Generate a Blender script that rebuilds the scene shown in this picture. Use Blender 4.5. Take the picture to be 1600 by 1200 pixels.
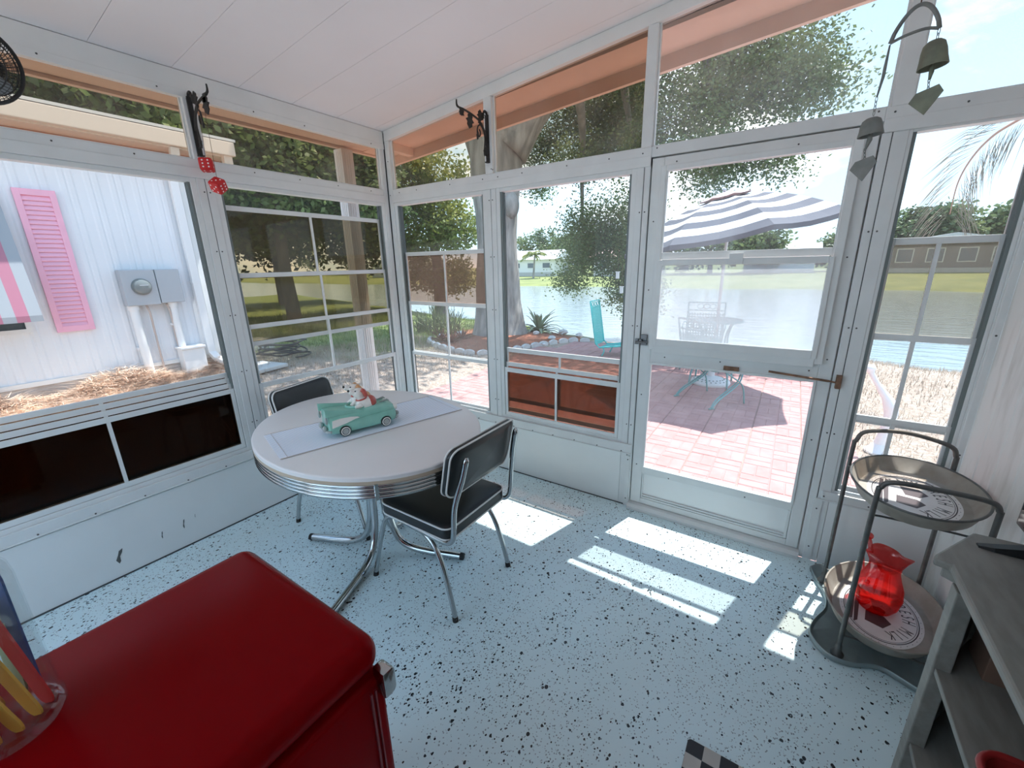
import bpy, bmesh, math, random
import numpy as np
from mathutils import Vector, Matrix, Quaternion

for o in list(bpy.data.objects):
    bpy.data.objects.remove(o, do_unlink=True)
scene = bpy.context.scene
COL = scene.collection
PI = math.pi

# ------------------------------------------------------------------ camera
YAW, PITCH, ROLL = [math.radians(a) for a in (-33.8825, -16.1125, -1.2111)]
CAM = Vector((2.668, -2.3425, 1.5))
fw = Vector((math.sin(YAW) * math.cos(PITCH), math.cos(YAW) * math.cos(PITCH), math.sin(PITCH)))
r0 = Vector((math.cos(YAW), -math.sin(YAW), 0))
u0 = r0.cross(fw)
rt = math.cos(ROLL) * r0 + math.sin(ROLL) * u0
up = -math.sin(ROLL) * r0 + math.cos(ROLL) * u0
camd = bpy.data.cameras.new('camera')
cam = bpy.data.objects.new('camera', camd)
COL.objects.link(cam)
cam.matrix_world = Matrix(((rt.x, up.x, -fw.x, CAM.x), (rt.y, up.y, -fw.y, CAM.y), (rt.z, up.z, -fw.z, CAM.z), (0, 0, 0, 1)))
camd.sensor_width = 36.0
camd.lens = 647.19 / 1600 * 36
camd.clip_start = 0.02
camd.clip_end = 400
scene.camera = cam

# ------------------------------------------------------------------ view, sky, sun
scene.view_settings.view_transform = 'Standard'
scene.view_settings.look = 'None'
scene.view_settings.gamma = 1
scene.view_settings.use_curve_mapping = False
scene.view_settings.exposure = 2.45
scene.cycles.max_bounces = 14
scene.cycles.diffuse_bounces = 8
scene.cycles.transparent_max_bounces = 48
scene.cycles.sample_clamp_indirect = 6
scene.cycles.caustics_reflective = False
scene.cycles.caustics_refractive = False

SKY_STRENGTH = 0.80
SUN_STRENGTH = 3.0
world = bpy.data.worlds.new('world')
scene.world = world
world.use_nodes = True
wn, wl = world.node_tree.nodes, world.node_tree.links
wn.clear()
wo = wn.new('ShaderNodeOutputWorld')
wb = wn.new('ShaderNodeBackground')
wb.inputs['Strength'].default_value = SKY_STRENGTH
tc = wn.new('ShaderNodeTexCoord')
sep = wn.new('ShaderNodeSeparateXYZ')
wl.new(tc.outputs['Generated'], sep.inputs[0])
ramp = wn.new('ShaderNodeValToRGB')
ramp.color_ramp.elements[0].position = 0.0
ramp.color_ramp.elements[0].color = (0.52, 0.70, 0.84, 1)
ramp.color_ramp.elements[1].position = 0.7
ramp.color_ramp.elements[1].color = (0.22, 0.44, 0.74, 1)
wl.new(sep.outputs['Z'], ramp.inputs[0])
noise = wn.new('ShaderNodeTexNoise')
noise.inputs['Scale'].default_value = 3.2
noise.inputs['Detail'].default_value = 7
noise.inputs['Roughness'].default_value = 0.58
mp = wn.new('ShaderNodeMapping')
mp.inputs['Scale'].default_value = (1, 1, 2.6)
mp.inputs['Location'].default_value = (2.3, 0.7, 0.4)
wl.new(tc.outputs['Generated'], mp.inputs[0])
wl.new(mp.outputs[0], noise.inputs['Vector'])
cr = wn.new('ShaderNodeValToRGB')
cr.color_ramp.elements[0].position = 0.50
cr.color_ramp.elements[0].color = (0, 0, 0, 1)
cr.color_ramp.elements[1].position = 0.70
cr.color_ramp.elements[1].color = (1, 1, 1, 1)
wl.new(noise.outputs['Fac'], cr.inputs[0])
mx = wn.new('ShaderNodeMixRGB')
mx.inputs[2].default_value = (1.0, 0.99, 0.98, 1)
wl.new(cr.outputs[0], mx.inputs[0])
wl.new(ramp.outputs[0], mx.inputs[1])
wl.new(mx.outputs[0], wb.inputs['Color'])
wl.new(wb.outputs[0], wo.inputs[0])

sund = bpy.data.lights.new('sun', 'SUN')
sund.energy = SUN_STRENGTH
sund.angle = math.radians(0.6)
sund.color = (1.0, 0.97, 0.93)
sun = bpy.data.objects.new('sun', sund)
COL.objects.link(sun)
SUND = Vector((-0.12, -0.403, -1.0)).normalized()
sun.rotation_euler = SUND.to_track_quat('-Z', 'Y').to_euler()
sun.location = (4, 12, 25)

# ------------------------------------------------------------------ materials
MATS = {}
def _new(name):
    m = bpy.data.materials.new(name)
    m.use_nodes = True
    m.node_tree.nodes.clear()
    return m, m.node_tree.nodes, m.node_tree.links

def pmat(name, col, rough=0.5, metal=0.0, var=0.0, vscale=8.0, bump=0.0, bscale=60.0, col2=None, spec=0.5,
         coat=0.0, stretch=(1, 1, 1), coords='Object', detail=4.0, lo=0.35, hi=0.65):
    """principled material with optional noise colour variation and fine bump"""
    if name in MATS:
        return MATS[name]
    m, n, l = _new(name)
    out = n.new('ShaderNodeOutputMaterial')
    b = n.new('ShaderNodeBsdfPrincipled')
    b.inputs['Base Color'].default_value = (*col, 1)
    b.inputs['Roughness'].default_value = rough
    b.inputs['Metallic'].default_value = metal
    b.inputs['Specular IOR Level'].default_value = spec
    b.inputs['Coat Weight'].default_value = coat
    b.inputs['Coat Roughness'].default_value = 0.06
    l.new(b.outputs[0], out.inputs[0])
    t = n.new('ShaderNodeTexCoord')
    mpn = n.new('ShaderNodeMapping')
    mpn.inputs['Scale'].default_value = stretch
    l.new(t.outputs[coords], mpn.inputs[0])
    if var > 0 or col2 is not None:
        nz = n.new('ShaderNodeTexNoise')
        nz.inputs['Scale'].default_value = vscale
        nz.inputs['Detail'].default_value = detail
        l.new(mpn.outputs[0], nz.inputs['Vector'])
        rp = n.new('ShaderNodeValToRGB')
        c2 = col2 if col2 is not None else tuple(c * (1 - var) for c in col)
        rp.color_ramp.elements[0].position = lo
        rp.color_ramp.elements[0].color = (*c2, 1)
        rp.color_ramp.elements[1].position = hi
        rp.color_ramp.elements[1].color = (*col, 1)
        l.new(nz.outputs['Fac'], rp.inputs[0])
        l.new(rp.outputs[0], b.inputs['Base Color'])
    if bump > 0:
        nb = n.new('ShaderNodeTexNoise')
        nb.inputs['Scale'].default_value = bscale
        nb.inputs['Detail'].default_value = 3
        l.new(mpn.outputs[0], nb.inputs['Vector'])
        bp = n.new('ShaderNodeBump')
        bp.inputs['Strength'].default_value = bump
        bp.inputs['Distance'].default_value = 0.01
        l.new(nb.outputs['Fac'], bp.inputs['Height'])
        l.new(bp.outputs[0], b.inputs['Normal'])
    MATS[name] = m
    return m

def pane_mat(name, tint, haze=0.06, hazecol=(0.8, 0.82, 0.82), gloss=0.018, grime=0.0):
    """thin sheet: tinted straight-through light, a little dusty scatter, a weak mirror"""
    m, n, l = _new(name)
    out = n.new('ShaderNodeOutputMaterial')
    tr = n.new('ShaderNodeBsdfTransparent')
    tr.inputs[0].default_value = (*tint, 1)
    ts = n.new('ShaderNodeBsdfTranslucent')
    ts.inputs[0].default_value = (*hazecol, 1)
    df = n.new('ShaderNodeBsdfDiffuse')
    df.inputs[0].default_value = (*hazecol, 1)
    m1 = n.new('ShaderNodeMixShader')
    m1.inputs[0].default_value = 0.35
    l.new(ts.outputs[0], m1.inputs[1])
    l.new(df.outputs[0], m1.inputs[2])
    m2 = n.new('ShaderNodeMixShader')
    m2.inputs[0].default_value = haze
    if grime > 0:
        t = n.new('ShaderNodeTexCoord')
        nz = n.new('ShaderNodeTexNoise')
        nz.inputs['Scale'].default_value = 5
        nz.inputs['Detail'].default_value = 6
        l.new(t.outputs['Object'], nz.inputs['Vector'])
        mr = n.new('ShaderNodeMapRange')
        mr.inputs[1].default_value = 0.3
        mr.inputs[2].default_value = 0.75
        mr.inputs[3].default_value = max(0, haze - grime)
        mr.inputs[4].default_value = haze + grime
        l.new(nz.outputs['Fac'], mr.inputs[0])
        l.new(mr.outputs[0], m2.inputs[0])
    l.new(tr.outputs[0], m2.inputs[1])
    l.new(m1.outputs[0], m2.inputs[2])
    gl = n.new('ShaderNodeBsdfGlossy')
    gl.inputs['Roughness'].default_value = 0.03
    m3 = n.new('ShaderNodeMixShader')
    m3.inputs[0].default_value = gloss
    l.new(m2.outputs[0], m3.inputs[1])
    l.new(gl.outputs[0], m3.inputs[2])
    l.new(m3.outputs[0], out.inputs[0])
    MATS[name] = m
    return m

def leaf_mat(name, c1, c2, scale=1.2, trans=0.35):
    m, n, l = _new(name)
    out = n.new('ShaderNodeOutputMaterial')
    t = n.new('ShaderNodeTexCoord')
    nz = n.new('ShaderNodeTexNoise')
    nz.inputs['Scale'].default_value = scale
    nz.inputs['Detail'].default_value = 5
    l.new(t.outputs['Object'], nz.inputs['Vector'])
    rp = n.new('ShaderNodeValToRGB')
    rp.color_ramp.elements[0].position = 0.36
    rp.color_ramp.elements[0].color = (*c1, 1)
    rp.color_ramp.elements[1].position = 0.66
    rp.color_ramp.elements[1].color = (*c2, 1)
    l.new(nz.outputs['Fac'], rp.inputs[0])
    df = n.new('ShaderNodeBsdfPrincipled')
    df.inputs['Roughness'].default_value = 0.5
    ts = n.new('ShaderNodeBsdfTranslucent')
    mxs = n.new('ShaderNodeMixShader')
    mxs.inputs[0].default_value = trans
    l.new(rp.outputs[0], df.inputs['Base Color'])
    l.new(rp.outputs[0], ts.inputs[0])
    l.new(df.outputs[0], mxs.inputs[1])
    l.new(ts.outputs[0], mxs.inputs[2])
    l.new(mxs.outputs[0], out.inputs[0])
    MATS[name] = m
    return m

WHITE = pmat('white_paint', (0.80, 0.81, 0.80), 0.42, var=0.06, vscale=5)
FRAME = pmat('white_aluminium', (0.74, 0.76, 0.76), 0.38, var=0.06, vscale=9)
KNEE = pmat('white_panel', (0.80, 0.82, 0.82), 0.35, var=0.05, vscale=3)
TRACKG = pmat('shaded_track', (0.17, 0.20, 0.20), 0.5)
TRACK = pmat('dark_track', (0.06, 0.07, 0.075), 0.5)
SCREW = pmat('screw_steel', (0.10, 0.10, 0.10), 0.5, 0.5)
CHROME = pmat('chrome', (0.46, 0.475, 0.48), 0.14, 1.0)
BLACK = pmat('black_vinyl', (0.012, 0.013, 0.014), 0.38)
BLACKIRON = pmat('black_iron', (0.012, 0.011, 0.011), 0.55)
RUBBER = pmat('black_rubber', (0.012, 0.012, 0.012), 0.7)
STRING = pmat('dark_string', (0.10, 0.05, 0.04), 0.8)
P_CLEAR = pane_mat('clear_vinyl', (0.93, 0.94, 0.94), 0.05, grime=0.03)
P_DOOR = pane_mat('door_vinyl', (0.46, 0.47, 0.48), 0.05, grime=0.03)
SCREENM = pane_mat('dimming_screen', (0.52, 0.53, 0.53), 0.04, (0.5, 0.5, 0.5), 0.01)
P_TINT = pane_mat('smoked_vinyl', (0.36, 0.28, 0.17), 0.09, (0.40, 0.32, 0.22), grime=0.03)
P_BROWN = pane_mat('brown_vinyl', (0.45, 0.31, 0.245), 0.20, (0.40, 0.29, 0.235), grime=0.05)
P_STACK = pane_mat('dark_smoked_vinyl', (0.25, 0.19, 0.14), 0.004, (0.2, 0.16, 0.13), 0.012)
P_PALE = pane_mat('pale_smoked_vinyl', (0.50, 0.43, 0.36), 0.14, (0.6, 0.55, 0.5), grime=0.04)
P_FROST = pane_mat('hazed_vinyl', (0.27, 0.28, 0.29), 0.33, (0.66, 0.70, 0.75), 0.02, grime=0.05)
P_TRANS = pane_mat('transom_vinyl', (0.35, 0.30, 0.235), 0.07, (0.6, 0.55, 0.48), grime=0.05)
P_TRANSD = pane_mat('dusty_transom_vinyl', (0.46, 0.455, 0.44), 0.12, (0.8, 0.78, 0.78), grime=0.05)

# ------------------------------------------------------------------ mesh helpers
class MB:
    def __init__(self):
        self.v, self.f = [], []
    def add(self, vs, fs):
        b = len(self.v)
        self.v.extend([tuple(p) for p in vs])
        self.f.extend([tuple(i + b for i in q) for q in fs])
        return self
    def box(self, x0, x1, y0, y1, z0, z1):
        x0, x1 = min(x0, x1), max(x0, x1)
        y0, y1 = min(y0, y1), max(y0, y1)
        z0, z1 = min(z0, z1), max(z0, z1)
        return self.add([(x0, y0, z0), (x1, y0, z0), (x1, y1, z0), (x0, y1, z0), (x0, y0, z1), (x1, y0, z1), (x1, y1, z1), (x0, y1, z1)],
                        [(0, 3, 2, 1), (4, 5, 6, 7), (0, 1, 5, 4), (1, 2, 6, 5), (2, 3, 7, 6), (3, 0, 4, 7)])
    def obox(self, c, ax, ay, az):
        c, ax, ay, az = Vector(c), Vector(ax), Vector(ay), Vector(az)
        vs = [c + sx * ax + sy * ay + sz * az for sz in (-1, 1) for sx, sy in ((-1, -1), (1, -1), (1, 1), (-1, 1))]
        return self.add(vs, [(0, 3, 2, 1), (4, 5, 6, 7), (0, 1, 5, 4), (1, 2, 6, 5), (2, 3, 7, 6), (3, 0, 4, 7)])
    def ring_loft(self, rings, cap0=True, cap1=True, closed=False):
        n = len(rings[0])
        b = len(self.v)
        for r in rings:
            self.v.extend([tuple(p) for p in r])
        m = len(rings)
        for i in range(m if closed else m - 1):
            j = (i + 1) % m
            for k in range(n):
                k2 = (k + 1) % n
                self.f.append((b + i * n + k, b + i * n + k2, b + j * n + k2, b + j * n + k))
        if not closed:
            if cap0:
                self.f.append(tuple(b + k for k in reversed(range(n))))
            if cap1:
                self.f.append(tuple(b + (m - 1) * n + k for k in range(n)))
        return self
    def tube(self, path, r, n=10, closed=False, flat=1.0, caps=True, upv=None):
        P = [Vector(p) for p in path]
        m = len(P)
        R = r if isinstance(r, (list, tuple)) else [r] * m
        rings = []
        prev = None
        for i in range(m):
            if closed:
                t = (P[(i + 1) % m] - P[i - 1]).normalized()
            else:
                t = (P[min(i + 1, m - 1)] - P[max(i - 1, 0)])
                t = t.normalized() if t.length > 1e-9 else Vector((0, 0, 1))
            if prev is None:
                a = Vector(upv) if upv else (Vector((0, 0, 1)) if abs(t.z) < 0.9 else Vector((1, 0, 0)))
                u = (a - t * a.dot(t)).normalized()
            else:
                u = (prev - t * prev.dot(t))
                u = u.normalized() if u.length > 1e-6 else t.orthogonal().normalized()
            prev = u
            w = t.cross(u)
            rings.append([P[i] + (u * math.cos(a) + w * math.sin(a) * flat) * R[i] for a in [2 * PI * k / n for k in range(n)]])
        return self.ring_loft(rings, caps, caps, closed)
    def cyl(self, p0, p1, ra, rb=None, n=12):
        return self.tube([p0, p1], [ra, ra if rb is None else rb], n)
    def lathe(self, prof, c=(0, 0, 0), n=24, sx=1.0, sy=1.0, caps=True):
        rings = [[(c[0] + r * sx * math.cos(2 * PI * k / n), c[1] + r * sy * math.sin(2 * PI * k / n), c[2] + z) for k in range(n)] for r, z in prof]
        return self.ring_loft(rings, caps, caps)
    def prism(self, poly, z0, z1):
        return self.ring_loft([[(x, y, z0) for x, y in poly], [(x, y, z1) for x, y in poly]])
    def sphere(self, c, r, n=12, m=8, s=(1, 1, 1)):
        rings = []
        for i in range(m + 1):
            a = -PI / 2 + PI * i / m
            rr = max(math.cos(a), 0.02) * r
            rings.append([(c[0] + rr * s[0] * math.cos(2 * PI * k / n), c[1] + rr * s[1] * math.sin(2 * PI * k / n), c[2] + r * s[2] * math.sin(a)) for k in range(n)])
        return self.ring_loft(rings)
    def quad(self, a, b, c, d):
        return self.add([a, b, c, d], [(0, 1, 2, 3)])

def worldloc(o):
    p = Vector((0, 0, 0))
    while o is not None:
        p += o.location
        o = o.parent
    return p

def mesh(name, mb, mat, parent=None, smooth=False, bevel=0.0, world=True, seg=2, base=True, angle=None):
    """links one mesh object; coordinates are world coordinates unless world=False (then parent-local)"""
    me = bpy.data.meshes.new(name)
    vs = mb.v
    off = Vector((0, 0, 0))
    if parent is not None:
        if world:
            off = worldloc(parent)
    elif base and world:
        a = np.array(vs)
        off = Vector(((a[:, 0].min() + a[:, 0].max()) / 2, (a[:, 1].min() + a[:, 1].max()) / 2, a[:, 2].min()))
    me.from_pydata([(p[0] - off.x, p[1] - off.y, p[2] - off.z) for p in vs], [], mb.f)
    if bevel > 0:
        bm = bmesh.new()
        bm.from_mesh(me)
        bmesh.ops.bevel(bm, geom=list(bm.edges), offset=bevel, segments=seg, affect='EDGES', profile=0.5, clamp_overlap=True)
        bm.to_mesh(me)
        bm.free()
    me.materials.append(mat)
    if smooth:
        me.polygons.foreach_set('use_smooth', [True] * len(me.polygons))
        if angle:
            try:
                me.set_sharp_from_angle(angle=math.radians(angle))
            except Exception:
                pass
    me.update()
    o = bpy.data.objects.new(name, me)
    COL.objects.link(o)
    if parent is not None:
        o.parent = parent
    else:
        o.location = off
    return o

def tag(o, label=None, cat=None, group=None, kind=None):
    if label: o['label'] = label
    if cat: o['category'] = cat
    if group: o['group'] = group
    if kind: o['kind'] = kind
    return o

def thing(name, label=None, cat=None, loc=(0, 0, 0), rotz=0.0, group=None, kind=None, parent=None):
    o = bpy.data.objects.new(name, None)
    o.empty_display_size = 0.1
    COL.objects.link(o)
    o.location = loc
    o.rotation_euler = (0, 0, rotz)
    if parent is not None:
        o.parent = parent
    return tag(o, label, cat, group, kind)

def dup(root, loc, rotz=0.0, label=None, group=None, scale=None):
    r = root.copy()
    COL.objects.link(r)
    r.location = loc
    r.rotation_euler = (0, 0, rotz)
    if scale: r.scale = scale
    if label: r['label'] = label
    if group: r['group'] = group
    for ch in list(root.children):
        c = ch.copy()
        COL.objects.link(c)
        c.parent = r
        for g in list(ch.children):
            d = g.copy()
            COL.objects.link(d)
            d.parent = c
    return r

def arc(c, r, a0, a1, n, plane='xz'):
    out = []
    for i in range(n + 1):
        a = math.radians(a0 + (a1 - a0) * i / n)
        ca, sa = r * math.cos(a), r * math.sin(a)
        if plane == 'xz': out.append((c[0] + ca, c[1], c[2] + sa))
        elif plane == 'yz': out.append((c[0], c[1] + ca, c[2] + sa))
        else: out.append((c[0] + ca, c[1] + sa, c[2]))
    return out

def smoothpath(pts, sub=6):
    """Catmull-Rom through the points"""
    P = [Vector(p) for p in pts]
    out = []
    for i in range(len(P) - 1):
        p0, p1, p2, p3 = P[max(i - 1, 0)], P[i], P[i + 1], P[min(i + 2, len(P) - 1)]
        for k in range(sub):
            t = k / sub
            out.append(0.5 * ((2 * p1) + (-p0 + p2) * t + (2 * p0 - 5 * p1 + 4 * p2 - p3) * t * t + (-p0 + 3 * p1 - 3 * p2 + p3) * t ** 3))
    out.append(P[-1])
    return out

def npmesh(name, V, F, mat, parent=None, smooth=False):
    me = bpy.data.meshes.new(name)
    off = worldloc(parent) if parent is not None else Vector((0, 0, 0))
    V = np.asarray(V, dtype=np.float64) - np.array(off)
    F = np.asarray(F, dtype=np.int32)
    k = F.shape[1]
    me.vertices.add(len(V))
    me.vertices.foreach_set('co', V.ravel())
    me.loops.add(F.size)
    me.loops.foreach_set('vertex_index', F.ravel())
    me.polygons.add(len(F))
    me.polygons.foreach_set('loop_start', np.arange(0, F.size, k, dtype=np.int32))
    me.polygons.foreach_set('loop_total', np.full(len(F), k, dtype=np.int32))
    me.update(calc_edges=True)
    me.validate()
    if smooth:
        me.polygons.foreach_set('use_smooth', [True] * len(me.polygons))
    me.materials.append(mat)
    o = bpy.data.objects.new(name, me)
    COL.objects.link(o)
    if parent is not None: o.parent = parent
    return o

def text_mesh(s, size):
    """flat letter outlines as a mesh in the xy plane, centred on x"""
    cu = bpy.data.curves.new('letters', 'FONT')
    cu.body = s
    cu.size = size
    cu.align_x = 'CENTER'
    cu.align_y = 'CENTER'
    cu.extrude = 0.0002
    o = bpy.data.objects.new('letters', cu)
    COL.objects.link(o)
    bpy.context.view_layer.update()
    me = bpy.data.meshes.new_from_object(o.evaluated_get(bpy.context.evaluated_depsgraph_get()))
    vs = [tuple(v.co) for v in me.vertices]
    fs = [tuple(p.vertices) for p in me.polygons]
    bpy.data.objects.remove(o, do_unlink=True)
    bpy.data.meshes.remove(me)
    bpy.data.curves.remove(cu)
    return vs, fs

# ================================================================== THE ROOM
def zc(x): return 2.453 + 0.095 * x           # ceiling slope
def zso(x): return 2.398 + 0.083 * x          # soffit underside

def pA(u, w, z): return (-w, u, z)            # left wall: u along y, w outwards
def pB(u, w, z): return (u, w, z)             # door wall: u along x, w outwards

def wbox(mb, wall, a, b, w0, w1, z0, z1):
    p, q = wall(a, w0, z0), wall(b, w1, z1)
    return mb.box(p[0], q[0], p[1], q[1], p[2], q[2])

def screws(wall, pts, parent, w=0.0):
    mb = MB()
    for u, z in pts:
        a, b = wall(u, w + 0.001, z), wall(u, w - 0.0025, z)
        mb.cyl(a, b, 0.0042, 0.0034, 6)
    return mesh('screws', mb, SCREW, parent)

# ---- floor with chip flecks
def floor_mat():
    m, n, l = _new('fleck_floor')
    out = n.new('ShaderNodeOutputMaterial')
    b = n.new('ShaderNodeBsdfPrincipled')
    b.inputs['Roughness'].default_value = 0.27
    b.inputs['Specular IOR Level'].default_value = 0.5
    t = n.new('ShaderNodeTexCoord')
    base = None
    layers = [(135, 0.17, 0.095, (0.012, 0.016, 0.022), 3.0, 0.40), (85, 0.13, 0.06, (0.02, 0.025, 0.03), 5.0, 0.44), (240, 0.20, 0.15, (0.26, 0.33, 0.36), 2.0, 0.30)]
    col = n.new('ShaderNodeRGB')
    col.outputs[0].default_value = (0.69, 0.86, 0.90, 1)
    cur = col.outputs[0]
    for sc, rad, dens, c, ns, th in layers:
        mpn = n.new('ShaderNodeMapping')
        mpn.inputs['Rotation'].default_value = (0, 0, sc * 0.1)
        mpn.inputs['Scale'].default_value = (1, 0.8, 1)
        l.new(t.outputs['Object'], mpn.inputs[0])
        vo = n.new('ShaderNodeTexVoronoi')
        vo.inputs['Scale'].default_value = sc
        l.new(mpn.outputs[0], vo.inputs['Vector'])
        nz = n.new('ShaderNodeTexNoise')
        nz.inputs['Scale'].default_value = ns
        nz.inputs['Detail'].default_value = 3
        l.new(t.outputs['Object'], nz.inputs['Vector'])
        # a chip shows where its cell's random value is below a patchy density
        sx = n.new('ShaderNodeSeparateColor')
        l.new(vo.outputs['Color'], sx.inputs[0])
        mr = n.new('ShaderNodeMapRange')
        mr.inputs[1].default_value = th
        mr.inputs[2].default_value = 0.68
        mr.inputs[3].default_value = dens * 0.25
        mr.inputs[4].default_value = dens * 1.6
        l.new(nz.outputs['Fac'], mr.inputs[0])
        lt = n.new('ShaderNodeMath'); lt.operation = 'LESS_THAN'
        l.new(sx.outputs[0], lt.inputs[0]); l.new(mr.outputs[0], lt.inputs[1])
        sm = n.new('ShaderNodeMath'); sm.operation = 'MULTIPLY_ADD'
        sm.inputs[1].default_value = 0.5; sm.inputs[2].default_value = rad
        l.new(sx.outputs[1], sm.inputs[0])
        ld = n.new('ShaderNodeMath'); ld.operation = 'LESS_THAN'
        l.new(vo.outputs['Distance'], ld.inputs[0]); l.new(sm.outputs[0], ld.inputs[1])
        mu = n.new('ShaderNodeMath'); mu.operation = 'MULTIPLY'
        l.new(lt.outputs[0], mu.inputs[0]); l.new(ld.outputs[0], mu.inputs[1])
        mxx = n.new('ShaderNodeMixRGB')
        mxx.inputs[2].default_value = (*c, 1)
        l.new(mu.outputs[0], mxx.inputs[0]); l.new(cur, mxx.inputs[1])
        cur = mxx.outputs[0]
    l.new(cur, b.inputs['Base Color'])
    nb = n.new('ShaderNodeTexNoise'); nb.inputs['Scale'].default_value = 35
    l.new(t.outputs['Object'], nb.inputs['Vector'])
    bp = n.new('ShaderNodeBump'); bp.inputs['Strength'].default_value = 0.12; bp.inputs['Distance'].default_value = 0.004
    l.new(nb.outputs['Fac'], bp.inputs['Height']); l.new(bp.outputs[0], b.inputs['Normal'])
    l.new(b.outputs[0], out.inputs[0])
    return m
FLOORM = floor_mat()
RW, RD = 3.35, 3.6            # room width (x), depth (-y)
tag(mesh('floor', MB().box(0, RW, -RD, 0, -0.10, 0.0), FLOORM), 'pale blue grey floor scattered with black chips', 'floor', kind='structure')

# ---- knee walls
wl_ = tag(thing('wall_left', loc=(0, -RD / 2, 0)), 'low white panelled wall under the wide left windows', 'wall', kind='structure')
mesh('panel', wbox(MB(), pA, -RD, -0.0, 0.0, 0.07, -0.1, 0.365), KNEE, wl_)
SCUFF = pmat('scuff', (0.09, 0.10, 0.10), 0.7)
for u, z, h, dx in ((-1.985, 0.115, 0.075, 0.026), (-1.80, 0.13, 0.042, 0.007), (-1.70, 0.14, 0.055, 0.010), (-1.64, 0.16, 0.02, 0.003)):
    p = [(0, -1), (0.3, -0.7), (0.35, 0), (0.8, 0.5), (1, 1), (0.4, 0.8), (0.1, 0.2), (-0.35, -0.4)]
    mb = MB().ring_loft([[(0.0012 * k + 0.0002, u + a * dx, z + b * h / 2) for a, b in p] for k in (0, 1)])
    mesh('scuff_mark', mb, SCUFF, wl_)
wb_ = tag(thing('wall_back', loc=(1.6, 0, 0)), 'low white panelled wall either side of the screen door', 'wall', kind='structure')
mesh('panel', wbox(MB(), pB, 0.0, 1.904, 0.0, 0.07, -0.1, 0.365), KNEE, wb_)
mesh('panel', wbox(MB(), pB, 2.956, RW + 0.08, 0.0, 0.07, -0.1, 0.365), KNEE, wb_)
mesh('end_strip', wbox(MB(), pB, 1.94, 1.966, -0.006, 0.0, 0.002, 0.345), FRAME, wb_)
mesh('end_strip', wbox(MB(), pB, 2.895, 2.93, -0.006, 0.0, 0.002, 0.35), FRAME, wb_)
screws(pB, [(1.953, 0.32), (1.953, 0.05), (2.912, 0.3), (2.912, 0.08)], wb_, -0.006)

# ---- right wall: vertical boards, grubby
WALLC = pmat('board_wall', (0.80, 0.80, 0.78), 0.45, col2=(0.58, 0.57, 0.53), vscale=3.5, stretch=(1, 3, 0.7), lo=0.3, hi=0.5)
wr = tag(thing('wall_right', loc=(RW + 0.04, -RD / 2, 0)), 'white vertical board wall beside the narrow window', 'wall', kind='structure')
nb_ = 24
for i in range(nb_):
    y0, y1 = -RD * i / nb_, -RD * (i + 1) / nb_
    mb = MB().ring_loft([[(RW + 0.006, y0, z), (RW, y0 - 0.008, z), (RW, y1 + 0.008, z), (RW + 0.006, y1, z), (RW + 0.06, y1, z), (RW + 0.06, y0, z)] for z in (0, zc(RW) + 0.02)])
    mesh('board', mb, WALLC, wr)
# ---- wall behind the camera; its two windows are added to bring in more daylight
wfr = tag(thing('wall_front', loc=(RW / 2, -RD - 0.04, 0)), 'unseen white wall facing the screen door, with two wide windows added for daylight', 'wall', kind='structure')
ZW0, ZW1 = 0.45, 2.40
wm_ = MB()
for a, b, c, d in ((-0.07, RW + 0.08, -0.1, ZW0), (-0.07, RW + 0.08, ZW1, zc(RW) + 0.05), (-0.07, 0.10, ZW0, ZW1), (1.00, 1.08, ZW0, ZW1), (1.98, RW + 0.08, ZW0, ZW1)):
    wm_.box(a, b, -RD - 0.08, -RD, c, d)
mesh('wall_panel', wm_, WHITE, wfr)
for a, b in ((0.10, 1.00), (1.08, 1.98)):
    mesh('pane', MB().quad((a, -RD - 0.04, ZW0), (b, -RD - 0.04, ZW0), (b, -RD - 0.04, ZW1), (a, -RD - 0.04, ZW1)), P_CLEAR, wfr)

# ---- ceiling planks, roof, soffit, fascia
CEIL = pmat('ceiling_white', (0.86, 0.85, 0.87), 0.6, var=0.03, vscale=2)
PEACH = pmat('peach_paint', (0.88, 0.68, 0.57), 0.6, var=0.07, vscale=4)
ce = tag(thing('ceiling', loc=(RW / 2, -RD / 2, 2.45)), 'sloping white plank ceiling', 'ceiling', kind='structure')
edges = [0.0] + [-0.08 - 0.3 * k for k in range(12)] + [-RD]
for i in range(len(edges) - 1):
    y1, y0 = edges[i], edges[i + 1]
    if y1 - y0 < 0.01: continue
    mb = MB().ring_loft([[(x, y0 + 0.0009, zc(x) + 0.0), (x, y1 - 0.0009, zc(x)), (x, y1 - 0.0009, zc(x) + 0.03), (x, y0 + 0.0009, zc(x) + 0.03)] for x in (0.0, RW)])
    mesh('ceiling_plank', mb, CEIL, ce)
ro = MB().ring_loft([[(x, -RD - 0.3, zc(x) + 0.032), (x, 0.34, zc(x) + 0.032), (x, 0.34, zc(x) + 0.12), (x, -RD - 0.3, zc(x) + 0.12)] for x in (-0.38, RW + 0.5)])
tag(mesh('trim_1', ro, WHITE), 'white sloping roof panel over the porch', 'roof', kind='structure')
so = MB().ring_loft([[(x, 0.05, zso(x)), (x, 0.305, zso(x)), (x, 0.305, zso(x) + 0.02), (x, 0.05, zso(x) + 0.02)] for x in (-0.31, RW + 0.5)])
so.ring_loft([[(x, -RD - 0.3, zso(-0.08) - 0.012), (x, 0.05, zso(-0.08) - 0.012), (x, 0.05, zso(-0.08) + 0.01), (x, -RD - 0.3, zso(-0.08) + 0.01)] for x in (-0.31, -0.06)])
tag(mesh('trim_2', so, PEACH), 'peach painted soffit under the eaves', 'soffit', kind='structure')
fa = thing('trim_3', 'peach fascia boards along the eaves', 'fascia', (1.5, 0.32, 2.33), kind='structure')
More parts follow.
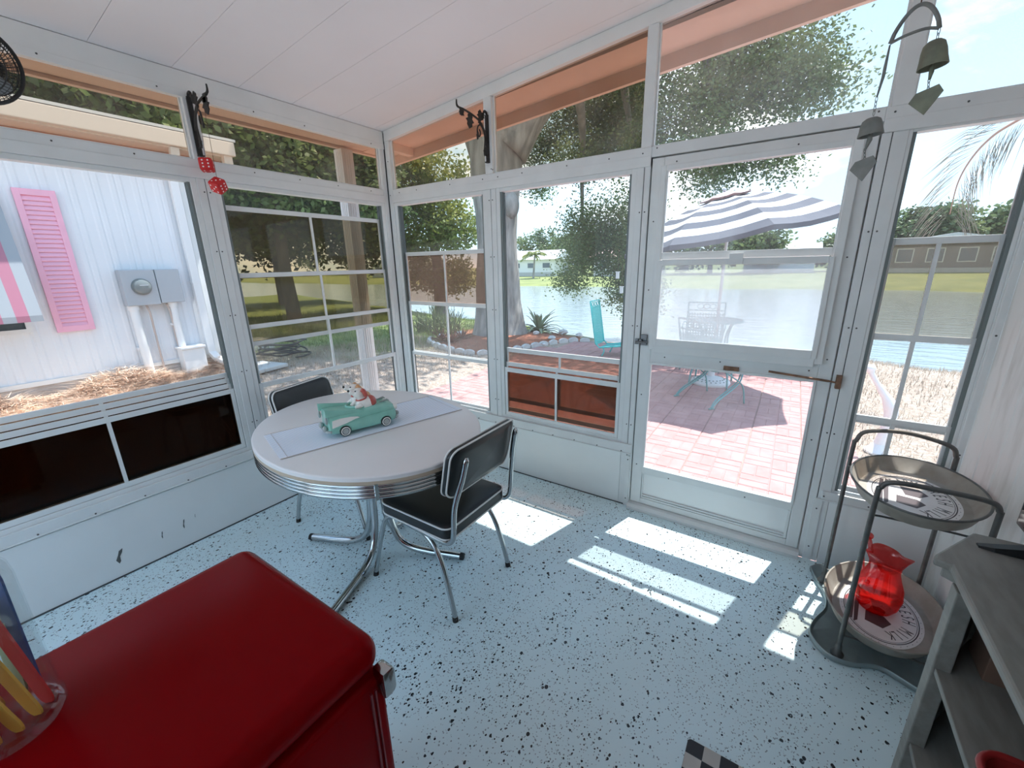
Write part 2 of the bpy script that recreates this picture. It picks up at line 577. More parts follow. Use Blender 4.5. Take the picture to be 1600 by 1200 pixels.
mesh('fascia_board', MB().ring_loft([[(x, 0.305, 2.331 + 0.08 * x), (x, 0.335, 2.331 + 0.08 * x), (x, 0.335, zc(x) + 0.032), (x, 0.305, zc(x) + 0.032)] for x in (-0.38, RW + 0.5)]), PEACH, fa)
mesh('fascia_board', MB().box(-0.35, -0.315, -RD - 0.3, 0.335, 2.362, 2.449), PEACH, fa)
mesh('beam_end', MB().box(-0.055, 0.0, 0.065, 0.30, 2.345, 2.45), PEACH, fa)

# ---- eave post outside the left corner
POSTM = pmat('porch_post', (0.80, 0.80, 0.79), 0.5, var=0.08, vscale=5)
ep = thing('porch_post', 'square white post holding the eave outside the window corner', 'post', (-0.33, -0.11, -0.14))
pm = MB()
poly = []
for sx, sy in ((-1, -1), (1, -1), (1, 1), (-1, 1)):
    poly.append((-0.335 + sx * 0.05, -0.11 + sy * 0.05))
pm.prism(poly, -0.05, 2.362)
mesh('shaft', pm, POSTM, ep, bevel=0.006)
mesh('base_plate', MB().box(-0.40, -0.27, -0.175, -0.045, -0.12, -0.04), POSTM, ep, bevel=0.004)
fl = MB()
for k in (-0.02, 0.0, 0.02):
    fl.box(-0.2852, -0.283, -0.11 + k - 0.006, -0.11 + k + 0.006, 0.0, 2.34)
    fl.box(-0.335 + k - 0.006, -0.335 + k + 0.006, -0.1622, -0.16, 0.0, 2.34)
mesh('flutes', fl, POSTM, ep)

# ---- trims: headers, rails, sills, posts (numbered pieces of the setting)
TN = [3]
def trim(label, mbs, mat=FRAME, cat='trim', scr=None, bevel=0.0025):
    TN[0] += 1
    a = np.array([p for _, mb in mbs for p in mb.v])
    loc = ((a[:, 0].min() + a[:, 0].max()) / 2, (a[:, 1].min() + a[:, 1].max()) / 2, a[:, 2].min())
    t = thing('trim_%d' % TN[0], label, cat, loc, kind='structure')
    for nm, mb in mbs:
        mesh(nm, mb, mat, t, bevel=bevel)
    if scr:
        screws(scr[0], scr[1], t, scr[2] if len(scr) > 2 else 0.0)
    return t

trim('wide white header beam above the left windows', [('beam', wbox(MB(), pA, -RD, -0.002, 0.0, 0.055, 2.345, 2.452)), ('lip', wbox(MB(), pA, -RD, -0.004, -0.004, 0.03, 2.333, 2.368))],
     WHITE, 'beam', (pA, [(-0.62, 2.35), (-0.92, 2.352), (-1.17, 2.352), (-1.36, 2.35), (-1.75, 2.352), (-0.12, 2.35), (-2.2, 2.352)], -0.004))
hb = MB().ring_loft([[(x, 0.0, 2.384 + 0.1 * x), (x, 0.05, 2.384 + 0.1 * x), (x, 0.05, zc(x) + 0.001), (x, 0.0, zc(x) + 0.001)] for x in (0.003, RW)])
trim('white sloping header beam above the door wall', [('beam', hb)], WHITE, 'beam')
# horizontal rails with stepped profile
def rail(wall, a, b, z0, z1):
    m1 = wbox(MB(), wall, a, b, 0.0, 0.05, z0, z1)
    m2 = wbox(MB(), wall, a, b, -0.006, 0.0, z0, z0 + (z1 - z0) * 0.55)
    return [('rail', m1), ('stop', m2)]
trim('white rail between the left windows and their transoms', rail(pA, -RD, -0.046, 1.965, 2.055), FRAME, 'rail', (pA, [(-0.16 - 0.27 * k, 2.035) for k in range(9)]))
trim('white rail over the two windows beside the corner', rail(pB, 0.051, 1.975, 1.965, 2.055), FRAME, 'rail', (pB, [(0.12, 2.03), (0.3, 2.03), (0.62, 2.03), (0.9, 2.03), (1.02, 2.03), (1.2, 2.03), (1.5, 2.03), (1.75, 2.03), (1.93, 2.03)]))
trim('white rail over the screen door', [('rail', wbox(MB(), pB, 1.975, 2.873, 0.0, 0.05, 2.006, 2.055))], FRAME, 'rail', (pB, [(2.0, 2.045), (2.85, 2.045)]))
trim('white rail over the narrow window', rail(pB, 2.873, RW, 1.965, 2.055), FRAME, 'rail', (pB, [(2.9, 2.035), (3.1, 2.03), (3.25, 2.03)]))
# sills
trim('white window sill on the low left wall', [('sill', wbox(MB(), pA, -RD, -0.004, -0.008, 0.06, 0.372, 0.43)), ('lip', wbox(MB(), pA, -RD, -0.004, -0.012, 0.0, 0.372, 0.38))], FRAME, 'sill', (pA, [(-0.3 - 0.19 * k, 0.386) for k in range(12)], -0.012))
trim('white window sill left of the screen door', [('sill', wbox(MB(), pB, 0.004, 1.972, -0.008, 0.06, 0.362, 0.422)), ('lip', wbox(MB(), pB, 0.004, 1.972, -0.012, 0.0, 0.358, 0.366))], FRAME, 'sill', (pB, [(0.15 + 0.16 * k, 0.372) for k in range(12)], -0.012))
trim('white window sill right of the screen door', [('sill', wbox(MB(), pB, 2.92, RW, -0.008, 0.06, 0.352, 0.40)), ('lip', wbox(MB(), pB, 2.90, RW, -0.012, 0.0, 0.350, 0.358))], FRAME, 'sill', (pB, [(2.93, 0.375), (3.1, 0.372), (3.25, 0.372)], -0.008))
# posts (two half shells with a dark seam between)
def post(wall, a, b, z0, z1, label, zs, split=0.5):
    s = a + (b - a) * split
    m1 = wbox(MB(), wall, a, s - 0.0016, 0.0, 0.06, z0, z1)
    m2 = wbox(MB(), wall, s + 0.0016, b, 0.0, 0.06, z0, z1)
    m3 = wbox(MB(), wall, a + 0.012, b - 0.012, 0.004, 0.055, z0, z1)
    t = trim(label, [('half_shell', m1), ('half_shell', m2)], FRAME, 'post', (wall, [(s - 0.013, z) for z in zs] + [(s + 0.014, z) for z in zs]))
    mesh('seam', m3, TRACK, t)
    return t
post(pA, -1.275, -1.195, 0.43, 1.965, 'white post between the two left windows', (0.6, 0.92, 1.25, 1.6, 1.9))
post(pA, -2.54, -2.46, 0.43, 1.965, 'white post at the far end of the wide left window', (0.6, 1.25, 1.9))
post(pB, 0.92, 1.0, 0.42, 1.965, 'white post between the window by the corner and the next', (0.55, 0.85, 1.2, 1.55, 1.9))
post(pB, 1.905, 1.975, 0.0, 2.006, 'white door post on the latch side', (0.55, 1.15, 1.75), 0.55)
post(pB, 2.874, 2.955, 0.0, 1.965, 'white door post on the hinge side', (0.7, 1.2, 1.6), 0.4)
trim('white end post where the narrow window meets the board wall', [('strip', wbox(MB(), pB, 3.322, 3.347, 0.0, 0.06, 0.40, 1.965)), ('cover', wbox(MB(), pB, 3.326, 3.349, -0.012, 0.0, 0.36, 2.70)), ('outer_strip', wbox(MB(), pB, 3.30, 3.44, 0.0605, 0.075, -0.1, 2.76))], FRAME, 'post', (pB, [(3.337, 0.7), (3.337, 1.2)], -0.012))
# corner post
trim('white corner post where the window walls meet', [('left_strip', wbox(MB(), pA, -0.045, -0.005, 0.0, 0.05, 0.43, 2.34)), ('right_strip', wbox(MB(), pB, 0.005, 0.05, 0.0, 0.05, 0.42, 2.385))], FRAME, 'post', (pB, [(0.028, 2.25), (0.02, 2.02)]))
mesh('seam', MB().box(-0.03, 0.0025, -0.0025, 0.03, 0.36, 2.44), TRACK, bpy.data.objects['trim_%d' % TN[0]])
# transom posts
trim('white transom bar over the post of the left windows', [('bar', wbox(MB(), pA, -1.262, -1.205, 0.0, 0.05, 2.055, 2.345))], FRAME, 'bar')
trim('white transom bar at the far end of the wide left window', [('bar', wbox(MB(), pA, -2.53, -2.47, 0.0, 0.05, 2.055, 2.345))], FRAME, 'bar')
trim('white transom bar left of the black scroll bracket on the door wall', [('bar', wbox(MB(), pB, 0.927, 0.985, -0.004, 0.05, 2.055, 2.384 + 0.1 * 0.95))], FRAME, 'bar', (pB, [(0.975, 2.08), (0.985, 2.075)], -0.004))
trim('white transom bar above the latch side of the door', [('bar', wbox(MB(), pB, 1.921, 1.97, 0.0, 0.05, 2.055, 2.384 + 0.1 * 1.94))], FRAME, 'bar')
trim('white transom bar above the hinge side of the door', [('bar', wbox(MB(), pB, 2.885, 2.945, 0.0, 0.05, 2.055, 2.384 + 0.1 * 2.91))], FRAME, 'bar')
# door threshold
th = MB().ring_loft([[(x, -0.035, 0.0), (x, -0.035, 0.018), (x, -0.022, 0.034), (x, 0.0, 0.036), (x, 0.08, 0.036), (x, 0.08, -0.1), (x, 0.0, -0.1), (x, -0.02, 0.0)] for x in (1.972, 2.876)])
trim('white metal threshold under the screen door', [('threshold', th)], FRAME, 'threshold', (pB, [], 0), bevel=0.0)

# dark strips that stand in for shadow gaps along the foot of the low walls
tag(mesh('shadow_strip_left', MB().box(0.0, 0.004, -RD, -0.004, 0.0, 0.007), TRACK), 'dark strip standing in for the shadow line at the foot of the left wall', 'shadow_strip', kind='structure')
tag(mesh('shadow_strip_back', MB().box(0.004, 1.94, -0.004, 0.0, 0.0, 0.006), TRACK), 'dark strip standing in for the shadow line at the foot of the door wall', 'shadow_strip', kind='structure')
# door stops that close the gaps round the screen door
trim('white door stop strips behind the screen door', [('side_stop', MB().box(1.965, 1.995, 0.044, 0.06, 0.036, 2.02)), ('side_stop', MB().box(2.855, 2.885, 0.044, 0.06, 0.036, 2.02)), ('head_stop', MB().box(1.995, 2.855, 0.044, 0.06, 1.985, 2.02))], FRAME, 'door stop')

# ---- windows
WN = [0]
def window(wall, u0, u1, z0, z1, label, sashes, fr=0.028, track=None):
    """sashes: dicts z0, z1, w (depth), munt (position or None), mat"""
    WN[0] += 1
    c = wall((u0 + u1) / 2, 0.03, z0)
    t = thing('window_%d' % WN[0], label, 'window', c, kind='structure')
    f = MB()
    wbox(f, wall, u0, u0 + fr, 0.004, 0.052, z0, z1)
    wbox(f, wall, u1 - fr, u1, 0.004, 0.052, z0, z1)
    wbox(f, wall, u0 + fr, u1 - fr, 0.004, 0.052, z1 - fr * 0.8, z1)
    wbox(f, wall, u0 + fr, u1 - fr, 0.004, 0.052, z0, z0 + fr * 0.8)
    mesh('frame', f, FRAME, t, bevel=0.002)
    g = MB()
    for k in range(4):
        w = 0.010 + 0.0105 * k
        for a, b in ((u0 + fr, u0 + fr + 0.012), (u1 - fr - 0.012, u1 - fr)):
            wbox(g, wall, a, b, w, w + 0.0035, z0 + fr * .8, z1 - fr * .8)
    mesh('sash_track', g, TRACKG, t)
    g = MB()
    for a, b in ((u0 + fr, u0 + fr + 0.011), (u1 - fr - 0.011, u1 - fr)):
        wbox(g, wall, a, b, 0.0495, 0.051, z0 + fr * .8, z1 - fr * .8)
    mesh('track_liner', g, TRACK, t)
    mesh('dimming_screen', MB().quad(wall(u0 + fr, 0.0535, z0), wall(u1 - fr, 0.0535, z0), wall(u1 - fr, 0.0535, z1), wall(u0 + fr, 0.0535, z1)), SCREENM, t)  # added sheet across the whole opening, dims the outdoors against the room
    a, b = u0 + fr + 0.003, u1 - fr - 0.003
    for s in sashes:
        st, rl, w = 0.020, s.get('rail', 0.027), s['w']
        m = MB()
        wbox(m, wall, a, a + st, w, w + 0.0095, s['z0'], s['z1'])
        wbox(m, wall, b - st, b, w, w + 0.0095, s['z0'], s['z1'])
        wbox(m, wall, a + st, b - st, w - 0.001, w + 0.0095, s['z1'] - rl, s['z1'])
        wbox(m, wall, a + st, b - st, w - 0.001, w + 0.0095, s['z0'], s['z0'] + rl)
        so_ = mesh('sash', m, FRAME, t, bevel=0.0015)
        mu = s.get('munt')
        spans = [(a + st, b - st)]
        if mu is not None:
            spans = [(a + st, mu - 0.006), (mu + 0.006, b - st)]
            mm = MB()
            wbox(mm, wall, mu - 0.0075, mu + 0.0075, w - 0.0005, w + 0.009, s['z0'] + rl, s['z1'] - rl)
            mesh('muntin', mm, FRAME, so_)
        for x0, x1 in spans:
            p = MB().quad(wall(x0, w + 0.005, s['z0'] + rl - 0.002), wall(x1, w + 0.005, s['z0'] + rl - 0.002), wall(x1, w + 0.005, s['z1'] - rl + 0.002), wall(x0, w + 0.005, s['z1'] - rl + 0.002))
            mesh('pane', p, s['mat'], so_)
    return t
def S(z0, z1, w, munt, mat, **k): return dict(z0=z0, z1=z1, w=w, munt=munt, mat=mat, **k)
stack = [S(0.455 + 0.004 * k, 0.83 + 0.031 * k, 0.008 + 0.0105 * k, -1.868, P_STACK) for k in range(4)]
window(pA, -2.46, -1.275, 0.43, 1.965, 'wide left window with its dark sashes dropped to the sill', stack)
window(pA, -1.195, -0.045, 0.43, 1.965, 'left window by the corner with smoked sashes stacked up the middle',
       [S(1.452, 1.85, 0.039, -0.642, P_TINT), S(1.052, 1.482, 0.0285, -0.632, P_TINT), S(0.79, 1.183, 0.018, -0.630, P_CLEAR), S(0.455, 0.822, 0.0075, None, P_CLEAR, rail=0.03)])
window(pA, -RD, -2.54, 0.43, 1.965, 'left window at the far end of the room', [S(0.455, 0.83, 0.008, -3.07, P_TINT), S(0.80, 1.2, 0.0185, -3.07, P_CLEAR)])
window(pB, 0.05, 0.92, 0.42, 1.965, 'window right of the corner with one brown sash at mid height',
       [S(1.207, 1.605, 0.039, 0.489, P_BROWN), S(0.805, 1.232, 0.0285, 0.491, P_CLEAR), S(0.435, 0.825, 0.018, 0.491, P_CLEAR)])
window(pB, 1.0, 1.905, 0.42, 1.965, 'window beside the door with brown sashes dropped to the sill',
       [S(0.435, 0.80, 0.008, 1.44, P_BROWN, rail=0.032), S(0.47, 0.838, 0.0185, 1.44, P_BROWN, rail=0.03), S(0.545, 0.938, 0.029, 1.455, P_BROWN, rail=0.03)])
window(pB, 2.955, 3.322, 0.40, 1.965, 'narrow window between the door and the board wall',
       [S(1.15, 1.571, 0.039, 3.124, P_PALE), S(0.765, 1.18, 0.0285, 3.118, P_CLEAR), S(0.415, 0.806, 0.018, 3.118, P_CLEAR)], fr=0.012)

def transom(wall, a, b, zb, zt0, zt1, mat, label):
    WN[0] += 1
    c = wall((a + b) / 2, 0.03, zb)
    t = thing('window_%d' % WN[0], label, 'window', c, kind='structure')
    mesh('pane', MB().quad(wall(a, 0.03, zb), wall(b, 0.03, zb), wall(b, 0.03, zt1), wall(a, 0.03, zt0)), mat, t)
    g = 0.008
    m = MB()
    wbox(m, wall, a, a + g, 0.02, 0.04, zb, zt0)
    wbox(m, wall, b - g, b, 0.02, 0.04, zb, zt1)
    wbox(m, wall, a + g, b - g, 0.02, 0.04, zb, zb + g)
    mesh('glazing_bead', m, FRAME, t)
transom(pA, -1.205, -0.045, 2.055, 2.36, 2.36, P_TRANS, 'smoked transom pane above the left window by the corner')
transom(pA, -2.47, -1.262, 2.055, 2.36, 2.36, P_TRANS, 'smoked transom pane above the wide left window')
transom(pA, -RD, -2.53, 2.055, 2.36, 2.36, P_TRANS, 'smoked transom pane at the far end of the left wall')
zt = lambda x: 2.40 + 0.1 * x
transom(pB, 0.05, 0.927, 2.055, zt(0.05), zt(0.927), P_TRANS, 'sloping transom pane between the corner and the scroll bracket')
transom(pB, 0.985, 1.921, 2.055, zt(0.985), zt(1.921), P_TRANS, 'sloping transom pane above the window beside the door')
transom(pB, 1.97, 2.885, 2.055, zt(1.97), zt(2.885), P_TRANSD, 'dusty sloping transom pane above the screen door')
transom(pB, 2.945, RW, 2.055, zt(2.945), zt(RW), P_TRANSD, 'dusty transom pane above the narrow window')

# ---- screen door
dr = thing('door_1', 'white aluminium screen door with a glazed upper sash and kick panel', 'door', (2.42, 0.02, 0.036), kind='structure')
D0, D1 = 1.981, 2.868
m = MB()
m.box(D0, 2.042, 0.004, 0.042, 0.04, 2.0)
m.box(2.815, D1, 0.004, 0.042, 0.04, 2.0)
m.box(2.042, 2.815, 0.004, 0.042, 1.935, 2.0)
m.box(2.042, 2.815, 0.004, 0.042, 0.945, 1.03)
m.box(2.042, 2.815, 0.004, 0.042, 0.245, 0.288)
m.box(2.042, 2.815, 0.004, 0.042, 0.04, 0.075)
mesh('door_frame', m, FRAME, dr, bevel=0.003)
m = MB()
for a, b, c, d in ((2.042, 2.052, .29, .945), (2.805, 2.815, .29, .945)): m.box(a, b, -0.004, 0.012, c, d)
m.box(2.05, 2.81, -0.005, 0.012, 0.285, 0.296)
m.box(2.05, 2.81, -0.005, 0.012, 0.938, 0.95)
mesh('glazing_bead', m, FRAME, dr)
mesh('lower_pane', MB().quad((2.045, 0.02, 0.288), (2.812, 0.02, 0.288), (2.812, 0.02, 0.946), (2.045, 0.02, 0.946)), P_DOOR, dr)
mesh('kick_panel', MB().box(2.042, 2.815, 0.016, 0.03, 0.075, 0.246), KNEE, dr)
m = MB()
for a, b, c, d in ((2.046, 2.052, .08, .242), (2.80, 2.812, .08, .242), (2.052, 2.80, .078, .086), (2.052, 2.80, .098, .102)): m.box(a, b, 0.006, 0.016, c, d)
mesh('kick_bead', m, FRAME, dr)
m = MB()     # projecting frame of the upper window unit
m.box(2.035, 2.062, -0.028, 0.004, 1.03, 1.955)
m.box(2.79, 2.822, -0.028, 0.004, 1.03, 1.955)
m.box(2.062, 2.79, -0.028, 0.004, 1.93, 1.955)
m.box(2.062, 2.79, -0.034, 0.004, 1.015, 1.058)
uw = mesh('upper_window_frame', m, FRAME, dr, bevel=0.002)
m = MB()     # lower hazed sash
m.box(2.058, 2.078, -0.040, -0.026, 1.055, 1.505)
m.box(2.776, 2.796, -0.040, -0.026, 1.055, 1.505)
m.box(2.078, 2.776, -0.042, -0.026, 1.478, 1.508)
m.box(2.078, 2.776, -0.042, -0.026, 1.055, 1.093)
sash = mesh('sliding_sash', m, FRAME, dr, bevel=0.0015)
mesh('pane', MB().quad((2.076, -0.032, 1.09), (2.778, -0.032, 1.09), (2.778, -0.032, 1.48), (2.076, -0.032, 1.48)), P_FROST, sash)
mesh('finger_latch', MB().box(2.39, 2.45, -0.050, -0.040, 1.478, 1.53), FRAME, sash, bevel=0.002)
m = MB()     # upper sash, clear
m.box(2.055, 2.070, -0.022, -0.010, 1.505, 1.935)
m.box(2.784, 2.797, -0.022, -0.010, 1.505, 1.935)
m.box(2.070, 2.784, -0.022, -0.010, 1.508, 1.542)
sash = mesh('fixed_sash', m, FRAME, dr, bevel=0.0015)
mesh('pane', MB().quad((2.068, -0.016, 1.54), (2.786, -0.016, 1.54), (2.786, -0.016, 1.934), (2.068, -0.016, 1.934)), P_DOOR, sash)
RUST = pmat('rusty_steel', (0.30, 0.17, 0.11), 0.7, 0.3, var=0.5, vscale=40)
m = MB()
m.box(1.986, 2.018, -0.012, 0.004, 1.045, 1.105)
m.cyl((1.99, -0.012, 1.075), (1.99, -0.032, 1.075), 0.006, 0.006, 8)
m.tube([(1.962, -0.03, 1.062), (2.0, -0.034, 1.066), (2.03, -0.034, 1.07)], 0.006, 8)
m.box(1.955, 1.972, -0.02, 0.0, 1.05, 1.08)
mesh('latch', m, pmat('steel_dark', (0.16, 0.17, 0.18), 0.35, 0.9), dr)
m = MB()
m.cyl((2.62, -0.020, 0.972), (2.86, -0.020, 0.955), 0.0055, 0.0055, 8)
m.cyl((2.86, -0.020, 0.955), (2.895, -0.024, 0.952), 0.004, 0.004, 8)
m.box(2.885, 2.905, -0.028, 0.0, 0.925, 0.985)
mesh('closer_rod', m, RUST, dr)
mesh('rust_plate', MB().box(2.42, 2.49, -0.006, 0.004, 0.952, 0.972), RUST, dr)
screws(pB, [(2.006, 1.7), (2.006, 1.35), (2.006, 0.75), (2.006, 0.3), (2.84, 1.5), (2.84, 1.05), (2.84, 0.65), (2.12, 0.985), (2.40, 0.99), (2.78, 0.99), (2.1, 1.972), (2.6, 1.97), (2.2, 0.255), (2.6, 0.258)], dr, 0.004)

# ================================================================== HELPERS FOR PLACING
def hit(px, py, axis, val):
    """photo pixel -> point where its sight line meets the plane axis=val"""
    D = fw + rt * ((px - 800) / 647.19) - up * ((py - 600) / 647.19)
    t = (val - CAM[axis]) / D[axis]
    return CAM + D * t

def fuse(mb, voxel, smooth_it=4):
    """melts overlapping lumps into one continuous skin"""
    me = bpy.data.meshes.new('lump')
    me.from_pydata(mb.v, [], mb.f)
    o = bpy.data.objects.new('lump', me)
    COL.objects.link(o)
    md = o.modifiers.new('r', 'REMESH'); md.mode = 'VOXEL'; md.voxel_size = voxel
    sm = o.modifiers.new('s', 'SMOOTH'); sm.iterations = smooth_it; sm.factor = 0.5
    bpy.context.view_layer.update()
    e = bpy.data.meshes.new_from_object(o.evaluated_get(bpy.context.evaluated_depsgraph_get()))
    out = MB().add([tuple(v.co) for v in e.vertices], [tuple(p.vertices) for p in e.polygons])
    bpy.data.objects.remove(o, do_unlink=True)
    bpy.data.meshes.remove(e); bpy.data.meshes.remove(me)
    return out

# ================================================================== DINETTE TABLE
LAMIN = pmat('white_laminate', (0.80, 0.77, 0.76), 0.30, var=0.02, vscale=6)
EDGEW = pmat('tan_edge', (0.50, 0.40, 0.30), 0.5)
TC = (0.975, -1.125)
tb = thing('dinette_table', 'oval white dinette table with a ribbed chrome edge and chrome pedestal', 'table', (TC[0], TC[1], 0), math.radians(-10.6))
EA, EB, NE = 0.636, 0.498, 96
def ering(o, z): return [((EA + o) * math.cos(2 * PI * k / NE), (EB + o) * math.sin(2 * PI * k / NE), z) for k in range(NE)]
mesh('tabletop', MB().ring_loft([ering(-0.012, 0.728), ering(0, 0.730), ering(0, 0.7455), ering(-0.003, 0.749), ering(-0.008, 0.75)]), LAMIN, tb, smooth=True, world=False, angle=40)
mesh('edge_strip', MB().ring_loft([ering(-0.02, 0.716), ering(0.0005, 0.716), ering(0.0005, 0.731), ering(-0.02, 0.731)]), EDGEW, tb, world=False)
prof = [(-0.03, 0.655), (-0.004, 0.654)]
zb = 0.655
for k in range(4):
    for j in range(7):
        a = PI * j / 6
        prof.append((-0.004 + 0.0055 * math.sin(a), zb + 0.0155 * (k + j / 6)))
prof += [(-0.03, 0.7175)]
mesh('ribbed_band', MB().ring_loft([ering(o, z) for o, z in prof], False, False), CHROME, tb, smooth=True, world=False, angle=50)
for a in (-31, 149):
    t = math.radians(a)
    mesh('band_joint', MB().obox(((EA + 0.001) * math.cos(t), (EB + 0.001) * math.sin(t), 0.686), (0.004, 0, 0), (0, 0.008, 0), (0, 0, 0.033)), CHROME, tb, world=False)
mesh('underframe', MB().ring_loft([[((EA - 0.05) * s * math.cos(2 * PI * k / 32), (EB - 0.05) * s * math.sin(2 * PI * k / 32), z) for k in range(32)] for s, z in ((1, 0.70), (1, 0.727))]), EDGEW, tb, world=False)
for q in range(4):
    a = math.radians(21.5 + 10.6 + 90 * q)
    c, s = math.cos(a), math.sin(a)
    rad = (0.45, 0.43, 0.45, 0.50)[q]
    pts = smoothpath([(0.045, 0.70), (0.045, 0.50), (0.05, 0.30), (0.062, 0.18), (0.10, 0.085), (0.17, 0.038), (0.26, 0.024), (0.35, 0.021), (rad, 0.019)], 5)
    path = [(p[0] * c, p[0] * s, p[1]) for p in pts]
    leg = mesh('pedestal_leg', MB().tube(path, 0.0185, 12), CHROME, tb, smooth=True, world=False, angle=50)
    mesh('foot_cap', MB().cyl(((rad - 0.006) * c, (rad - 0.006) * s, 0.019), ((rad + 0.012) * c, (rad + 0.012) * s, 0.019), 0.0195, 0.0185, 12), RUBBER, leg, smooth=True, world=False, angle=50)
mesh('mounting_plate', MB().box(-0.16, 0.16, -0.16, 0.16, 0.688, 0.70), CHROME, tb, world=False)
mesh('pedestal_clamp', MB().lathe([(0.066, 0.40), (0.07, 0.405), (0.07, 0.425), (0.066, 0.43)], n=20), CHROME, tb, smooth=True, world=False, angle=40)

# ================================================================== DINETTE CHAIRS
PIPING = pmat('white_piping', (0.78, 0.78, 0.76), 0.45)
def rrect(hx, hy, rf, rb, n=6):
    """rounded rectangle, front corners radius rf (+x), rear rb"""
    out = []
    for cx, cy, r, a0 in ((hx - rf, hy - rf, rf, 0), (-hx + rb, hy - rb, rb, 90), (-hx + rb, -hy + rb, rb, 180), (hx - rf, -hy + rf, rf, 270)):
        for k in range(n + 1):
            a = math.radians(a0 + 90 * k / n)
            out.append((cx + r * math.cos(a), cy + r * math.sin(a)))
    return out
def seat_ring(s, z, crown=0.0):
    base = rrect(0.225, 0.21, 0.075, 0.04)
    return [(0.005 + x * s, y * s, z) for x, y in base]
def make_chair(label, loc, rz):
    ch = thing('dinette_chair', label, 'chair', loc, rz)
    st = mesh('seat', MB().ring_loft([seat_ring(0.93, 0.398), seat_ring(0.99, 0.401), seat_ring(1, 0.41), seat_ring(1, 0.448), seat_ring(0.985, 0.458), seat_ring(0.9, 0.466), seat_ring(0.6, 0.473), seat_ring(0.2, 0.475)]), BLACK, ch, smooth=True, world=False, angle=50)
    pip = MB()
    for z, s in ((0.4545, 0.998), (0.4035, 0.996)):
        pip.tube(seat_ring(s, z), 0.0042, 6, closed=True)
    mesh('piping', pip, PIPING, st, smooth=True, world=False)
    # backrest: gently wrapped rounded panel
    hw, hh = 0.215, 0.112
    outl = rrect(hh, hw, 0.045, 0.045)          # (up, across)
    def bring(s, d):
        r = []
        for uu, vv in outl:
            uu, vv = uu * s, vv * s
            z = 0.715 + uu
            x = -0.262 - (z - 0.715) * 0.22 + 0.55 * vv * vv + d
            r.append((x, vv, z))
        return r
    bk = mesh('backrest', MB().ring_loft([bring(0.2, 0.024), bring(0.75, 0.022), bring(0.94, 0.018), bring(1, 0.009), bring(1, -0.009), bring(0.95, -0.016), bring(0.7, -0.017), bring(0.2, -0.017)]), BLACK, ch, smooth=True, world=False, angle=60)
    pip = MB()
    pip.tube(bring(0.998, -0.0125), 0.0042, 6, closed=True)
    pip.tube(bring(0.998, 0.0135), 0.0042, 6, closed=True)
    mesh('piping', pip, PIPING, bk, smooth=True, world=False)
    for s in (-1, 1):
        pth = smoothpath([(0.16, 0.185 * s, 0.390), (-0.06, 0.197 * s, 0.388), (-0.19, 0.203 * s, 0.390), (-0.235, 0.205 * s, 0.412), (-0.250, 0.206 * s, 0.46), (-0.262, 0.203 * s, 0.58), (-0.290, 0.180 * s, 0.70), (-0.312, 0.172 * s, 0.795)], 5)
        upg = mesh('back_upright', MB().tube(pth, [0.0115] * (len(pth) - 9) + [0.0125] * 6 + [0.013, 0.012, 0.006], 10), CHROME, ch, smooth=True, world=False)
        mesh('rivet', MB().sphere((-0.302, 0.177 * s, 0.735), 0.0062, 8, 5), CHROME, upg, smooth=True, world=False)
        mesh('rivet', MB().sphere((-0.281, 0.19 * s, 0.66), 0.0055, 8, 5), CHROME, upg, smooth=True, world=False)
        pth = smoothpath([(-0.225, 0.205 * s, 0.012), (-0.195, 0.20 * s, 0.14), (-0.155, 0.193 * s, 0.26), (-0.105, 0.186 * s, 0.335), (-0.02, 0.18 * s, 0.375), (0.12, 0.175 * s, 0.382)], 5)
        lg = mesh('rear_leg', MB().tube(pth, 0.0115, 10), CHROME, ch, smooth=True, world=False)
        mesh('foot_cap', MB().cyl((-0.2255, 0.205 * s, 0.0), (-0.222, 0.2045 * s, 0.022), 0.0135, 0.0125, 10), RUBBER, lg, smooth=True, world=False, angle=50)
        pth = smoothpath([(0.305, 0.205 * s, 0.012), (0.272, 0.198 * s, 0.14), (0.238, 0.19 * s, 0.26), (0.205, 0.184 * s, 0.345), (0.15, 0.18 * s, 0.382), (0.05, 0.178 * s, 0.386)], 5)
        lg = mesh('front_leg', MB().tube(pth, 0.0115, 10), CHROME, ch, smooth=True, world=False)
        mesh('foot_cap', MB().cyl((0.306, 0.205 * s, 0.0), (0.302, 0.2045 * s, 0.022), 0.0135, 0.0125, 10), RUBBER, lg, smooth=True, world=False, angle=50)
    mesh('stretcher', MB().cyl((0.02, -0.18, 0.385), (0.02, 0.18, 0.385), 0.009), CHROME, ch, smooth=True, world=False)
    return ch
make_chair('black vinyl chair with white piping, its back turned to the board wall', (1.405, -1.075, 0), PI)
make_chair('black vinyl chair standing between the table and the left windows', (0.488, -0.985, 0), math.radians(13))

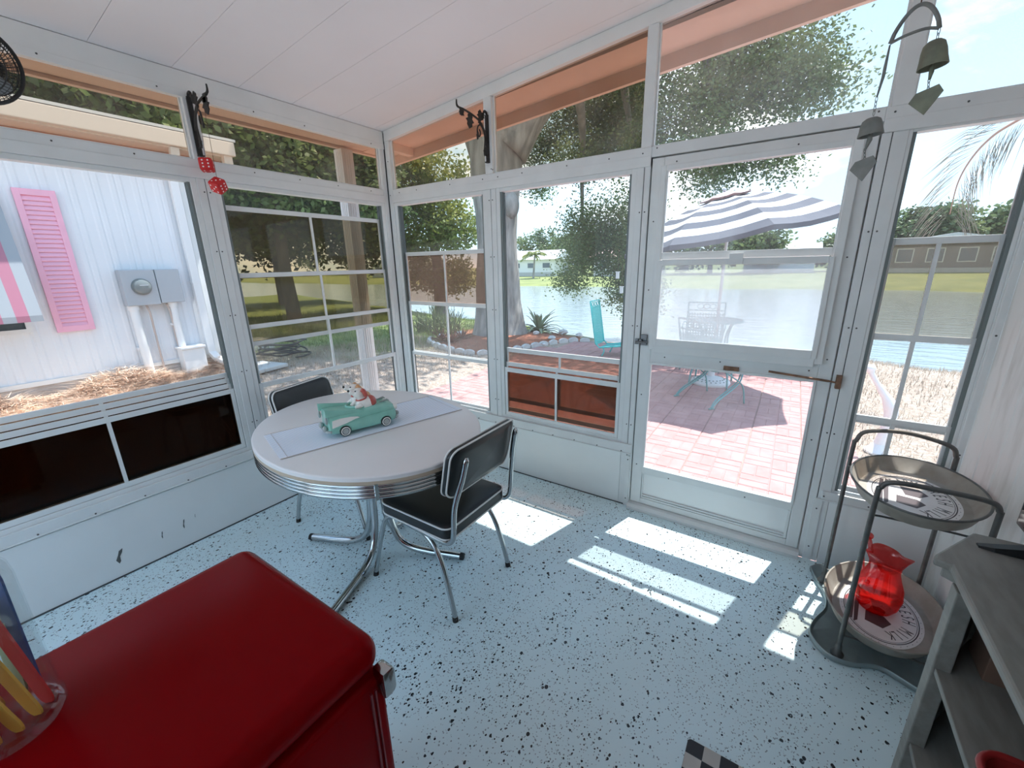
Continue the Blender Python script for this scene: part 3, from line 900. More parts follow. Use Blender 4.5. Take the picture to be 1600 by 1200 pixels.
# ================================================================== TABLE RUNNER
def runner_mat():
    m, n, l = _new('striped_cotton')
    out = n.new('ShaderNodeOutputMaterial')
    b = n.new('ShaderNodeBsdfPrincipled'); b.inputs['Roughness'].default_value = 0.9
    t = n.new('ShaderNodeTexCoord')
    w = n.new('ShaderNodeTexWave'); w.wave_type = 'BANDS'; w.bands_direction = 'Y'
    w.inputs['Scale'].default_value = 24; w.inputs['Distortion'].default_value = 0.6; w.inputs['Detail'].default_value = 1
    l.new(t.outputs['Object'], w.inputs['Vector'])
    r = n.new('ShaderNodeValToRGB')
    r.color_ramp.elements[0].position = 0.25; r.color_ramp.elements[0].color = (0.52, 0.62, 0.78, 1)
    r.color_ramp.elements[1].position = 0.62; r.color_ramp.elements[1].color = (0.92, 0.93, 0.95, 1)
    l.new(w.outputs['Fac'], r.inputs[0]); l.new(r.outputs[0], b.inputs['Base Color'])
    l.new(b.outputs[0], out.inputs[0])
    return m
RL, RWd = 0.885, 0.333
ra = math.atan2(0.849, 0.25)
rn = thing('table_runner', 'pale blue striped cotton runner laid across the dinette table', 'runner', (0.978, -1.118, 0.7505), ra)
mb = MB()
nx, ny = 30, 6
def rz_(x, y): return 0.0018 + 0.0012 * math.sin(x * 21 + y * 9) * (0.4 + abs(x)) + (0.0015 if abs(x) > 0.40 else 0)
for lay, zz in ((0, 0.0), (1, 0.0022)):
    for i in range(nx + 1):
        for j in range(ny + 1):
            x, y = -RL / 2 + RL * i / nx, -RWd / 2 + RWd * j / ny
            mb.v.append((x, y, max(0.0003, rz_(x, y) - 0.0016) + zz))
N1 = (nx + 1) * (ny + 1)
for i in range(nx):
    for j in range(ny):
        a = i * (ny + 1) + j
        mb.f.append((a, a + 1, a + ny + 2, a + ny + 1))
        mb.f.append((N1 + a, N1 + a + ny + 1, N1 + a + ny + 2, N1 + a + 1))
for i in range(nx):
    for j in (0, ny):
        a, b2 = i * (ny + 1) + j, (i + 1) * (ny + 1) + j
        mb.f.append((a, b2, N1 + b2, N1 + a))
for j in range(ny):
    for i in (0, nx):
        a, b2 = i * (ny + 1) + j, i * (ny + 1) + j + 1
        mb.f.append((a, b2, N1 + b2, N1 + a))
cl = mesh('cloth', mb, runner_mat(), rn, world=False)
HEM = pmat('runner_hem', (0.50, 0.47, 0.45), 0.9)
hm = MB()
for s in (-1, 1):
    hm.tube([(-RL / 2, s * RWd / 2, 0.0025), (RL / 2, s * RWd / 2, 0.0025)], 0.0022, 6)
for s in (-0.415, 0.415):
    hm.tube([(s, -RWd / 2, 0.0042), (s, RWd / 2, 0.0042)], 0.0012, 5)
mesh('hem', hm, HEM, rn, world=False)

# ================================================================== CERAMIC CAR JAR
TEAL = pmat('teal_glaze', (0.27, 0.58, 0.48), 0.22, var=0.1, vscale=20, coat=0.3)
GLW = pmat('white_glaze', (0.84, 0.81, 0.76), 0.22, coat=0.3)
GLO = pmat('orange_glaze', (0.60, 0.30, 0.13), 0.28, coat=0.3)
GLR = pmat('red_glaze', (0.48, 0.09, 0.07), 0.28, coat=0.3)
GLG = pmat('grey_glaze', (0.36, 0.39, 0.38), 0.3, coat=0.3)
GLK = pmat('black_glaze', (0.012, 0.012, 0.012), 0.3)
car = thing('ceramic_car', 'teal ceramic convertible car jar with two dogs riding in it', 'figurine', (1.005, -1.188, 0.7555), math.atan2(0.95, 0.32))
car.scale = (1.07, 1.07, 1.07)
secs = [(-0.150, 0.050, 0.030, 0.074), (-0.146, 0.060, 0.020, 0.086), (-0.12, 0.065, 0.016, 0.087), (-0.07, 0.067, 0.015, 0.083), (0.0, 0.067, 0.015, 0.082), (0.06, 0.067, 0.015, 0.083),
        (0.11, 0.065, 0.016, 0.080), (0.138, 0.061, 0.020, 0.074), (0.147, 0.052, 0.028, 0.064)]
rings = []
for x, hw, z0, z1 in secs:
    ring = []
    for a, b in ((1, 0.12), (1.0, 0.45), (0.97, 0.62), (0.93, 0.85), (0.84, 0.97), (0.6, 1.0), (0.2, 1.02), (-0.2, 1.02), (-0.6, 1.0), (-0.84, 0.97), (-0.93, 0.85), (-0.97, 0.62), (-1.0, 0.45), (-1, 0.12), (-0.9, 0), (0.9, 0)):
        ring.append((x, a * hw, z0 + b * (z1 - z0)))
    rings.append(ring)
mesh('body', MB().ring_loft(rings), TEAL, car, smooth=True, world=False, angle=50)
for s in (-1, 1):
    fin = MB().ring_loft([[(x, s * (0.060 - d), z), (x, s * (0.064 + d * 0), z), (x, s * 0.063, z + h), (x, s * (0.056), z + h)] for x, d, z, h in ((-0.158, 0.008, 0.078, 0.022), (-0.13, 0.012, 0.078, 0.019), (-0.08, 0.012, 0.076, 0.014), (-0.02, 0.010, 0.074, 0.009), (0.0, 0.008, 0.072, 0.006))])
    mesh('tail_fin', fin, TEAL, car, smooth=True, world=False, angle=50)
    sw = MB().ring_loft([[(x, s * y, z) for x, z in ((-0.138, 0.042), (-0.135, 0.064), (-0.10, 0.067), (-0.06, 0.066), (-0.03, 0.062), (-0.022, 0.058), (-0.05, 0.054), (-0.09, 0.048))] for y in (0.062, 0.0685)])
    mesh('side_flash', sw, GLW, car, world=False)
    mesh('side_crease', MB().tube([(-0.14, s * 0.0665, 0.038), (-0.09, s * 0.068, 0.046), (-0.04, s * 0.068, 0.056), (0.02, s * 0.068, 0.060), (0.09, s * 0.067, 0.061), (0.137, s * 0.061, 0.060)], 0.0016, 6), TEAL, car, smooth=True, world=False)
    hl = mesh('headlight', MB().cyl((0.136, s * 0.046, 0.064), (0.154, s * 0.046, 0.063), 0.011, 0.009), GLW, car, smooth=True, world=False, angle=50)
    mesh('hood_ornament', MB().tube([(0.085, s * 0.022, 0.082), (0.12, s * 0.022, 0.086), (0.13, s * 0.022, 0.082)], [0.002, 0.004, 0.001], 6), GLG, car, smooth=True, world=False)
    mesh('bumper_bullet', MB().sphere((0.158, s * 0.03, 0.036), 0.009, 8, 6, (1.3, 1, 1)), GLG, car, smooth=True, world=False)
    mesh('bumper_bullet', MB().sphere((-0.160, s * 0.03, 0.036), 0.009, 8, 6, (1.2, 1, 1.2)), GLG, car, smooth=True, world=False)
    mesh('tail_light', MB().sphere((-0.157, s * 0.055, 0.066), 0.008, 8, 6, (0.8, 0.8, 1.5)), GLG, car, smooth=True, world=False)
    for x in (-0.088, 0.092):
        w = mesh('wheel', MB().lathe([(0.012, -0.010), (0.021, -0.010), (0.0235, -0.006), (0.0235, 0.006), (0.021, 0.010), (0.012, 0.010)], n=20), GLK, car, smooth=True, world=False, angle=50)
        w.rotation_euler = (PI / 2, 0, 0); w.location = (x, s * 0.062, 0.0235)
        r_ = mesh('whitewall', MB().tube([(0.0175 * math.cos(2 * PI * k / 20), 0.0175 * math.sin(2 * PI * k / 20), -s * 0.0098) for k in range(20)], 0.0022, 6, closed=True), GLW, w, smooth=True, world=False)
        mesh('hubcap', MB().lathe([(0.013, -0.0112), (0.013, 0.0112)], n=16), GLG, w, world=False)
        mesh('wheel_arch', MB().tube([(x + 0.027 * math.cos(a), s * 0.0655, 0.0245 + 0.027 * math.sin(a)) for a in [math.radians(8 + 164 * k / 12) for k in range(13)]], 0.003, 6), TEAL, car, smooth=True, world=False)
mesh('front_bumper', MB().tube([(0.140, -0.062, 0.030), (0.155, -0.045, 0.028), (0.158, 0, 0.028), (0.155, 0.045, 0.028), (0.140, 0.062, 0.030)], 0.006, 8), GLG, car, smooth=True, world=False)
mesh('rear_bumper', MB().tube([(-0.142, -0.062, 0.030), (-0.157, -0.045, 0.028), (-0.160, 0, 0.028), (-0.157, 0.045, 0.028), (-0.142, 0.062, 0.030)], 0.006, 8), GLG, car, smooth=True, world=False)
mesh('cockpit_rim', MB().tube([(0.045 * 1.35 * math.cos(2 * PI * k / 24) + 0.005, 0.045 * math.sin(2 * PI * k / 24), 0.085) for k in range(24)], 0.005, 8, closed=True), TEAL, car, smooth=True, world=False)
def ceramic_dog(y0, x0, lift, coat_, patch):
    m = MB()
    m.sphere((x0 + 0.012, y0, 0.092 + lift), 0.027, 14, 10, (1.15, 0.95, 1.1))      # chest
    m.sphere((x0 + 0.030, y0, 0.080 + lift), 0.022, 12, 8)                           # haunch
    m.tube([(x0 + 0.006, y0, 0.105 + lift), (x0 - 0.004, y0, 0.128 + lift)], [0.017, 0.014], 12)   # neck
    m.sphere((x0 - 0.006, y0, 0.136 + lift), 0.0195, 14, 10, (1.1, 1, 0.95))        # head
    m.tube([(x0 - 0.012, y0, 0.138 + lift), (x0 - 0.036, y0, 0.146 + lift)], [0.0125, 0.0085], 12) # muzzle, raised
    m.tube([(x0 - 0.006, y0 + 0.018, 0.095 + lift), (x0 - 0.02, y0 + 0.02, 0.083), (x0 - 0.028, y0 + 0.02, 0.082)], [0.009, 0.008, 0.008], 10)
    m.tube([(x0 - 0.006, y0 - 0.018, 0.095 + lift), (x0 - 0.02, y0 - 0.02, 0.083), (x0 - 0.028, y0 - 0.02, 0.082)], [0.009, 0.008, 0.008], 10)
    def big(mb): mb.v = [(x0 + (p[0] - x0) * 1.3, y0 + (p[1] - y0) * 1.15, 0.078 + (p[2] - 0.078) * 1.25) for p in mb.v]; return mb
    d = mesh('dog', fuse(big(m), 0.0030, 3), coat_, car, smooth=True, world=False)
    for s in (-1, 1):
        e = MB().tube(smoothpath([(x0 + 0.0, y0 + s * 0.014, 0.150 + lift), (x0 + 0.008, y0 + s * 0.021, 0.142 + lift), (x0 + 0.012, y0 + s * 0.022, 0.122 + lift)], 4), [0.003] + [0.0075] * 7 + [0.003], 8)
        mesh('ear', big(e), patch, d, smooth=True, world=False)
    mesh('nose', big(MB().sphere((x0 - 0.038, y0, 0.149 + lift), 0.0042, 8, 6)), GLK, d, smooth=True, world=False)
    for s in (-1, 1):
        mesh('eye', big(MB().sphere((x0 - 0.019, y0 + s * 0.0125, 0.147 + lift), 0.0026, 6, 4)), GLK, d, smooth=True, world=False)
    mesh('collar', big(MB().tube([(x0 + 0.002 + 0.017 * math.cos(2 * PI * k / 16), y0 + 0.017 * math.sin(2 * PI * k / 16), 0.114 + lift + 0.004 * math.cos(2 * PI * k / 16)) for k in range(16)], 0.003, 6, closed=True)), GLR, d, smooth=True, world=False)
    mesh('back_patch', big(MB().sphere((x0 + 0.030, y0, 0.095 + lift), 0.0235, 12, 8, (0.9, 0.95, 1.1))), patch, d, smooth=True, world=False)
ceramic_dog(0.021, 0.0, 0.0, GLW, GLO)
ceramic_dog(-0.023, 0.006, -0.008, GLW, GLR)
for ch in car.children:           # the jar is taller than a scale model: raise everything above the sills
    nm = ch.name.split('.')[0]
    if nm in ('wheel', 'wheel_arch', 'front_bumper', 'rear_bumper'): continue
    for ob in [ch] + list(ch.children):
        for v in ob.data.vertices:
            if nm == 'dog': v.co.z += 0.026
            elif v.co.z > 0.03: v.co.z = 0.03 + (v.co.z - 0.03) * 1.42

# ================================================================== RED FRIDGE
REDM = pmat('red_enamel', (0.20, 0.001, 0.003), 0.22, coat=0.0, spec=0.05)
REDD = pmat('red_enamel_gasket', (0.05, 0.01, 0.012), 0.5)
FX0, FX1, FY0, FY1, FH = 1.64, 2.075, -2.49, -1.985, 0.86
fr = thing('retro_fridge', 'glossy red retro fridge with rounded edges and a chrome handle', 'fridge', ((FX0 + FX1) / 2, (FY0 + FY1) / 2, 0))
mesh('cabinet', MB().box(FX0, FX1, FY0, FY1, 0.045, FH - 0.05), REDM, fr, smooth=True, bevel=0.02, seg=4, angle=40)
mesh('top_cap', MB().box(FX0 - 0.002, FX1 + 0.054, FY0 - 0.002, FY1 + 0.002, FH - 0.075, FH), REDM, fr, smooth=True, bevel=0.034, seg=6, angle=40)
dd = mesh('door', MB().box(FX1 + 0.008, FX1 + 0.056, FY0 + 0.004, FY1 - 0.004, 0.06, FH - 0.078), REDM, fr, smooth=True, bevel=0.012, seg=4, angle=40)
mesh('gasket', MB().box(FX1 - 0.002, FX1 + 0.012, FY0 + 0.02, FY1 - 0.02, 0.075, FH - 0.09), REDD, fr)
tr_ = MB()
tr_.box(FX1 + 0.0555, FX1 + 0.060, FY1 - 0.040, FY1 - 0.036, 0.10, FH - 0.10)
tr_.box(FX1 + 0.0555, FX1 + 0.060, FY1 - 0.030, FY1 - 0.027, 0.10, FH - 0.10)
mesh('trim_line', tr_, pmat('red_trim', (0.20, 0.02, 0.03), 0.3), dd)
hd = MB()
hd.ring_loft([[(x, -1.995 + sy, z) for sy, z in ((-0.012, 0.742), (0.010, 0.742), (0.015, 0.75), (0.015, 0.792), (0.010, 0.80), (-0.012, 0.80))] for x in (FX1 + 0.045, FX1 + 0.078)])
mesh('handle', hd, CHROME, dd, bevel=0.006, smooth=True, angle=40)
for x in (FX0 + 0.05, FX1 - 0.05):
    for y in (FY0 + 0.05, FY1 - 0.05):
        mesh('foot', MB().lathe([(0.02, 0.0), (0.022, 0.006), (0.018, 0.05)], (x, y, 0), 12), RUBBER, fr, smooth=True, angle=50)

# ================================================================== GLASS JAR OF STICKS
GLASS = pane_mat('jar_glass', (0.95, 0.96, 0.96), 0.006, (0.9, 0.92, 0.92), 0.05)
JX, JY, JZ = 1.796, -2.388, FH
jar = thing('glass_jar', 'clear glass jar of coloured craft sticks on the red fridge', 'jar', (JX, JY, JZ))
mesh('jar_wall', MB().lathe([(0.030, 0.0005), (0.056, 0.0005), (0.063, 0.010), (0.063, 0.020), (0.060, 0.035), (0.060, 0.235), (0.058, 0.252), (0.053, 0.262), (0.053, 0.278), (0.055, 0.284), (0.051, 0.284), (0.051, 0.262), (0.056, 0.250), (0.058, 0.235), (0.058, 0.04), (0.054, 0.018), (0.0, 0.014)], (JX, JY, JZ), 40, caps=False), GLASS, jar, smooth=True)
mesh('rim', MB().tube([(JX + 0.053 * math.cos(2 * PI * k / 32), JY + 0.053 * math.sin(2 * PI * k / 32), JZ + 0.284) for k in range(32)], 0.0028, 8, closed=True), pane_mat('jar_rim_glass', (0.8, 0.84, 0.85), 0.12, (0.9, 0.92, 0.92), 0.3), jar, smooth=True)
STK = [('yellow', (0.80, 0.47, 0.07)), ('red', (0.62, 0.03, 0.03)), ('orange', (0.70, 0.33, 0.05)), ('green', (0.03, 0.26, 0.08)), ('blue', (0.03, 0.10, 0.32)), ('pale green', (0.45, 0.62, 0.42))]
spots_rf = [('yellow', .040, .015, -.020, .022, .20), ('yellow', .041, -.008, -.020, -.006, .21), ('red', .038, -.026, -.014, -.032, .21), ('orange', .029, .033, -.030, .030, .18), ('red', .020, .040, -.034, .030, .165),
            ('green', .005, .045, -.040, .020, .14), ('blue', -.002, -.046, .014, -.040, .245), ('pale green', -.020, -.040, -.006, -.044, .235), ('orange', -.030, -.020, -.044, .004, .20), ('blue', -.034, .018, -.042, -.020, .19)]
spots = [(k, .83 * a_ + .557 * b_, .557 * a_ - .83 * b_, .83 * c_ + .557 * d_, .557 * c_ - .83 * d_, h_) for k, a_, b_, c_, d_, h_ in spots_rf]
mm_ = {k: pmat('stick_' + k.replace(' ', '_'), c, 0.55) for k, c in STK}
LABS = ['long yellow craft stick in the jar crossing the bright red one', 'shorter yellow craft stick in the jar behind the long yellow one', 'bright red craft stick in the jar beside the two yellow ones', 'orange craft stick in the jar next to the short red one', 'short red craft stick in the jar against the green one',
        'dark green craft stick low in the glass jar', 'tall blue craft stick in the jar beside the pale green one', 'pale green craft stick in the glass jar', 'orange craft stick in the jar leaning away from the yellow ones', 'blue craft stick in the jar behind the orange ones']
cnt = {}
for i, (k, x0, y0, x1, y1, h) in enumerate(spots):
    cnt[k] = cnt.get(k, 0) + 1
    a, b = Vector((JX + x0, JY + y0, JZ + 0.017)), Vector((JX + x1, JY + y1, JZ + h))
    tvec = (b - a).normalized(); sd = tvec.cross(Vector((fw.x, fw.y, 0))).normalized(); th_ = tvec.cross(sd)
    m = MB()
    rg = []
    for f_, wd in ((0, 0.55), (0.03, 0.85), (0.08, 1), (0.92, 1), (0.97, 0.85), (1, 0.55)):
        c = a + (b - a) * f_
        rg.append([c + sd * (0.0110 * wd) * p + th_ * 0.0016 * q for p, q in ((-1, -1), (1, -1), (1, 1), (-1, 1))])
    m.ring_loft(rg)
    o = mesh('craft_stick', m, mm_[k])
    tag(o, LABS[i], 'craft stick', 'craft sticks in the jar')

# ================================================================== TRAY STAND
GALV = pmat('galvanised', (0.38, 0.35, 0.31), 0.55, 0.25, col2=(0.29, 0.26, 0.22), vscale=14)
IRON = pmat('grey_iron', (0.16, 0.16, 0.155), 0.45, 0.6, var=0.25, vscale=30)
BASEM = pmat('grey_green_base', (0.30, 0.36, 0.365), 0.38, 0.3, var=0.2, vscale=12)
PRINT = pmat('tray_print_white', (0.78, 0.76, 0.75), 0.4, var=0.08, vscale=20)
INK = pmat('tray_ink', (0.05, 0.045, 0.05), 0.5)
INKR = pmat('tray_ink_grey', (0.075, 0.055, 0.06), 0.5)
SC = (3.142, -0.375)
ts = thing('tray_stand', 'two tier grey metal tray stand with looped handles beside the board wall', 'stand', (SC[0], SC[1], 0))
# base: four-lobed dished plate
outl = smoothpath([(2.925, -0.09, 0), (2.965, -0.045, 0), (3.02, -0.08, 0), (3.14, -0.115, 0), (3.25, -0.075, 0), (3.31, -0.045, 0), (3.335, -0.10, 0), (3.295, -0.22, 0), (3.285, -0.37, 0), (3.30, -0.50, 0), (3.335, -0.585, 0), (3.30, -0.66, 0), (3.22, -0.635, 0), (3.13, -0.60, 0),
                   (3.04, -0.640, 0), (2.965, -0.635, 0), (2.915, -0.56, 0), (2.93, -0.47, 0), (2.972, -0.37, 0), (2.975, -0.27, 0), (2.945, -0.18, 0), (2.925, -0.09, 0)], 4)[:-1]
def bring2(s, z): return [(SC[0] + (p.x - SC[0]) * s, SC[1] + (p.y - SC[1]) * s, z) for p in outl]
mesh('base_plate', MB().ring_loft([bring2(0.97, 0.001), bring2(1.0, 0.006), bring2(1.0, 0.022), bring2(0.985, 0.026), bring2(0.965, 0.022), bring2(0.94, 0.012), bring2(0.6, 0.011)]), BASEM, ts, smooth=True, angle=60)
HX0, HX1, HYB, HYF = 2.985, 3.288, -0.165, -0.605
for y, bow in ((HYB, 0.035), (HYF, 0.0)):
    x0 = 2.975 if y == HYB else 3.003
    pts = smoothpath([(x0, y, 0.012), (x0, y, 0.35), (x0, y, 0.70), (x0 + 0.006, y, 0.745), (x0 + 0.035, y, 0.770 + bow * 0.6), ((x0 + HX1) / 2, y, 0.775 + bow), (HX1 - 0.03, y, 0.770 + bow * 0.4), (HX1 - 0.003, y, 0.745), (HX1, y, 0.70), (HX1, y, 0.35), (HX1, y, 0.012)], 6)
    hp = mesh('hoop_frame', MB().tube(pts, 0.0085, 10), IRON, ts, smooth=True)
    for x in (x0, HX1):
        mesh('foot_disc', MB().lathe([(0.022, 0.011), (0.022, 0.018), (0.013, 0.03), (0.011, 0.055), (0.009, 0.06)], (x, y, 0.0), 14), IRON, hp, smooth=True, angle=50)
def oval(cx, cy, a, b, z, n=56, rot=0.0):
    c, s = math.cos(rot), math.sin(rot)
    return [(cx + a * math.cos(2 * PI * k / n) * c - b * math.sin(2 * PI * k / n) * s, cy + a * math.cos(2 * PI * k / n) * s + b * math.sin(2 * PI * k / n) * c, z) for k in range(n)]
TROT = math.radians(-8)
def tray(zr, label):
    cx, cy, a, b, d = 3.143, -0.385, 0.188, 0.262, 0.058
    t = mesh('tray', MB().ring_loft([oval(cx, cy, a * 0.2, b * 0.2, zr - d, rot=TROT), oval(cx, cy, a * 0.84, b * 0.86, zr - d, rot=TROT), oval(cx, cy, a * 0.88, b * 0.9, zr - d + 0.006, rot=TROT), oval(cx, cy, a, b, zr, rot=TROT), oval(cx, cy, a - 0.003, b - 0.003, zr, rot=TROT),
                                   oval(cx, cy, a * 0.865, b * 0.885, zr - d + 0.009, rot=TROT), oval(cx, cy, a * 0.83, b * 0.85, zr - d + 0.004, rot=TROT), oval(cx, cy, a * 0.2, b * 0.2, zr - d + 0.004, rot=TROT)]), GALV, ts, smooth=True, angle=35)
    mesh('rolled_rim', MB().tube(oval(cx, cy, a + 0.001, b + 0.001, zr, rot=TROT), 0.0042, 8, closed=True), IRON if zr > 0.3 else GALV, t, smooth=True)
    z = zr - d + 0.0052
    pr = mesh('printed_disc', MB().ring_loft([oval(cx, cy, a * 0.70, b * 0.74, z - 0.0012, rot=TROT), oval(cx, cy, a * 0.70, b * 0.74, z, rot=TROT)]), PRINT, t)
    ink = MB()
    for s_, wd in ((0.62, 0.0016), (0.59, 0.0008)):
        ink.tube(oval(cx, cy, a * s_, b * (s_ + 0.035), z + 0.0002, rot=TROT), wd, 4, closed=True)
    for k in range(36):
        al = 2 * PI * k / 36
        p = oval(cx, cy, a * 0.66, b * 0.70, z + 0.0001, 36, TROT)[k]
        ink.lathe([(0.0014, 0), (0.0014, 0.0006)], p, 6)
    # arched lettering read from the side of the board wall towards the room
    word = 'FARM FRESH MILK'
    for i, chh in enumerate(word):
        if chh == ' ': continue
        ang = math.radians(128 - 196 * i / (len(word) - 1))
        # text baseline runs round the disc, tops outwards
        vs, fs = text_mesh(chh, 0.058)
        ex, ey = math.cos(ang), math.sin(ang)
        R_ = 0.45
        px_, py_ = a * R_ * ex, b * (R_ + 0.03) * ey
        out_ = Vector((px_ / a ** 2, py_ / b ** 2)).normalized()
        tang = Vector((out_.y, -out_.x))
        c, s = math.cos(TROT), math.sin(TROT)
        def tr2(v):
            x = px_ + tang.x * v[0] * 0.55 + out_.x * v[1]
            y = py_ + tang.y * v[0] * 0.55 + out_.y * v[1]
            return (cx + x * c - y * s, cy + x * s + y * c, z + 0.0004 + v[2])
        ink.add([tr2(v) for v in vs], fs)
    mesh('printed_lettering', ink, INK, pr)
    pic = MB()
    def P2(x, y): 
        c, s = math.cos(TROT), math.sin(TROT)
        return (cx + x * c - y * s, cy + x * s + y * c)
    # barn and ribbon print (up points to the board wall)
    barn = [(-0.045, -0.085), (0.01, -0.095), (0.035, -0.05), (0.012, -0.02), (-0.045, -0.02)]
    pic.prism([P2(*p) for p in barn], z + 0.0002, z + 0.0005)
    roof_ = [(-0.02, 0.0), (0.02, 0.0), (0.045, 0.035), (0.02, 0.075), (-0.035, 0.07)]
    pic.prism([P2(*p) for p in roof_], z + 0.0002, z + 0.0005)
    for k in range(2):
        x0 = -0.078 - 0.016 * k
        rib = [(x0, -0.12 + 0.01 * k), (x0 + 0.011, -0.105), (x0 + 0.011, 0.1), (x0, 0.115 - 0.01 * k), (x0 - 0.004, 0.0)]
        pic.prism([P2(*p) for p in rib], z + 0.0002, z + 0.0005)
    mesh('printed_barn', pic, INKR, pr)
    for y in (HYB, HYF):
        x0 = 2.975 if y == HYB else 3.003
        yy = y + (0.02 if y == HYF else -0.02)
        zz = zr - d - 0.005
        mesh('tray_bracket', MB().tube(smoothpath([(x0, y, zz), (x0 + 0.03, yy, zz), (HX1 - 0.03, yy, zz), (HX1, y, zz)], 4), 0.004, 6), IRON, ts)
    return zr - d + 0.0056
tray(0.690, 'u')
ZT = tray(0.155, 'l')

# ================================================================== RED PITCHER
def red_glass():
    m, n, l = _new('red_glass')
    out = n.new('ShaderNodeOutputMaterial')
    tr1 = n.new('ShaderNodeBsdfTransparent'); tr1.inputs[0].default_value = (0.95, 0.38, 0.36, 1)
    df = n.new('ShaderNodeBsdfTranslucent'); df.inputs[0].default_value = (0.85, 0.03, 0.04, 1)
    gl = n.new('ShaderNodeBsdfGlossy'); gl.inputs['Roughness'].default_value = 0.05
    a = n.new('ShaderNodeMixShader'); a.inputs[0].default_value = 0.2
    b = n.new('ShaderNodeMixShader'); b.inputs[0].default_value = 0.10
    l.new(tr1.outputs[0], a.inputs[1]); l.new(df.outputs[0], a.inputs[2])
    l.new(a.outputs[0], b.inputs[1]); l.new(gl.outputs[0], b.inputs[2]); l.new(b.outputs[0], out.inputs[0])
    return m
RG = red_glass()
PX, PY = 3.127, -0.36
pit = thing('glass_pitcher', 'red glass pitcher with a ruffled lip on the lower tray', 'pitcher', (PX, PY, ZT))
prof = [(0.046, 0.001), (0.055, 0.004), (0.070, 0.030), (0.078, 0.070), (0.074, 0.110), (0.060, 0.150), (0.050, 0.185), (0.050, 0.210), (0.058, 0.235), (0.066, 0.252)]
def pring(r, z, o=0.0, n=48):
    out = []
    for k in range(n):
        a = 2 * PI * k / n
        t = max(0, (z - 0.2) / 0.052)
        rr = r + o
        spout = math.exp(-((((a + 0.35 + PI) % (2 * PI)) - PI) / 0.35) ** 2)
        rr *= 1 + t * (0.05 * math.cos(6 * a) + 0.17 * spout)
        zz = z + t * (0.008 * math.cos(3 * a + 1) + 0.006 * spout)
        out.append((PX + rr * math.cos(a), PY + rr * math.sin(a), ZT + zz))
    return out
rings = [pring(r, z) for r, z in prof] + [pring(r, z, -0.003) for r, z in reversed(prof)]
mesh('body', MB().ring_loft(rings, True, True), RG, pit, smooth=True)
hp = smoothpath([(PX - 0.045, PY + 0.03, ZT + 0.225), (PX - 0.052, PY + 0.055, ZT + 0.262), (PX - 0.058, PY + 0.075, ZT + 0.262), (PX - 0.062, PY + 0.095, ZT + 0.22), (PX - 0.055, PY + 0.09, ZT + 0.15), (PX - 0.045, PY + 0.06, ZT + 0.10)], 5)
mesh('handle', MB().tube(hp, 0.008, 10), RG, pit, smooth=True)
mesh('thumb_knob', MB().sphere((PX - 0.056, PY + 0.062, ZT + 0.282), 0.0145, 12, 8), RG, pit, smooth=True)
mesh('drip_bead', MB().sphere((PX - 0.05, PY - 0.045, ZT + 0.135), 0.0085, 10, 7), RG, pit, smooth=True)

# ================================================================== CABINET BY THE BOARD WALL
GREYW = pmat('grey_painted_wood', (0.27, 0.265, 0.24), 0.5, col2=(0.21, 0.205, 0.185), vscale=10, stretch=(4, 1, 4))
cb = thing('open_cabinet', 'grey painted open shelf cabinet with a clipped corner against the board wall', 'cabinet', (3.23, -1.5, 0))
CYE = -2.18
top = [(3.348, CYE), (3.095, CYE), (3.095, -1.005), (3.065, -0.995), (3.072, -0.972), (3.182, -0.797), (3.348, -0.797)]
tp = [(3.348, CYE), (3.11, CYE), (3.11, -1.01), (3.085, -0.99), (3.19, -0.815), (3.348, -0.815)]
mesh('top_board', MB().prism(top, 0.728, 0.75), GREYW, cb, bevel=0.006)
mesh('cornice', MB().prism(tp, 0.700, 0.728), GREYW, cb, bevel=0.004)
mesh('front_stile', MB().obox((3.124, -1.025, 0.35), (0.018, 0, 0), (0, 0.022, 0), (0, 0, 0.35)), GREYW, cb, bevel=0.003)
mesh('front_stile', MB().box(3.106, 3.142, CYE + 0.01, CYE + 0.05, 0.0, 0.70), GREYW, cb, bevel=0.003)
e1, e2 = Vector((3.118, -1.0, 0)), Vector((3.205, -0.845, 0))
dv = (e2 - e1) / 2
nv = Vector((-dv.y, dv.x, 0)).normalized() * 0.008
mesh('angled_end', MB().obox((e1 + e2) / 2 + Vector((0.006, -0.004, 0.35)), dv, nv, (0, 0, 0.35)), GREYW, cb)
mesh('end_panel', MB().box(3.205, 3.347, -0.85, -0.832, 0.0, 0.70), GREYW, cb)
mesh('end_panel', MB().box(3.142, 3.347, CYE + 0.01, CYE + 0.028, 0.0, 0.70), GREYW, cb)
mesh('back_panel', MB().box(3.338, 3.347, CYE + 0.028, -0.85, 0.02, 0.70), GREYW, cb)
shp = [(3.338, CYE + 0.03), (3.112, CYE + 0.03), (3.112, -1.045), (3.145, -1.0), (3.215, -0.875), (3.338, -0.86)]
for z in (0.175, 0.445):
    mesh('shelf', MB().prism(shp, z, z + 0.018), GREYW, cb, bevel=0.002)
mesh('plinth', MB().box(3.12, 3.335, CYE + 0.05, -1.05, 0.0, 0.06), GREYW, cb)
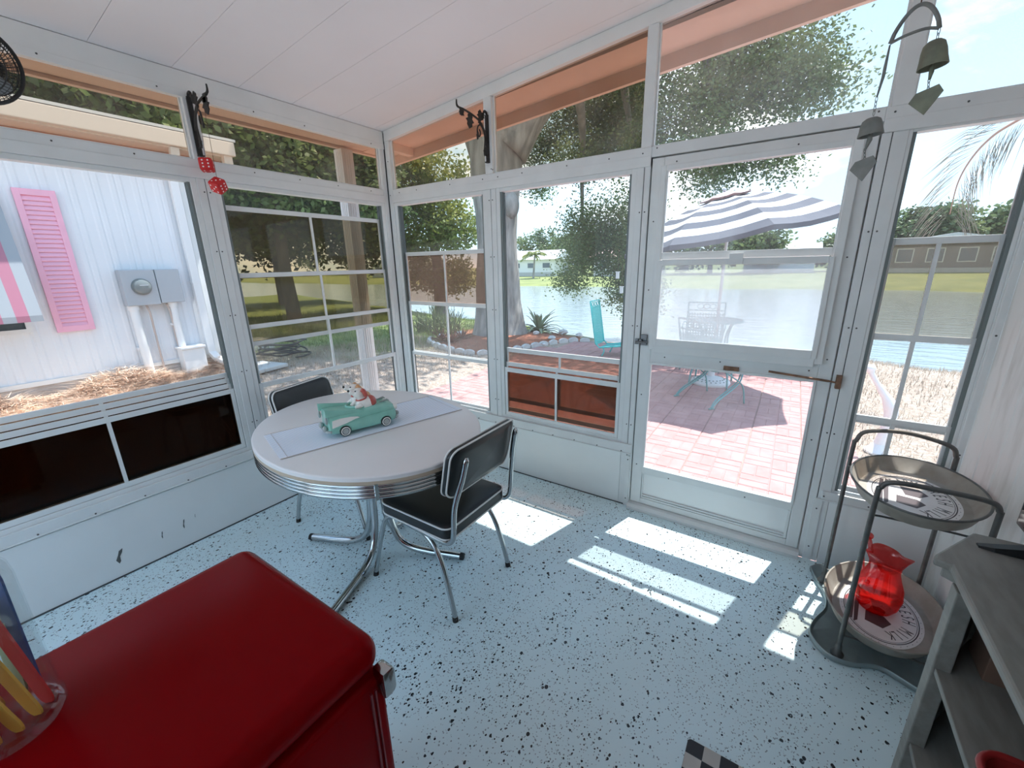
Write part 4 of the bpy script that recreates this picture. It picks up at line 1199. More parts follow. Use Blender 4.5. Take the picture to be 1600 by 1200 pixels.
# things on and in it
tv = thing('television', 'black framed flat screen standing on the grey cabinet', 'television', (3.28, -1.3, 0.75))
SCR = pmat('screen_glass', (0.02, 0.02, 0.025), 0.08)
BPL = pmat('black_plastic', (0.012, 0.012, 0.013), 0.3)
tvy = hit(1586, 838, 0, 3.283).y
mesh('bezel', MB().box(3.275, 3.30, tvy - 0.75, tvy, 0.775, 1.22), BPL, tv, bevel=0.004)
mesh('screen', MB().box(3.2735, 3.2755, tvy - 0.738, tvy - 0.012, 0.787, 1.208), SCR, tv)
for yy in (tvy - 0.14, tvy - 0.60):
    mesh('stand_foot', MB().ring_loft([[(x, yy - w_, 0.7505), (x, yy + w_, 0.7505), (x, yy + w_ * 0.7, z), (x, yy - w_ * 0.7, z)] for x, w_, z in ((3.172, 0.010, 0.755), (3.20, 0.016, 0.760), (3.285, 0.018, 0.785), (3.335, 0.012, 0.758))]), BPL, tv)
REDP = pmat('red_plastic', (0.33, 0.02, 0.02), 0.35)
def bin_ring(s, z, o=0.0): return [(3.202 + x * s, -1.545 + y * s, z) for x, y in rrect(0.122 + o, 0.185 + o, 0.05, 0.05)]
bn = thing('red_bin', 'red plastic bin on the middle shelf of the grey cabinet', 'bin', (3.202, -1.545, 0.463))
mesh('shell', MB().ring_loft([bin_ring(0.78, 0.4635), bin_ring(0.98, 0.575), bin_ring(0.94, 0.575), bin_ring(0.76, 0.468)]), REDP, bn, smooth=True, angle=40)
mesh('rim', MB().tube(bin_ring(0.975, 0.577), 0.007, 8, closed=True), REDP, bn, smooth=True)
BRN = pmat('brown_card', (0.17, 0.10, 0.07), 0.8)
bx_ = thing('brown_box', 'small brown cardboard box tucked on the upper shelf of the cabinet', 'box', (3.255, -0.98, 0.463))
mesh('carton', MB().box(3.20, 3.305, -1.03, -0.925, 0.4632, 0.585), BRN, bx_, bevel=0.002)
mesh('flap', MB().box(3.198, 3.307, -0.98, -0.974, 0.585, 0.587), BRN, bx_)
bh = thing('black_camera_case', 'small black case sitting on the brown box', 'case', (3.255, -0.985, 0.588))
mesh('pouch', fuse(MB().sphere((3.255, -0.985, 0.622), 0.042, 14, 10, (0.9, 1, 0.8)).box(3.225, 3.285, -1.02, -0.95, 0.5885, 0.62), 0.006, 3), BLACK, bh, smooth=True)
mesh('strap', MB().tube(smoothpath([(3.225, -1.015, 0.62), (3.222, -1.0, 0.672), (3.25, -0.98, 0.68), (3.28, -0.955, 0.64)], 5), 0.004, 6), BLACK, bh, smooth=True)

# ================================================================== CHECKED MAT
CK = pmat('check_black', (0.008, 0.010, 0.014), 0.45)
CW = pmat('check_white', (0.52, 0.50, 0.46), 0.5, var=0.1, vscale=15)
mt = thing('checkered_mat', 'black and white checkered mat lying on the floor', 'mat', (2.80, -1.42, 0))
q = 0.0485
mesh('backing', MB().prism([(2.80 + x, -1.42 + y) for x, y in rrect(4.5 * q - 0.0, 4 * q, 0.012, 0.012)], 0.0003, 0.0055), CK, mt)
for i in range(9):
    for j in range(8):
        x0, y0 = 2.80 - 4.5 * q + i * q, -1.42 + 4 * q - (j + 1) * q
        corner = (i in (0, 8)) and (j in (0, 7))
        black = (i + j) % 2 == 0
        if black and corner: continue
        mesh('square', MB().box(x0 + 0.0004, x0 + q - 0.0004, y0 + 0.0004, y0 + q - 0.0004, 0.0053, 0.0075), CK if black else CW, mt)

# ================================================================== WALL BRACKETS
def bracket(label, p0, outdir, length, up_h, base_z):
    """scrolled leaf bracket: p0 wall point of plate bottom, outdir unit vector into the room"""
    O = Vector(outdir)
    sd = O.cross(Vector((0, 0, 1)))
    t = thing('scroll_bracket', label, 'bracket', tuple(p0))
    B = Vector(p0)
    def pt(o, z, s=0.0): return B + O * o + Vector((0, 0, z)) + sd * s
    pl = MB()
    pl.obox(pt(0.006, up_h / 2), O * 0.005, sd * 0.011, (0, 0, up_h / 2))
    pl.tube(smoothpath([pt(0.006, up_h), pt(0.012, up_h + 0.012), pt(0.026, up_h + 0.016), pt(0.034, up_h + 0.008)], 4), 0.007, 8)
    pl.obox(pt(0.012, 0.0), O * 0.014, sd * 0.012, (0, 0, 0.003))
    mesh('back_plate', pl, BLACKIRON, t)
    armp = smoothpath([pt(0.012, up_h * 0.42), pt(0.03, up_h * 0.62), pt(0.075, up_h * 0.80), pt(0.14, up_h * 0.87), pt(0.20, up_h * 0.90), pt(length - 0.05, up_h * 0.91), pt(length - 0.012, up_h * 0.91), pt(length, up_h * 0.95), pt(length, up_h * 1.04)], 5)
    mesh('arm', MB().tube(armp, [0.0058] * (len(armp) - 6) + [0.005, 0.0048, 0.0045, 0.004, 0.004, 0.003], 8), BLACKIRON, t, smooth=True)
    arm2 = smoothpath([pt(0.014, up_h * 0.13), pt(0.028, up_h * 0.16), pt(0.036, up_h * 0.30), pt(0.030, up_h * 0.50), pt(0.048, up_h * 0.68), pt(0.09, up_h * 0.79)], 5)
    mesh('lower_stem', MB().tube(arm2, 0.0052, 8), BLACKIRON, t, smooth=True)
    curl = smoothpath([pt(0.075, up_h * 0.74), pt(0.095, up_h * 0.70), pt(0.105, up_h * 0.60), pt(0.098, up_h * 0.50), pt(0.082, up_h * 0.50), pt(0.075, up_h * 0.58), pt(0.085, up_h * 0.64)], 5)
    mesh('tendril', MB().tube(curl, 0.0042, 8), BLACKIRON, t, smooth=True)
    def leaf(c, d, L, W):
        d = Vector(d).normalized(); c = Vector(c)
        w = d.cross(sd).normalized()
        pts = [(0, 0), (0.2, 0.6), (0.35, 0.45), (0.5, 1.0), (0.62, 0.55), (0.8, 0.6), (1, 0), (0.8, -0.6), (0.62, -0.55), (0.5, -1.0), (0.35, -0.45), (0.2, -0.6)]
        m = MB().ring_loft([[c + d * (L * a) + w * (W * b) + sd * (k * 0.003) for a, b in pts] for k in (-1, 1)])
        mesh('iron_leaf', m, BLACKIRON, t)
    leaf(pt(0.165, up_h * 0.90), O * 0.15 + Vector((0, 0, -1)), 0.085, 0.036)
    leaf(pt(0.075, up_h * 0.80), O * -0.05 + Vector((0, 0, 1)), 0.065, 0.026)
    leaf(pt(0.06, up_h * 0.84), O * -0.5 + Vector((0, 0, 1)), 0.055, 0.018)
    leaf(pt(length - 0.055, up_h * 0.91), O * 0.5 + Vector((0, 0, -0.6)), 0.045, 0.026)
    leaf(pt(0.10, up_h * 0.60), O * 0.1 + Vector((0, 0, -1)), 0.05, 0.012)
    leaf(pt(0.034, up_h * 0.34), O * 0.1 + Vector((0, 0, -1)), 0.06, 0.012)
    return t
bracket('black iron leaf scroll bracket on the door wall transom bar', (0.956, -0.004, 2.118), (0, -1, 0), 0.285, 0.262, 0)
bracket('black iron leaf scroll bracket on the left wall holding the red dice', (0.0, -1.234, 2.072), (1, 0, 0), 0.215, 0.268, 0)

# ================================================================== RED DICE
DIER = pmat('red_dice_plush', (0.55, 0.01, 0.012), 0.5, bump=0.3, bscale=250)
PIPW = pmat('white_pip', (0.85, 0.80, 0.80), 0.6)
def die(label, c, s, rot, string_top):
    t = thing('plush_dice', label, 'dice', (c[0], c[1], c[2] - s / 2))
    t.rotation_euler = (0, 0, 0)
    cube = mesh('cube', MB().box(-s / 2, s / 2, -s / 2, s / 2, -s / 2, s / 2), DIER, t, world=False, bevel=s * 0.17, seg=4, smooth=True)
    cube.location = (0, 0, s / 2); cube.rotation_euler = rot
    pips = MB()
    lay = {'x': [(-.2, -.26), (-.2, 0), (-.2, .26), (.2, -.26), (.2, 0), (.2, .26)], '-y': [(-.24, -.24), (-.24, .24), (.24, -.24), (.24, .24), (0, 0)], 'z': [(-.22, -.22), (0, 0), (.22, .22)], '-x': [(0, 0)], 'y': [(-.22, .22), (.22, -.22)], '-z': [(-.22, -.22), (.22, .22), (-.22, .22), (.22, -.22)]}
    for ax, L in lay.items():
        sg = -1 if ax[0] == '-' else 1
        k = 'xyz'.index(ax[-1])
        for a, b in L:
            c0, c1 = [0, 0, 0], [0, 0, 0]
            c0[k], c1[k] = sg * s * 0.49, sg * s * 0.512
            o1, o2 = [i for i in range(3) if i != k]
            for cc in (c0, c1): cc[o1], cc[o2] = a * s, b * s
            pips.cyl(c0, c1, s * 0.075, s * 0.06, 8)
    pm_ = mesh('pips', pips, PIPW, cube, world=False)
    b = Vector(string_top) - Vector((c[0], c[1], c[2] - s / 2))
    mesh('string', MB().tube([(0, 0, s), tuple(b)], 0.0011, 5), STRING, t, world=False)
d1 = hit(323, 258, 0, 0.075); d2 = hit(341, 290, 0, 0.13)
die('upper red plush dice dangling from the left wall bracket', d1, 0.060, (0.05, -0.1, -0.55), (0.10, -1.234, 2.30))
die('lower red plush dice dangling from the left wall bracket', d2, 0.060, (0.7, 0.35, 0.5), (0.15, -1.234, 2.31))

# ================================================================== WIND BELLS
PATINA = pmat('green_patina', (0.24, 0.26, 0.19), 0.6, 0.3, col2=(0.17, 0.18, 0.14), vscale=25)
PATG = pmat('grey_patina', (0.25, 0.26, 0.25), 0.6, 0.3, col2=(0.19, 0.20, 0.19), vscale=25)
YC = -0.5
hc = hit(1433, 58, 1, YC)
wb1 = thing('wind_bells', 'pair of weathered bronze wind bells hanging on a half hoop', 'wind chime', (hc.x, hc.y, hc.z - 0.3))
pL, pR = hit(1391, 68, 1, YC), hit(1468, 44, 1, YC)
mid = (pL + pR) / 2
hb_ = [pL + (pR - pL) * f + Vector((0, 0, 0.075 * math.sin(PI * f) ** 0.7)) for f in [k / 20 for k in range(21)]]
mesh('hoop', MB().tube(hb_, 0.0055, 8, flat=0.6), PATG, wb1, smooth=True)
bar = smoothpath([pL, pL + (pR - pL) * 0.3 + Vector((0, 0, 0.008)), pL + (pR - pL) * 0.7 + Vector((0, 0, 0.010)), pR], 5)
mesh('crossbar', MB().tube(bar, 0.0042, 8), PATG, wb1, smooth=True)
topz = zc(mid.x)
mesh('hanging_cord', MB().tube([mid + Vector((0, 0, 0.075)), (mid.x, mid.y, topz)], 0.0016, 6), STRING, wb1)
mesh('ceiling_hook', MB().tube(arc((mid.x, mid.y, topz - 0.018), 0.012, -60, 200, 12), 0.002, 6), SCREW, wb1)
def chain(a, b, parent, r=0.0035, mat=PATG):
    a, b = Vector(a), Vector(b)
    L = (b - a).length; n = max(2, int(L / (r * 3.0)))
    m = MB()
    d = (b - a).normalized(); s1 = d.orthogonal().normalized(); s2 = d.cross(s1)
    for i in range(n):
        c = a + (b - a) * ((i + 0.5) / n)
        s = s1 if i % 2 else s2
        m.tube([c + d * (L / n * 0.72 * math.cos(t)) + s * (r * math.sin(t)) for t in [2 * PI * k / 8 for k in range(8)]], 0.0009, 5, closed=True)
    mesh('chain', m, mat, parent)
def bell(c, r, h, tilt, mat, parent):
    prof = [(0.15, 1.0), (0.45, 0.98), (0.72, 0.86), (0.86, 0.6), (0.93, 0.3), (1.04, 0.0), (0.98, 0.0), (0.86, 0.3), (0.78, 0.6), (0.6, 0.82), (0.1, 0.9)]
    o = mesh('bell', MB().lathe([(p * r, z * h) for p, z in prof], (0, 0, 0), 24, caps=True), mat, parent, smooth=True, world=False, angle=50)
    o.location = Vector(c) - worldloc(parent); o.rotation_euler = tilt
    return o
def sail(c, s, rz, mat, parent):
    pts = [(-0.62, 0.5), (0.55, 0.72), (0.85, 0.25), (0.02, -0.95), (-0.95, 0.0)]
    o = mesh('wind_sail', MB().ring_loft([[(x * s, y_ * 0.0016, z * s) for x, z in pts] for y_ in (-1, 1)]), mat, parent, world=False, bevel=0.0006)
    o.location = Vector(c) - worldloc(parent); o.rotation_euler = (0.1, 0.0, rz)
    return o
bR = hit(1457, 105, 1, YC); tR = hit(1464, 62, 1, YC); sR = hit(1447, 155, 1, YC)
chain(pR, tR, wb1); bell(bR, 0.033, (tR - bR).length, (0, -0.12, 0), PATINA, wb1)
mesh('clapper', MB().tube([bR + Vector((0, 0, 0.03)), bR + Vector((0.0, 0, -0.012)), hit(1452, 125, 1, YC)], [0.003, 0.006, 0.003], 8), PATINA, wb1, smooth=True)
chain(hit(1452, 122, 1, YC), sR + Vector((0, 0, 0.02)), wb1, 0.003); sail(sR, 0.043, -0.5, PATINA, wb1)
kL = hit(1370, 152, 1, YC)
mesh('long_link', MB().tube([pL - Vector((0, 0, 0.004)), hit(1383, 105, 1, YC), hit(1380, 120, 1, YC), kL], [0.0022, 0.0042, 0.0042, 0.0022], 8), PATG, wb1, smooth=True)
bL = hit(1360, 212, 1, YC); tL = hit(1365, 180, 1, YC); sL = hit(1349, 262, 1, YC)
chain(kL, tL, wb1); bell(bL, 0.032, 0.050, (0, -0.1, 0), PATG, wb1)
mesh('clapper', MB().tube([bL + Vector((0, 0, 0.03)), bL + Vector((0.0, 0, -0.012)), hit(1351, 236, 1, YC)], [0.003, 0.007, 0.002], 8), PATG, wb1, smooth=True)
chain(hit(1351, 233, 1, YC), sL + Vector((0, 0, 0.02)), wb1, 0.003); sail(sL, 0.042, -0.6, PATG, wb1)

# ================================================================== WALL FAN (its cage edge shows at the left)
FC = hit(-42, 96, 0, 0.26)
fan = thing('wall_fan', 'black wire cage fan mounted high on the left wall', 'fan', (0.0, FC.y, FC.z - 0.2))
axis = Vector((0.80, -0.55, -0.2)).normalized()
s1 = axis.cross(Vector((0, 0, 1))).normalized(); s2 = s1.cross(axis)
FR = 0.118
def fp(r, a, d): return FC + s1 * (r * math.cos(a)) + s2 * (r * math.sin(a)) + axis * d
mesh('cage_ring', MB().tube([fp(FR, 2 * PI * k / 48, 0) for k in range(48)], 0.006, 8, closed=True), BLACKIRON, fan, smooth=True)
for sg, nm, dep in ((1, 'front_cage', 0.05), (-1, 'rear_cage', 0.06)):
    cg = MB()
    for k in range(56):
        a = 2 * PI * k / 56
        cg.tube([fp(FR * math.cos(t), a + 0.15 * t, sg * dep * math.sin(t)) for t in [j * (PI / 2 - 0.22) / 6 for j in range(7)]], 0.0011, 4)
    for j in range(1, 9):
        t = j * (PI / 2 - 0.22) / 8
        cg.tube([fp(FR * math.cos(t), 2 * PI * k / 48, sg * dep * math.sin(t)) for k in range(48)], 0.001 if j != 4 else 0.0026, 4, closed=True)
    mesh(nm, cg, BLACKIRON, fan)
for k in range(3):
    a = 2 * PI * k / 3
    bl = MB().ring_loft([[fp(r, a + da, o + 0.02 * math.sin(da * 2)) for da in (-w_, -w_ * 0.3, w_ * 0.4, w_)] for o in (0.0,) for r, w_ in ((0.02, 0.5), (0.05, 0.42), (0.085, 0.38), (0.10, 0.25))])
    mesh('blade', bl, pmat('grey_blade', (0.25, 0.27, 0.28), 0.4), fan)
mesh('motor', MB().tube([FC - axis * 0.11, FC - axis * 0.10, FC - axis * 0.05, FC + axis * 0.012, FC + axis * 0.02], [0.025, 0.034, 0.034, 0.02, 0.008], 16), BLACKIRON, fan, smooth=True)
mesh('wall_arm', MB().tube([FC - axis * 0.10, (0.08, FC.y - 0.02, FC.z), (0.0, FC.y - 0.02, FC.z)], 0.014, 10), BLACKIRON, fan, smooth=True)
mesh('wall_plate', MB().box(0.0, 0.012, FC.y - 0.06, FC.y + 0.02, FC.z - 0.05, FC.z + 0.05), BLACKIRON, fan)

# ================================================================== OUTSIDE: GROUND, LAKE
rng = np.random.default_rng(7)
LAKEZ = -0.52
def shore(x):                      # near shoreline y for a given x
    return 8.35 + 0.9 * max(0.0, (-1.0 - x)) * 0.30 + 0.25 * math.sin(x * 0.9) + (0.2 * math.sin(x * 2.3))
def gz(x, y):
    """lawn height"""
    z = -0.135
    z += 0.30 * min(1, max(0, (-1.2 - x) / 2.2)) * min(1, max(0, (5.0 - y) / 4.0))       # rises to the neighbour
    d = shore(x) - y
    if d < 2.4: z -= 0.5 * (1 - max(d, -1.5) / 2.4) ** 1.4 * 0.8
    return z
def ground_mat():
    m, n, l = _new('lawn_ground')
    out = n.new('ShaderNodeOutputMaterial')
    b = n.new('ShaderNodeBsdfPrincipled'); b.inputs['Roughness'].default_value = 0.9
    g = n.new('ShaderNodeNewGeometry')
    def noise_(s, d=5):
        q = n.new('ShaderNodeTexNoise'); q.inputs['Scale'].default_value = s; q.inputs['Detail'].default_value = d
        l.new(g.outputs['Position'], q.inputs['Vector']); return q.outputs['Fac']
    def ramp(f, a, b_, c1, c2):
        q = n.new('ShaderNodeValToRGB'); q.color_ramp.elements[0].position = a; q.color_ramp.elements[1].position = b_
        q.color_ramp.elements[0].color = (*c1, 1); q.color_ramp.elements[1].color = (*c2, 1)
        l.new(f, q.inputs[0]); return q.outputs[0]
    green = ramp(noise_(9), 0.3, 0.7, (0.10, 0.16, 0.045), (0.26, 0.31, 0.10))
    dry = ramp(noise_(28), 0.32, 0.68, (0.28, 0.205, 0.16), (0.54, 0.445, 0.37))
    sp = n.new('ShaderNodeSeparateXYZ'); l.new(g.outputs['Position'], sp.inputs[0])
    # lawn stays green away from the buildings, to the left and towards the lake
    ma = n.new('ShaderNodeMath'); ma.operation = 'MULTIPLY_ADD'; ma.inputs[1].default_value = -0.42; ma.inputs[2].default_value = -1.05
    l.new(sp.outputs['X'], ma.inputs[0])
    mb_ = n.new('ShaderNodeMath'); mb_.operation = 'MULTIPLY_ADD'; mb_.inputs[1].default_value = 0.16
    l.new(sp.outputs['Y'], mb_.inputs[0]); l.new(ma.outputs[0], mb_.inputs[2])
    mc = n.new('ShaderNodeMath'); mc.operation = 'MULTIPLY_ADD'; mc.inputs[1].default_value = 1.6; mc.inputs[2].default_value = -1.15
    l.new(noise_(1.3), mc.inputs[0])
    md = n.new('ShaderNodeMath'); md.operation = 'ADD'; md.use_clamp = True
    l.new(mb_.outputs[0], md.inputs[0]); l.new(mc.outputs[0], md.inputs[1])
    mx_ = n.new('ShaderNodeMixRGB'); l.new(md.outputs[0], mx_.inputs[0]); l.new(dry, mx_.inputs[1]); l.new(green, mx_.inputs[2])
    l.new(mx_.outputs[0], b.inputs['Base Color'])
    bp = n.new('ShaderNodeBump'); bp.inputs['Strength'].default_value = 0.7; bp.inputs['Distance'].default_value = 0.03
    l.new(noise_(45), bp.inputs['Height']); l.new(bp.outputs[0], b.inputs['Normal'])
    l.new(b.outputs[0], out.inputs[0])
    return m
xs = np.unique(np.concatenate([np.linspace(-26, -6, 22), np.linspace(-6, 7, 53), np.linspace(7, 22, 16)]))
ys = np.unique(np.concatenate([np.linspace(-14, -1, 14), np.linspace(-1, 14, 61)]))
V, F = [], []
for i, x in enumerate(xs):
    for j, y in enumerate(ys):
        V.append((x, y, gz(x, y) + 0.015 * math.sin(x * 2.1 + y * 1.3) * math.cos(y * 1.7) * (0 if (-1.9 < x < 3.6 and y < 6.5) else 1)))
ny_ = len(ys)
for i in range(len(xs) - 1):
    for j in range(ny_ - 1):
        cx_, cy_ = (xs[i] + xs[i + 1]) / 2, (ys[j] + ys[j + 1]) / 2
        if 0.05 < cx_ < 3.3 and -3.5 < cy_ < -0.05: continue
        a = i * ny_ + j
        F.append((a, a + ny_, a + ny_ + 1, a + 1))
gr = npmesh('lawn_ground', V, F, ground_mat(), smooth=True)
tag(gr, 'patchy dry and green lawn running down to the lake', 'lawn', kind='structure')

def lake_mat():
    m, n, l = _new('lake_water')
    out = n.new('ShaderNodeOutputMaterial')
    b = n.new('ShaderNodeBsdfPrincipled')
    b.inputs['Base Color'].default_value = (0.24, 0.30, 0.33, 1)
    b.inputs['Roughness'].default_value = 0.10
    b.inputs['IOR'].default_value = 1.33
    b.inputs['Specular IOR Level'].default_value = 1.0
    g = n.new('ShaderNodeNewGeometry')
    mpn = n.new('ShaderNodeMapping'); mpn.inputs['Scale'].default_value = (0.55, 1.5, 1)
    l.new(g.outputs['Position'], mpn.inputs[0])
    q = n.new('ShaderNodeTexNoise'); q.inputs['Scale'].default_value = 2.4; q.inputs['Detail'].default_value = 4
    l.new(mpn.outputs[0], q.inputs['Vector'])
    bp = n.new('ShaderNodeBump'); bp.inputs['Strength'].default_value = 0.55; bp.inputs['Distance'].default_value = 0.06
    l.new(q.outputs['Fac'], bp.inputs['Height']); l.new(bp.outputs[0], b.inputs['Normal'])
    l.new(b.outputs[0], out.inputs[0])
    return m
lk = MB().add([(-80, 6.8, LAKEZ), (70, 6.8, LAKEZ), (70, 36, LAKEZ), (-80, 36, LAKEZ)], [(0, 1, 2, 3)])
tag(mesh('lake', lk, lake_mat()), 'rippled grey blue lake behind the patio', 'lake', kind='structure')
FARG = pmat('far_lawn', (0.24, 0.265, 0.085), 0.9, col2=(0.17, 0.205, 0.065), vscale=0.6, bump=0.4, bscale=8)
fg = MB()
fx = list(np.linspace(-110, 90, 60))
rows = [(31.6, -0.7, 0.8), (32.3, -0.42, 0.6), (34, -0.30, 0.3), (40, -0.05, 0.2), (48, 0.15, 0), (75, 0.3, 0), (220, 0.5, 0)]
for y, z, wv in rows:
    for x in fx: fg.v.append((x, y + wv * math.sin(x * 0.31) + wv * 0.5 * math.sin(x * 0.9), z))
for r in range(len(rows) - 1):
    for i in range(len(fx) - 1):
        a = r * len(fx) + i
        fg.f.append((a, a + 1, a + len(fx) + 1, a + len(fx)))
tag(mesh('far_bank', fg, FARG, smooth=True), 'sunlit grassy bank on the far side of the lake', 'bank', kind='structure')

# ================================================================== PATIO PAVERS
PAVE = pmat('red_paver', (0.56, 0.32, 0.30), 0.85, col2=(0.46, 0.245, 0.225), vscale=5, bump=0.25, bscale=70)
pv = thing('patio', 'pink brick patterned concrete patio outside the screen door', 'patio', (1.5, 3.0, -0.125), kind='structure')
PS = 0.405
def paver_mb():
    m = MB()
    h = PS / 2 - 0.003
    m.box(-h, h, -h, h, -0.045, -0.004)
    # basket weave: quarter blocks of two bricks, alternating direction
    for qx in (-1, 1):
        for qy in (-1, 1):
            cx_, cy_ = qx * h / 2, qy * h / 2
            w, t = h / 2 - 0.002, h / 4 - 0.003
            for s in (-1, 1):
                if qx * qy > 0: x0, x1, y0, y1 = cx_ - w, cx_ + w, cy_ + s * h / 4 - t, cy_ + s * h / 4 + t
                else: x0, x1, y0, y1 = cx_ + s * h / 4 - t, cx_ + s * h / 4 + t, cy_ - w, cy_ + w
                i = 0.004
                b = len(m.v)
                m.v += [(x0, y0, -0.004), (x1, y0, -0.004), (x1, y1, -0.004), (x0, y1, -0.004), (x0 + i, y0 + i, 0), (x1 - i, y0 + i, 0), (x1 - i, y1 - i, 0), (x0 + i, y1 - i, 0)]
                m.f += [tuple(b + k for k in q_) for q_ in ((4, 5, 6, 7), (0, 1, 5, 4), (1, 2, 6, 5), (2, 3, 7, 6), (3, 0, 4, 7))]
    return m
def in_patio(x, y):
    left = -1.75 if y < 3.0 else -1.75 + (y - 3.0) * 0.20
    return left < x < 3.15 and 0.10 < y < 5.85 
first = None
i0 = 0
for iy in range(15):
    for ix in range(-6, 9):
        x, y = 0.08 + PS * (ix + 0.5) , 0.10 + PS * (iy + 0.5)
        if not in_patio(x, y): continue
        if first is None:
            first = mesh('paver', paver_mb(), PAVE, pv, world=False); o = first
        else:
            o = first.copy(); COL.objects.link(o); o.parent = pv
        o.location = (x - 1.5, y - 3.0, 0.0 + rng.uniform(-0.002, 0.002))
        o.rotation_euler = (rng.uniform(-.004, .004), rng.uniform(-.004, .004), (PI / 2) * int(rng.integers(0, 4)))
mesh('sand_bed', MB().box(-1.8, 3.18, 0.08, 6.0, -0.30, -0.138), pmat('joint_sand', (0.36, 0.27, 0.24), 0.95), pv)
mesh('step_edge', MB().box(-0.05, RW + 0.1, 0.07, 0.105, -0.3, -0.11), pmat('slab_edge', (0.5, 0.45, 0.42), 0.9), pv)
# plastic-looking scalloped white edging round the tree bed
WST = pmat('white_stone', (0.62, 0.61, 0.59), 0.85, var=0.15, vscale=20, bump=0.3, bscale=60)
edge = smoothpath([(-3.9, 4.25, 0), (-3.45, 3.75, 0), (-2.9, 3.50, 0), (-2.35, 3.42, 0), (-2.0, 3.55, 0), (-1.75, 4.1, 0), (-1.62, 4.7, 0), (-1.40, 5.3, 0), (-1.15, 5.75, 0), (-0.8, 6.05, 0)], 4)
acc, last = 0, None
pts_ = []
for a, b in zip(edge[:-1], edge[1:]):
    seg = (b - a).length; n_ = max(1, int(seg / 0.05))
    for k in range(n_): pts_.append(a + (b - a) * k / n_)
blk = None
k_ = 0
d_ = 0.0
for a, b in zip(pts_[:-1], pts_[1:]):
    d_ += (b - a).length
    if d_ >= 0.215:
        d_ = 0
        if blk is None:
            m = MB().ring_loft([[(-0.108, y, -0.09), (0.108, y, -0.09), (0.108, y, 0.03), (0.07, y, 0.058), (0.0, y, 0.07), (-0.07, y, 0.058), (-0.108, y, 0.03)] for y in (-0.03, 0.03)])
            blk = tag(mesh('edging_block', m, WST, world=False, bevel=0.008), 'scalloped white edging block in the border round the tree bed', 'edging block', 'scalloped edging round the tree bed')
            o = blk
        else:
            o = blk.copy(); COL.objects.link(o)
        o.location = (a.x, a.y, gz(a.x, a.y) + 0.03)
        o.rotation_euler = (0, 0, math.atan2((b - a).y, (b - a).x) + rng.uniform(-.1, .1))
# red mulch bed
MUL = pmat('red_mulch', (0.42, 0.15, 0.08), 0.95, col2=(0.20, 0.08, 0.05), vscale=30, bump=0.8, bscale=50)
bed = [(p.x, p.y) for p in edge[::2]] + [(-1.2, 6.6), (-2.3, 7.1), (-3.4, 7.0), (-4.3, 6.3), (-4.4, 5.2)]
cb_ = np.mean(np.array(bed), axis=0)
mb = MB()
nb2 = len(bed)
for s, dz in ((1.0, 0.012), (0.6, 0.05), (0.25, 0.07), (0.02, 0.08)):
    for x, y in bed:
        xx, yy = cb_[0] + (x - cb_[0]) * s, cb_[1] + (y - cb_[1]) * s
        mb.v.append((xx, yy, gz(xx, yy) + dz))
for r in range(3):
    for k in range(nb2):
        k2 = (k + 1) % nb2
        mb.f.append((r * nb2 + k, r * nb2 + k2, (r + 1) * nb2 + k2, (r + 1) * nb2 + k))
tag(mesh('mulch_bed', mb, MUL, smooth=True), 'red mulch bed round the foot of the oak', 'flower bed', kind='structure')
def rock(c, s, seed, mat=WST):
    r = np.random.default_rng(seed)
    m = MB()
    n, k = 9, 6
    rings = []
    for i in range(k + 1):
        a = -PI / 2 + PI * i / k
        rings.append([(c[0] + max(0.05, math.cos(a)) * s * (0.8 + 0.45 * r.random()) * math.cos(2 * PI * j / n), c[1] + max(0.05, math.cos(a)) * s * (0.8 + 0.45 * r.random()) * math.sin(2 * PI * j / n), c[2] + s * 0.6 * math.sin(a) * (0.85 + 0.3 * r.random())) for j in range(n)])
    return m.ring_loft(rings)
rk = [((880, 517), .20, 'rounded white rock nestled against the agave'), ((862, 528), .15, 'white rock at the foot of the agave'), ((905, 520), .17, 'flat white rock between the agave and the patio'), ((838, 520), .14, 'small white rock at the oak trunk'), ((850, 537), .10, 'tiny pale rock in the red mulch'), ((720, 522), .20, 'pale rock on the lawn side of the oak'), ((690, 527), .15, 'pale rock among the red bromeliads')]
for i, ((px_, py_), s, lab) in enumerate(rk):
    p = hit(px_, py_, 2, -0.05)
    tag(mesh('rock', rock((p.x, p.y, gz(p.x, p.y) + 0.06 + s * 0.18), s * 0.55, 40 + i), WST, smooth=False), lab, 'rock', 'rocks in the tree bed')

# ================================================================== VEGETATION
BARK = pmat('oak_bark', (0.40, 0.38, 0.35), 0.95, col2=(0.20, 0.19, 0.175), vscale=7, stretch=(1, 1, 0.25), bump=0.9, bscale=14)
BARKD = pmat('dark_bark', (0.20, 0.17, 0.14), 0.95, col2=(0.10, 0.085, 0.07), vscale=9, stretch=(1, 1, 0.3), bump=0.8, bscale=18)
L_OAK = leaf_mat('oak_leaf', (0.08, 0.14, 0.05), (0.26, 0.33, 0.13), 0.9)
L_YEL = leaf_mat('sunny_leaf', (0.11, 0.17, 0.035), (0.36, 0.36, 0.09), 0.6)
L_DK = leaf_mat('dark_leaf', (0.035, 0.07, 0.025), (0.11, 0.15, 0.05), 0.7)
L_FAR = leaf_mat('far_leaf', (0.08, 0.13, 0.06), (0.22, 0.27, 0.11), 0.25)

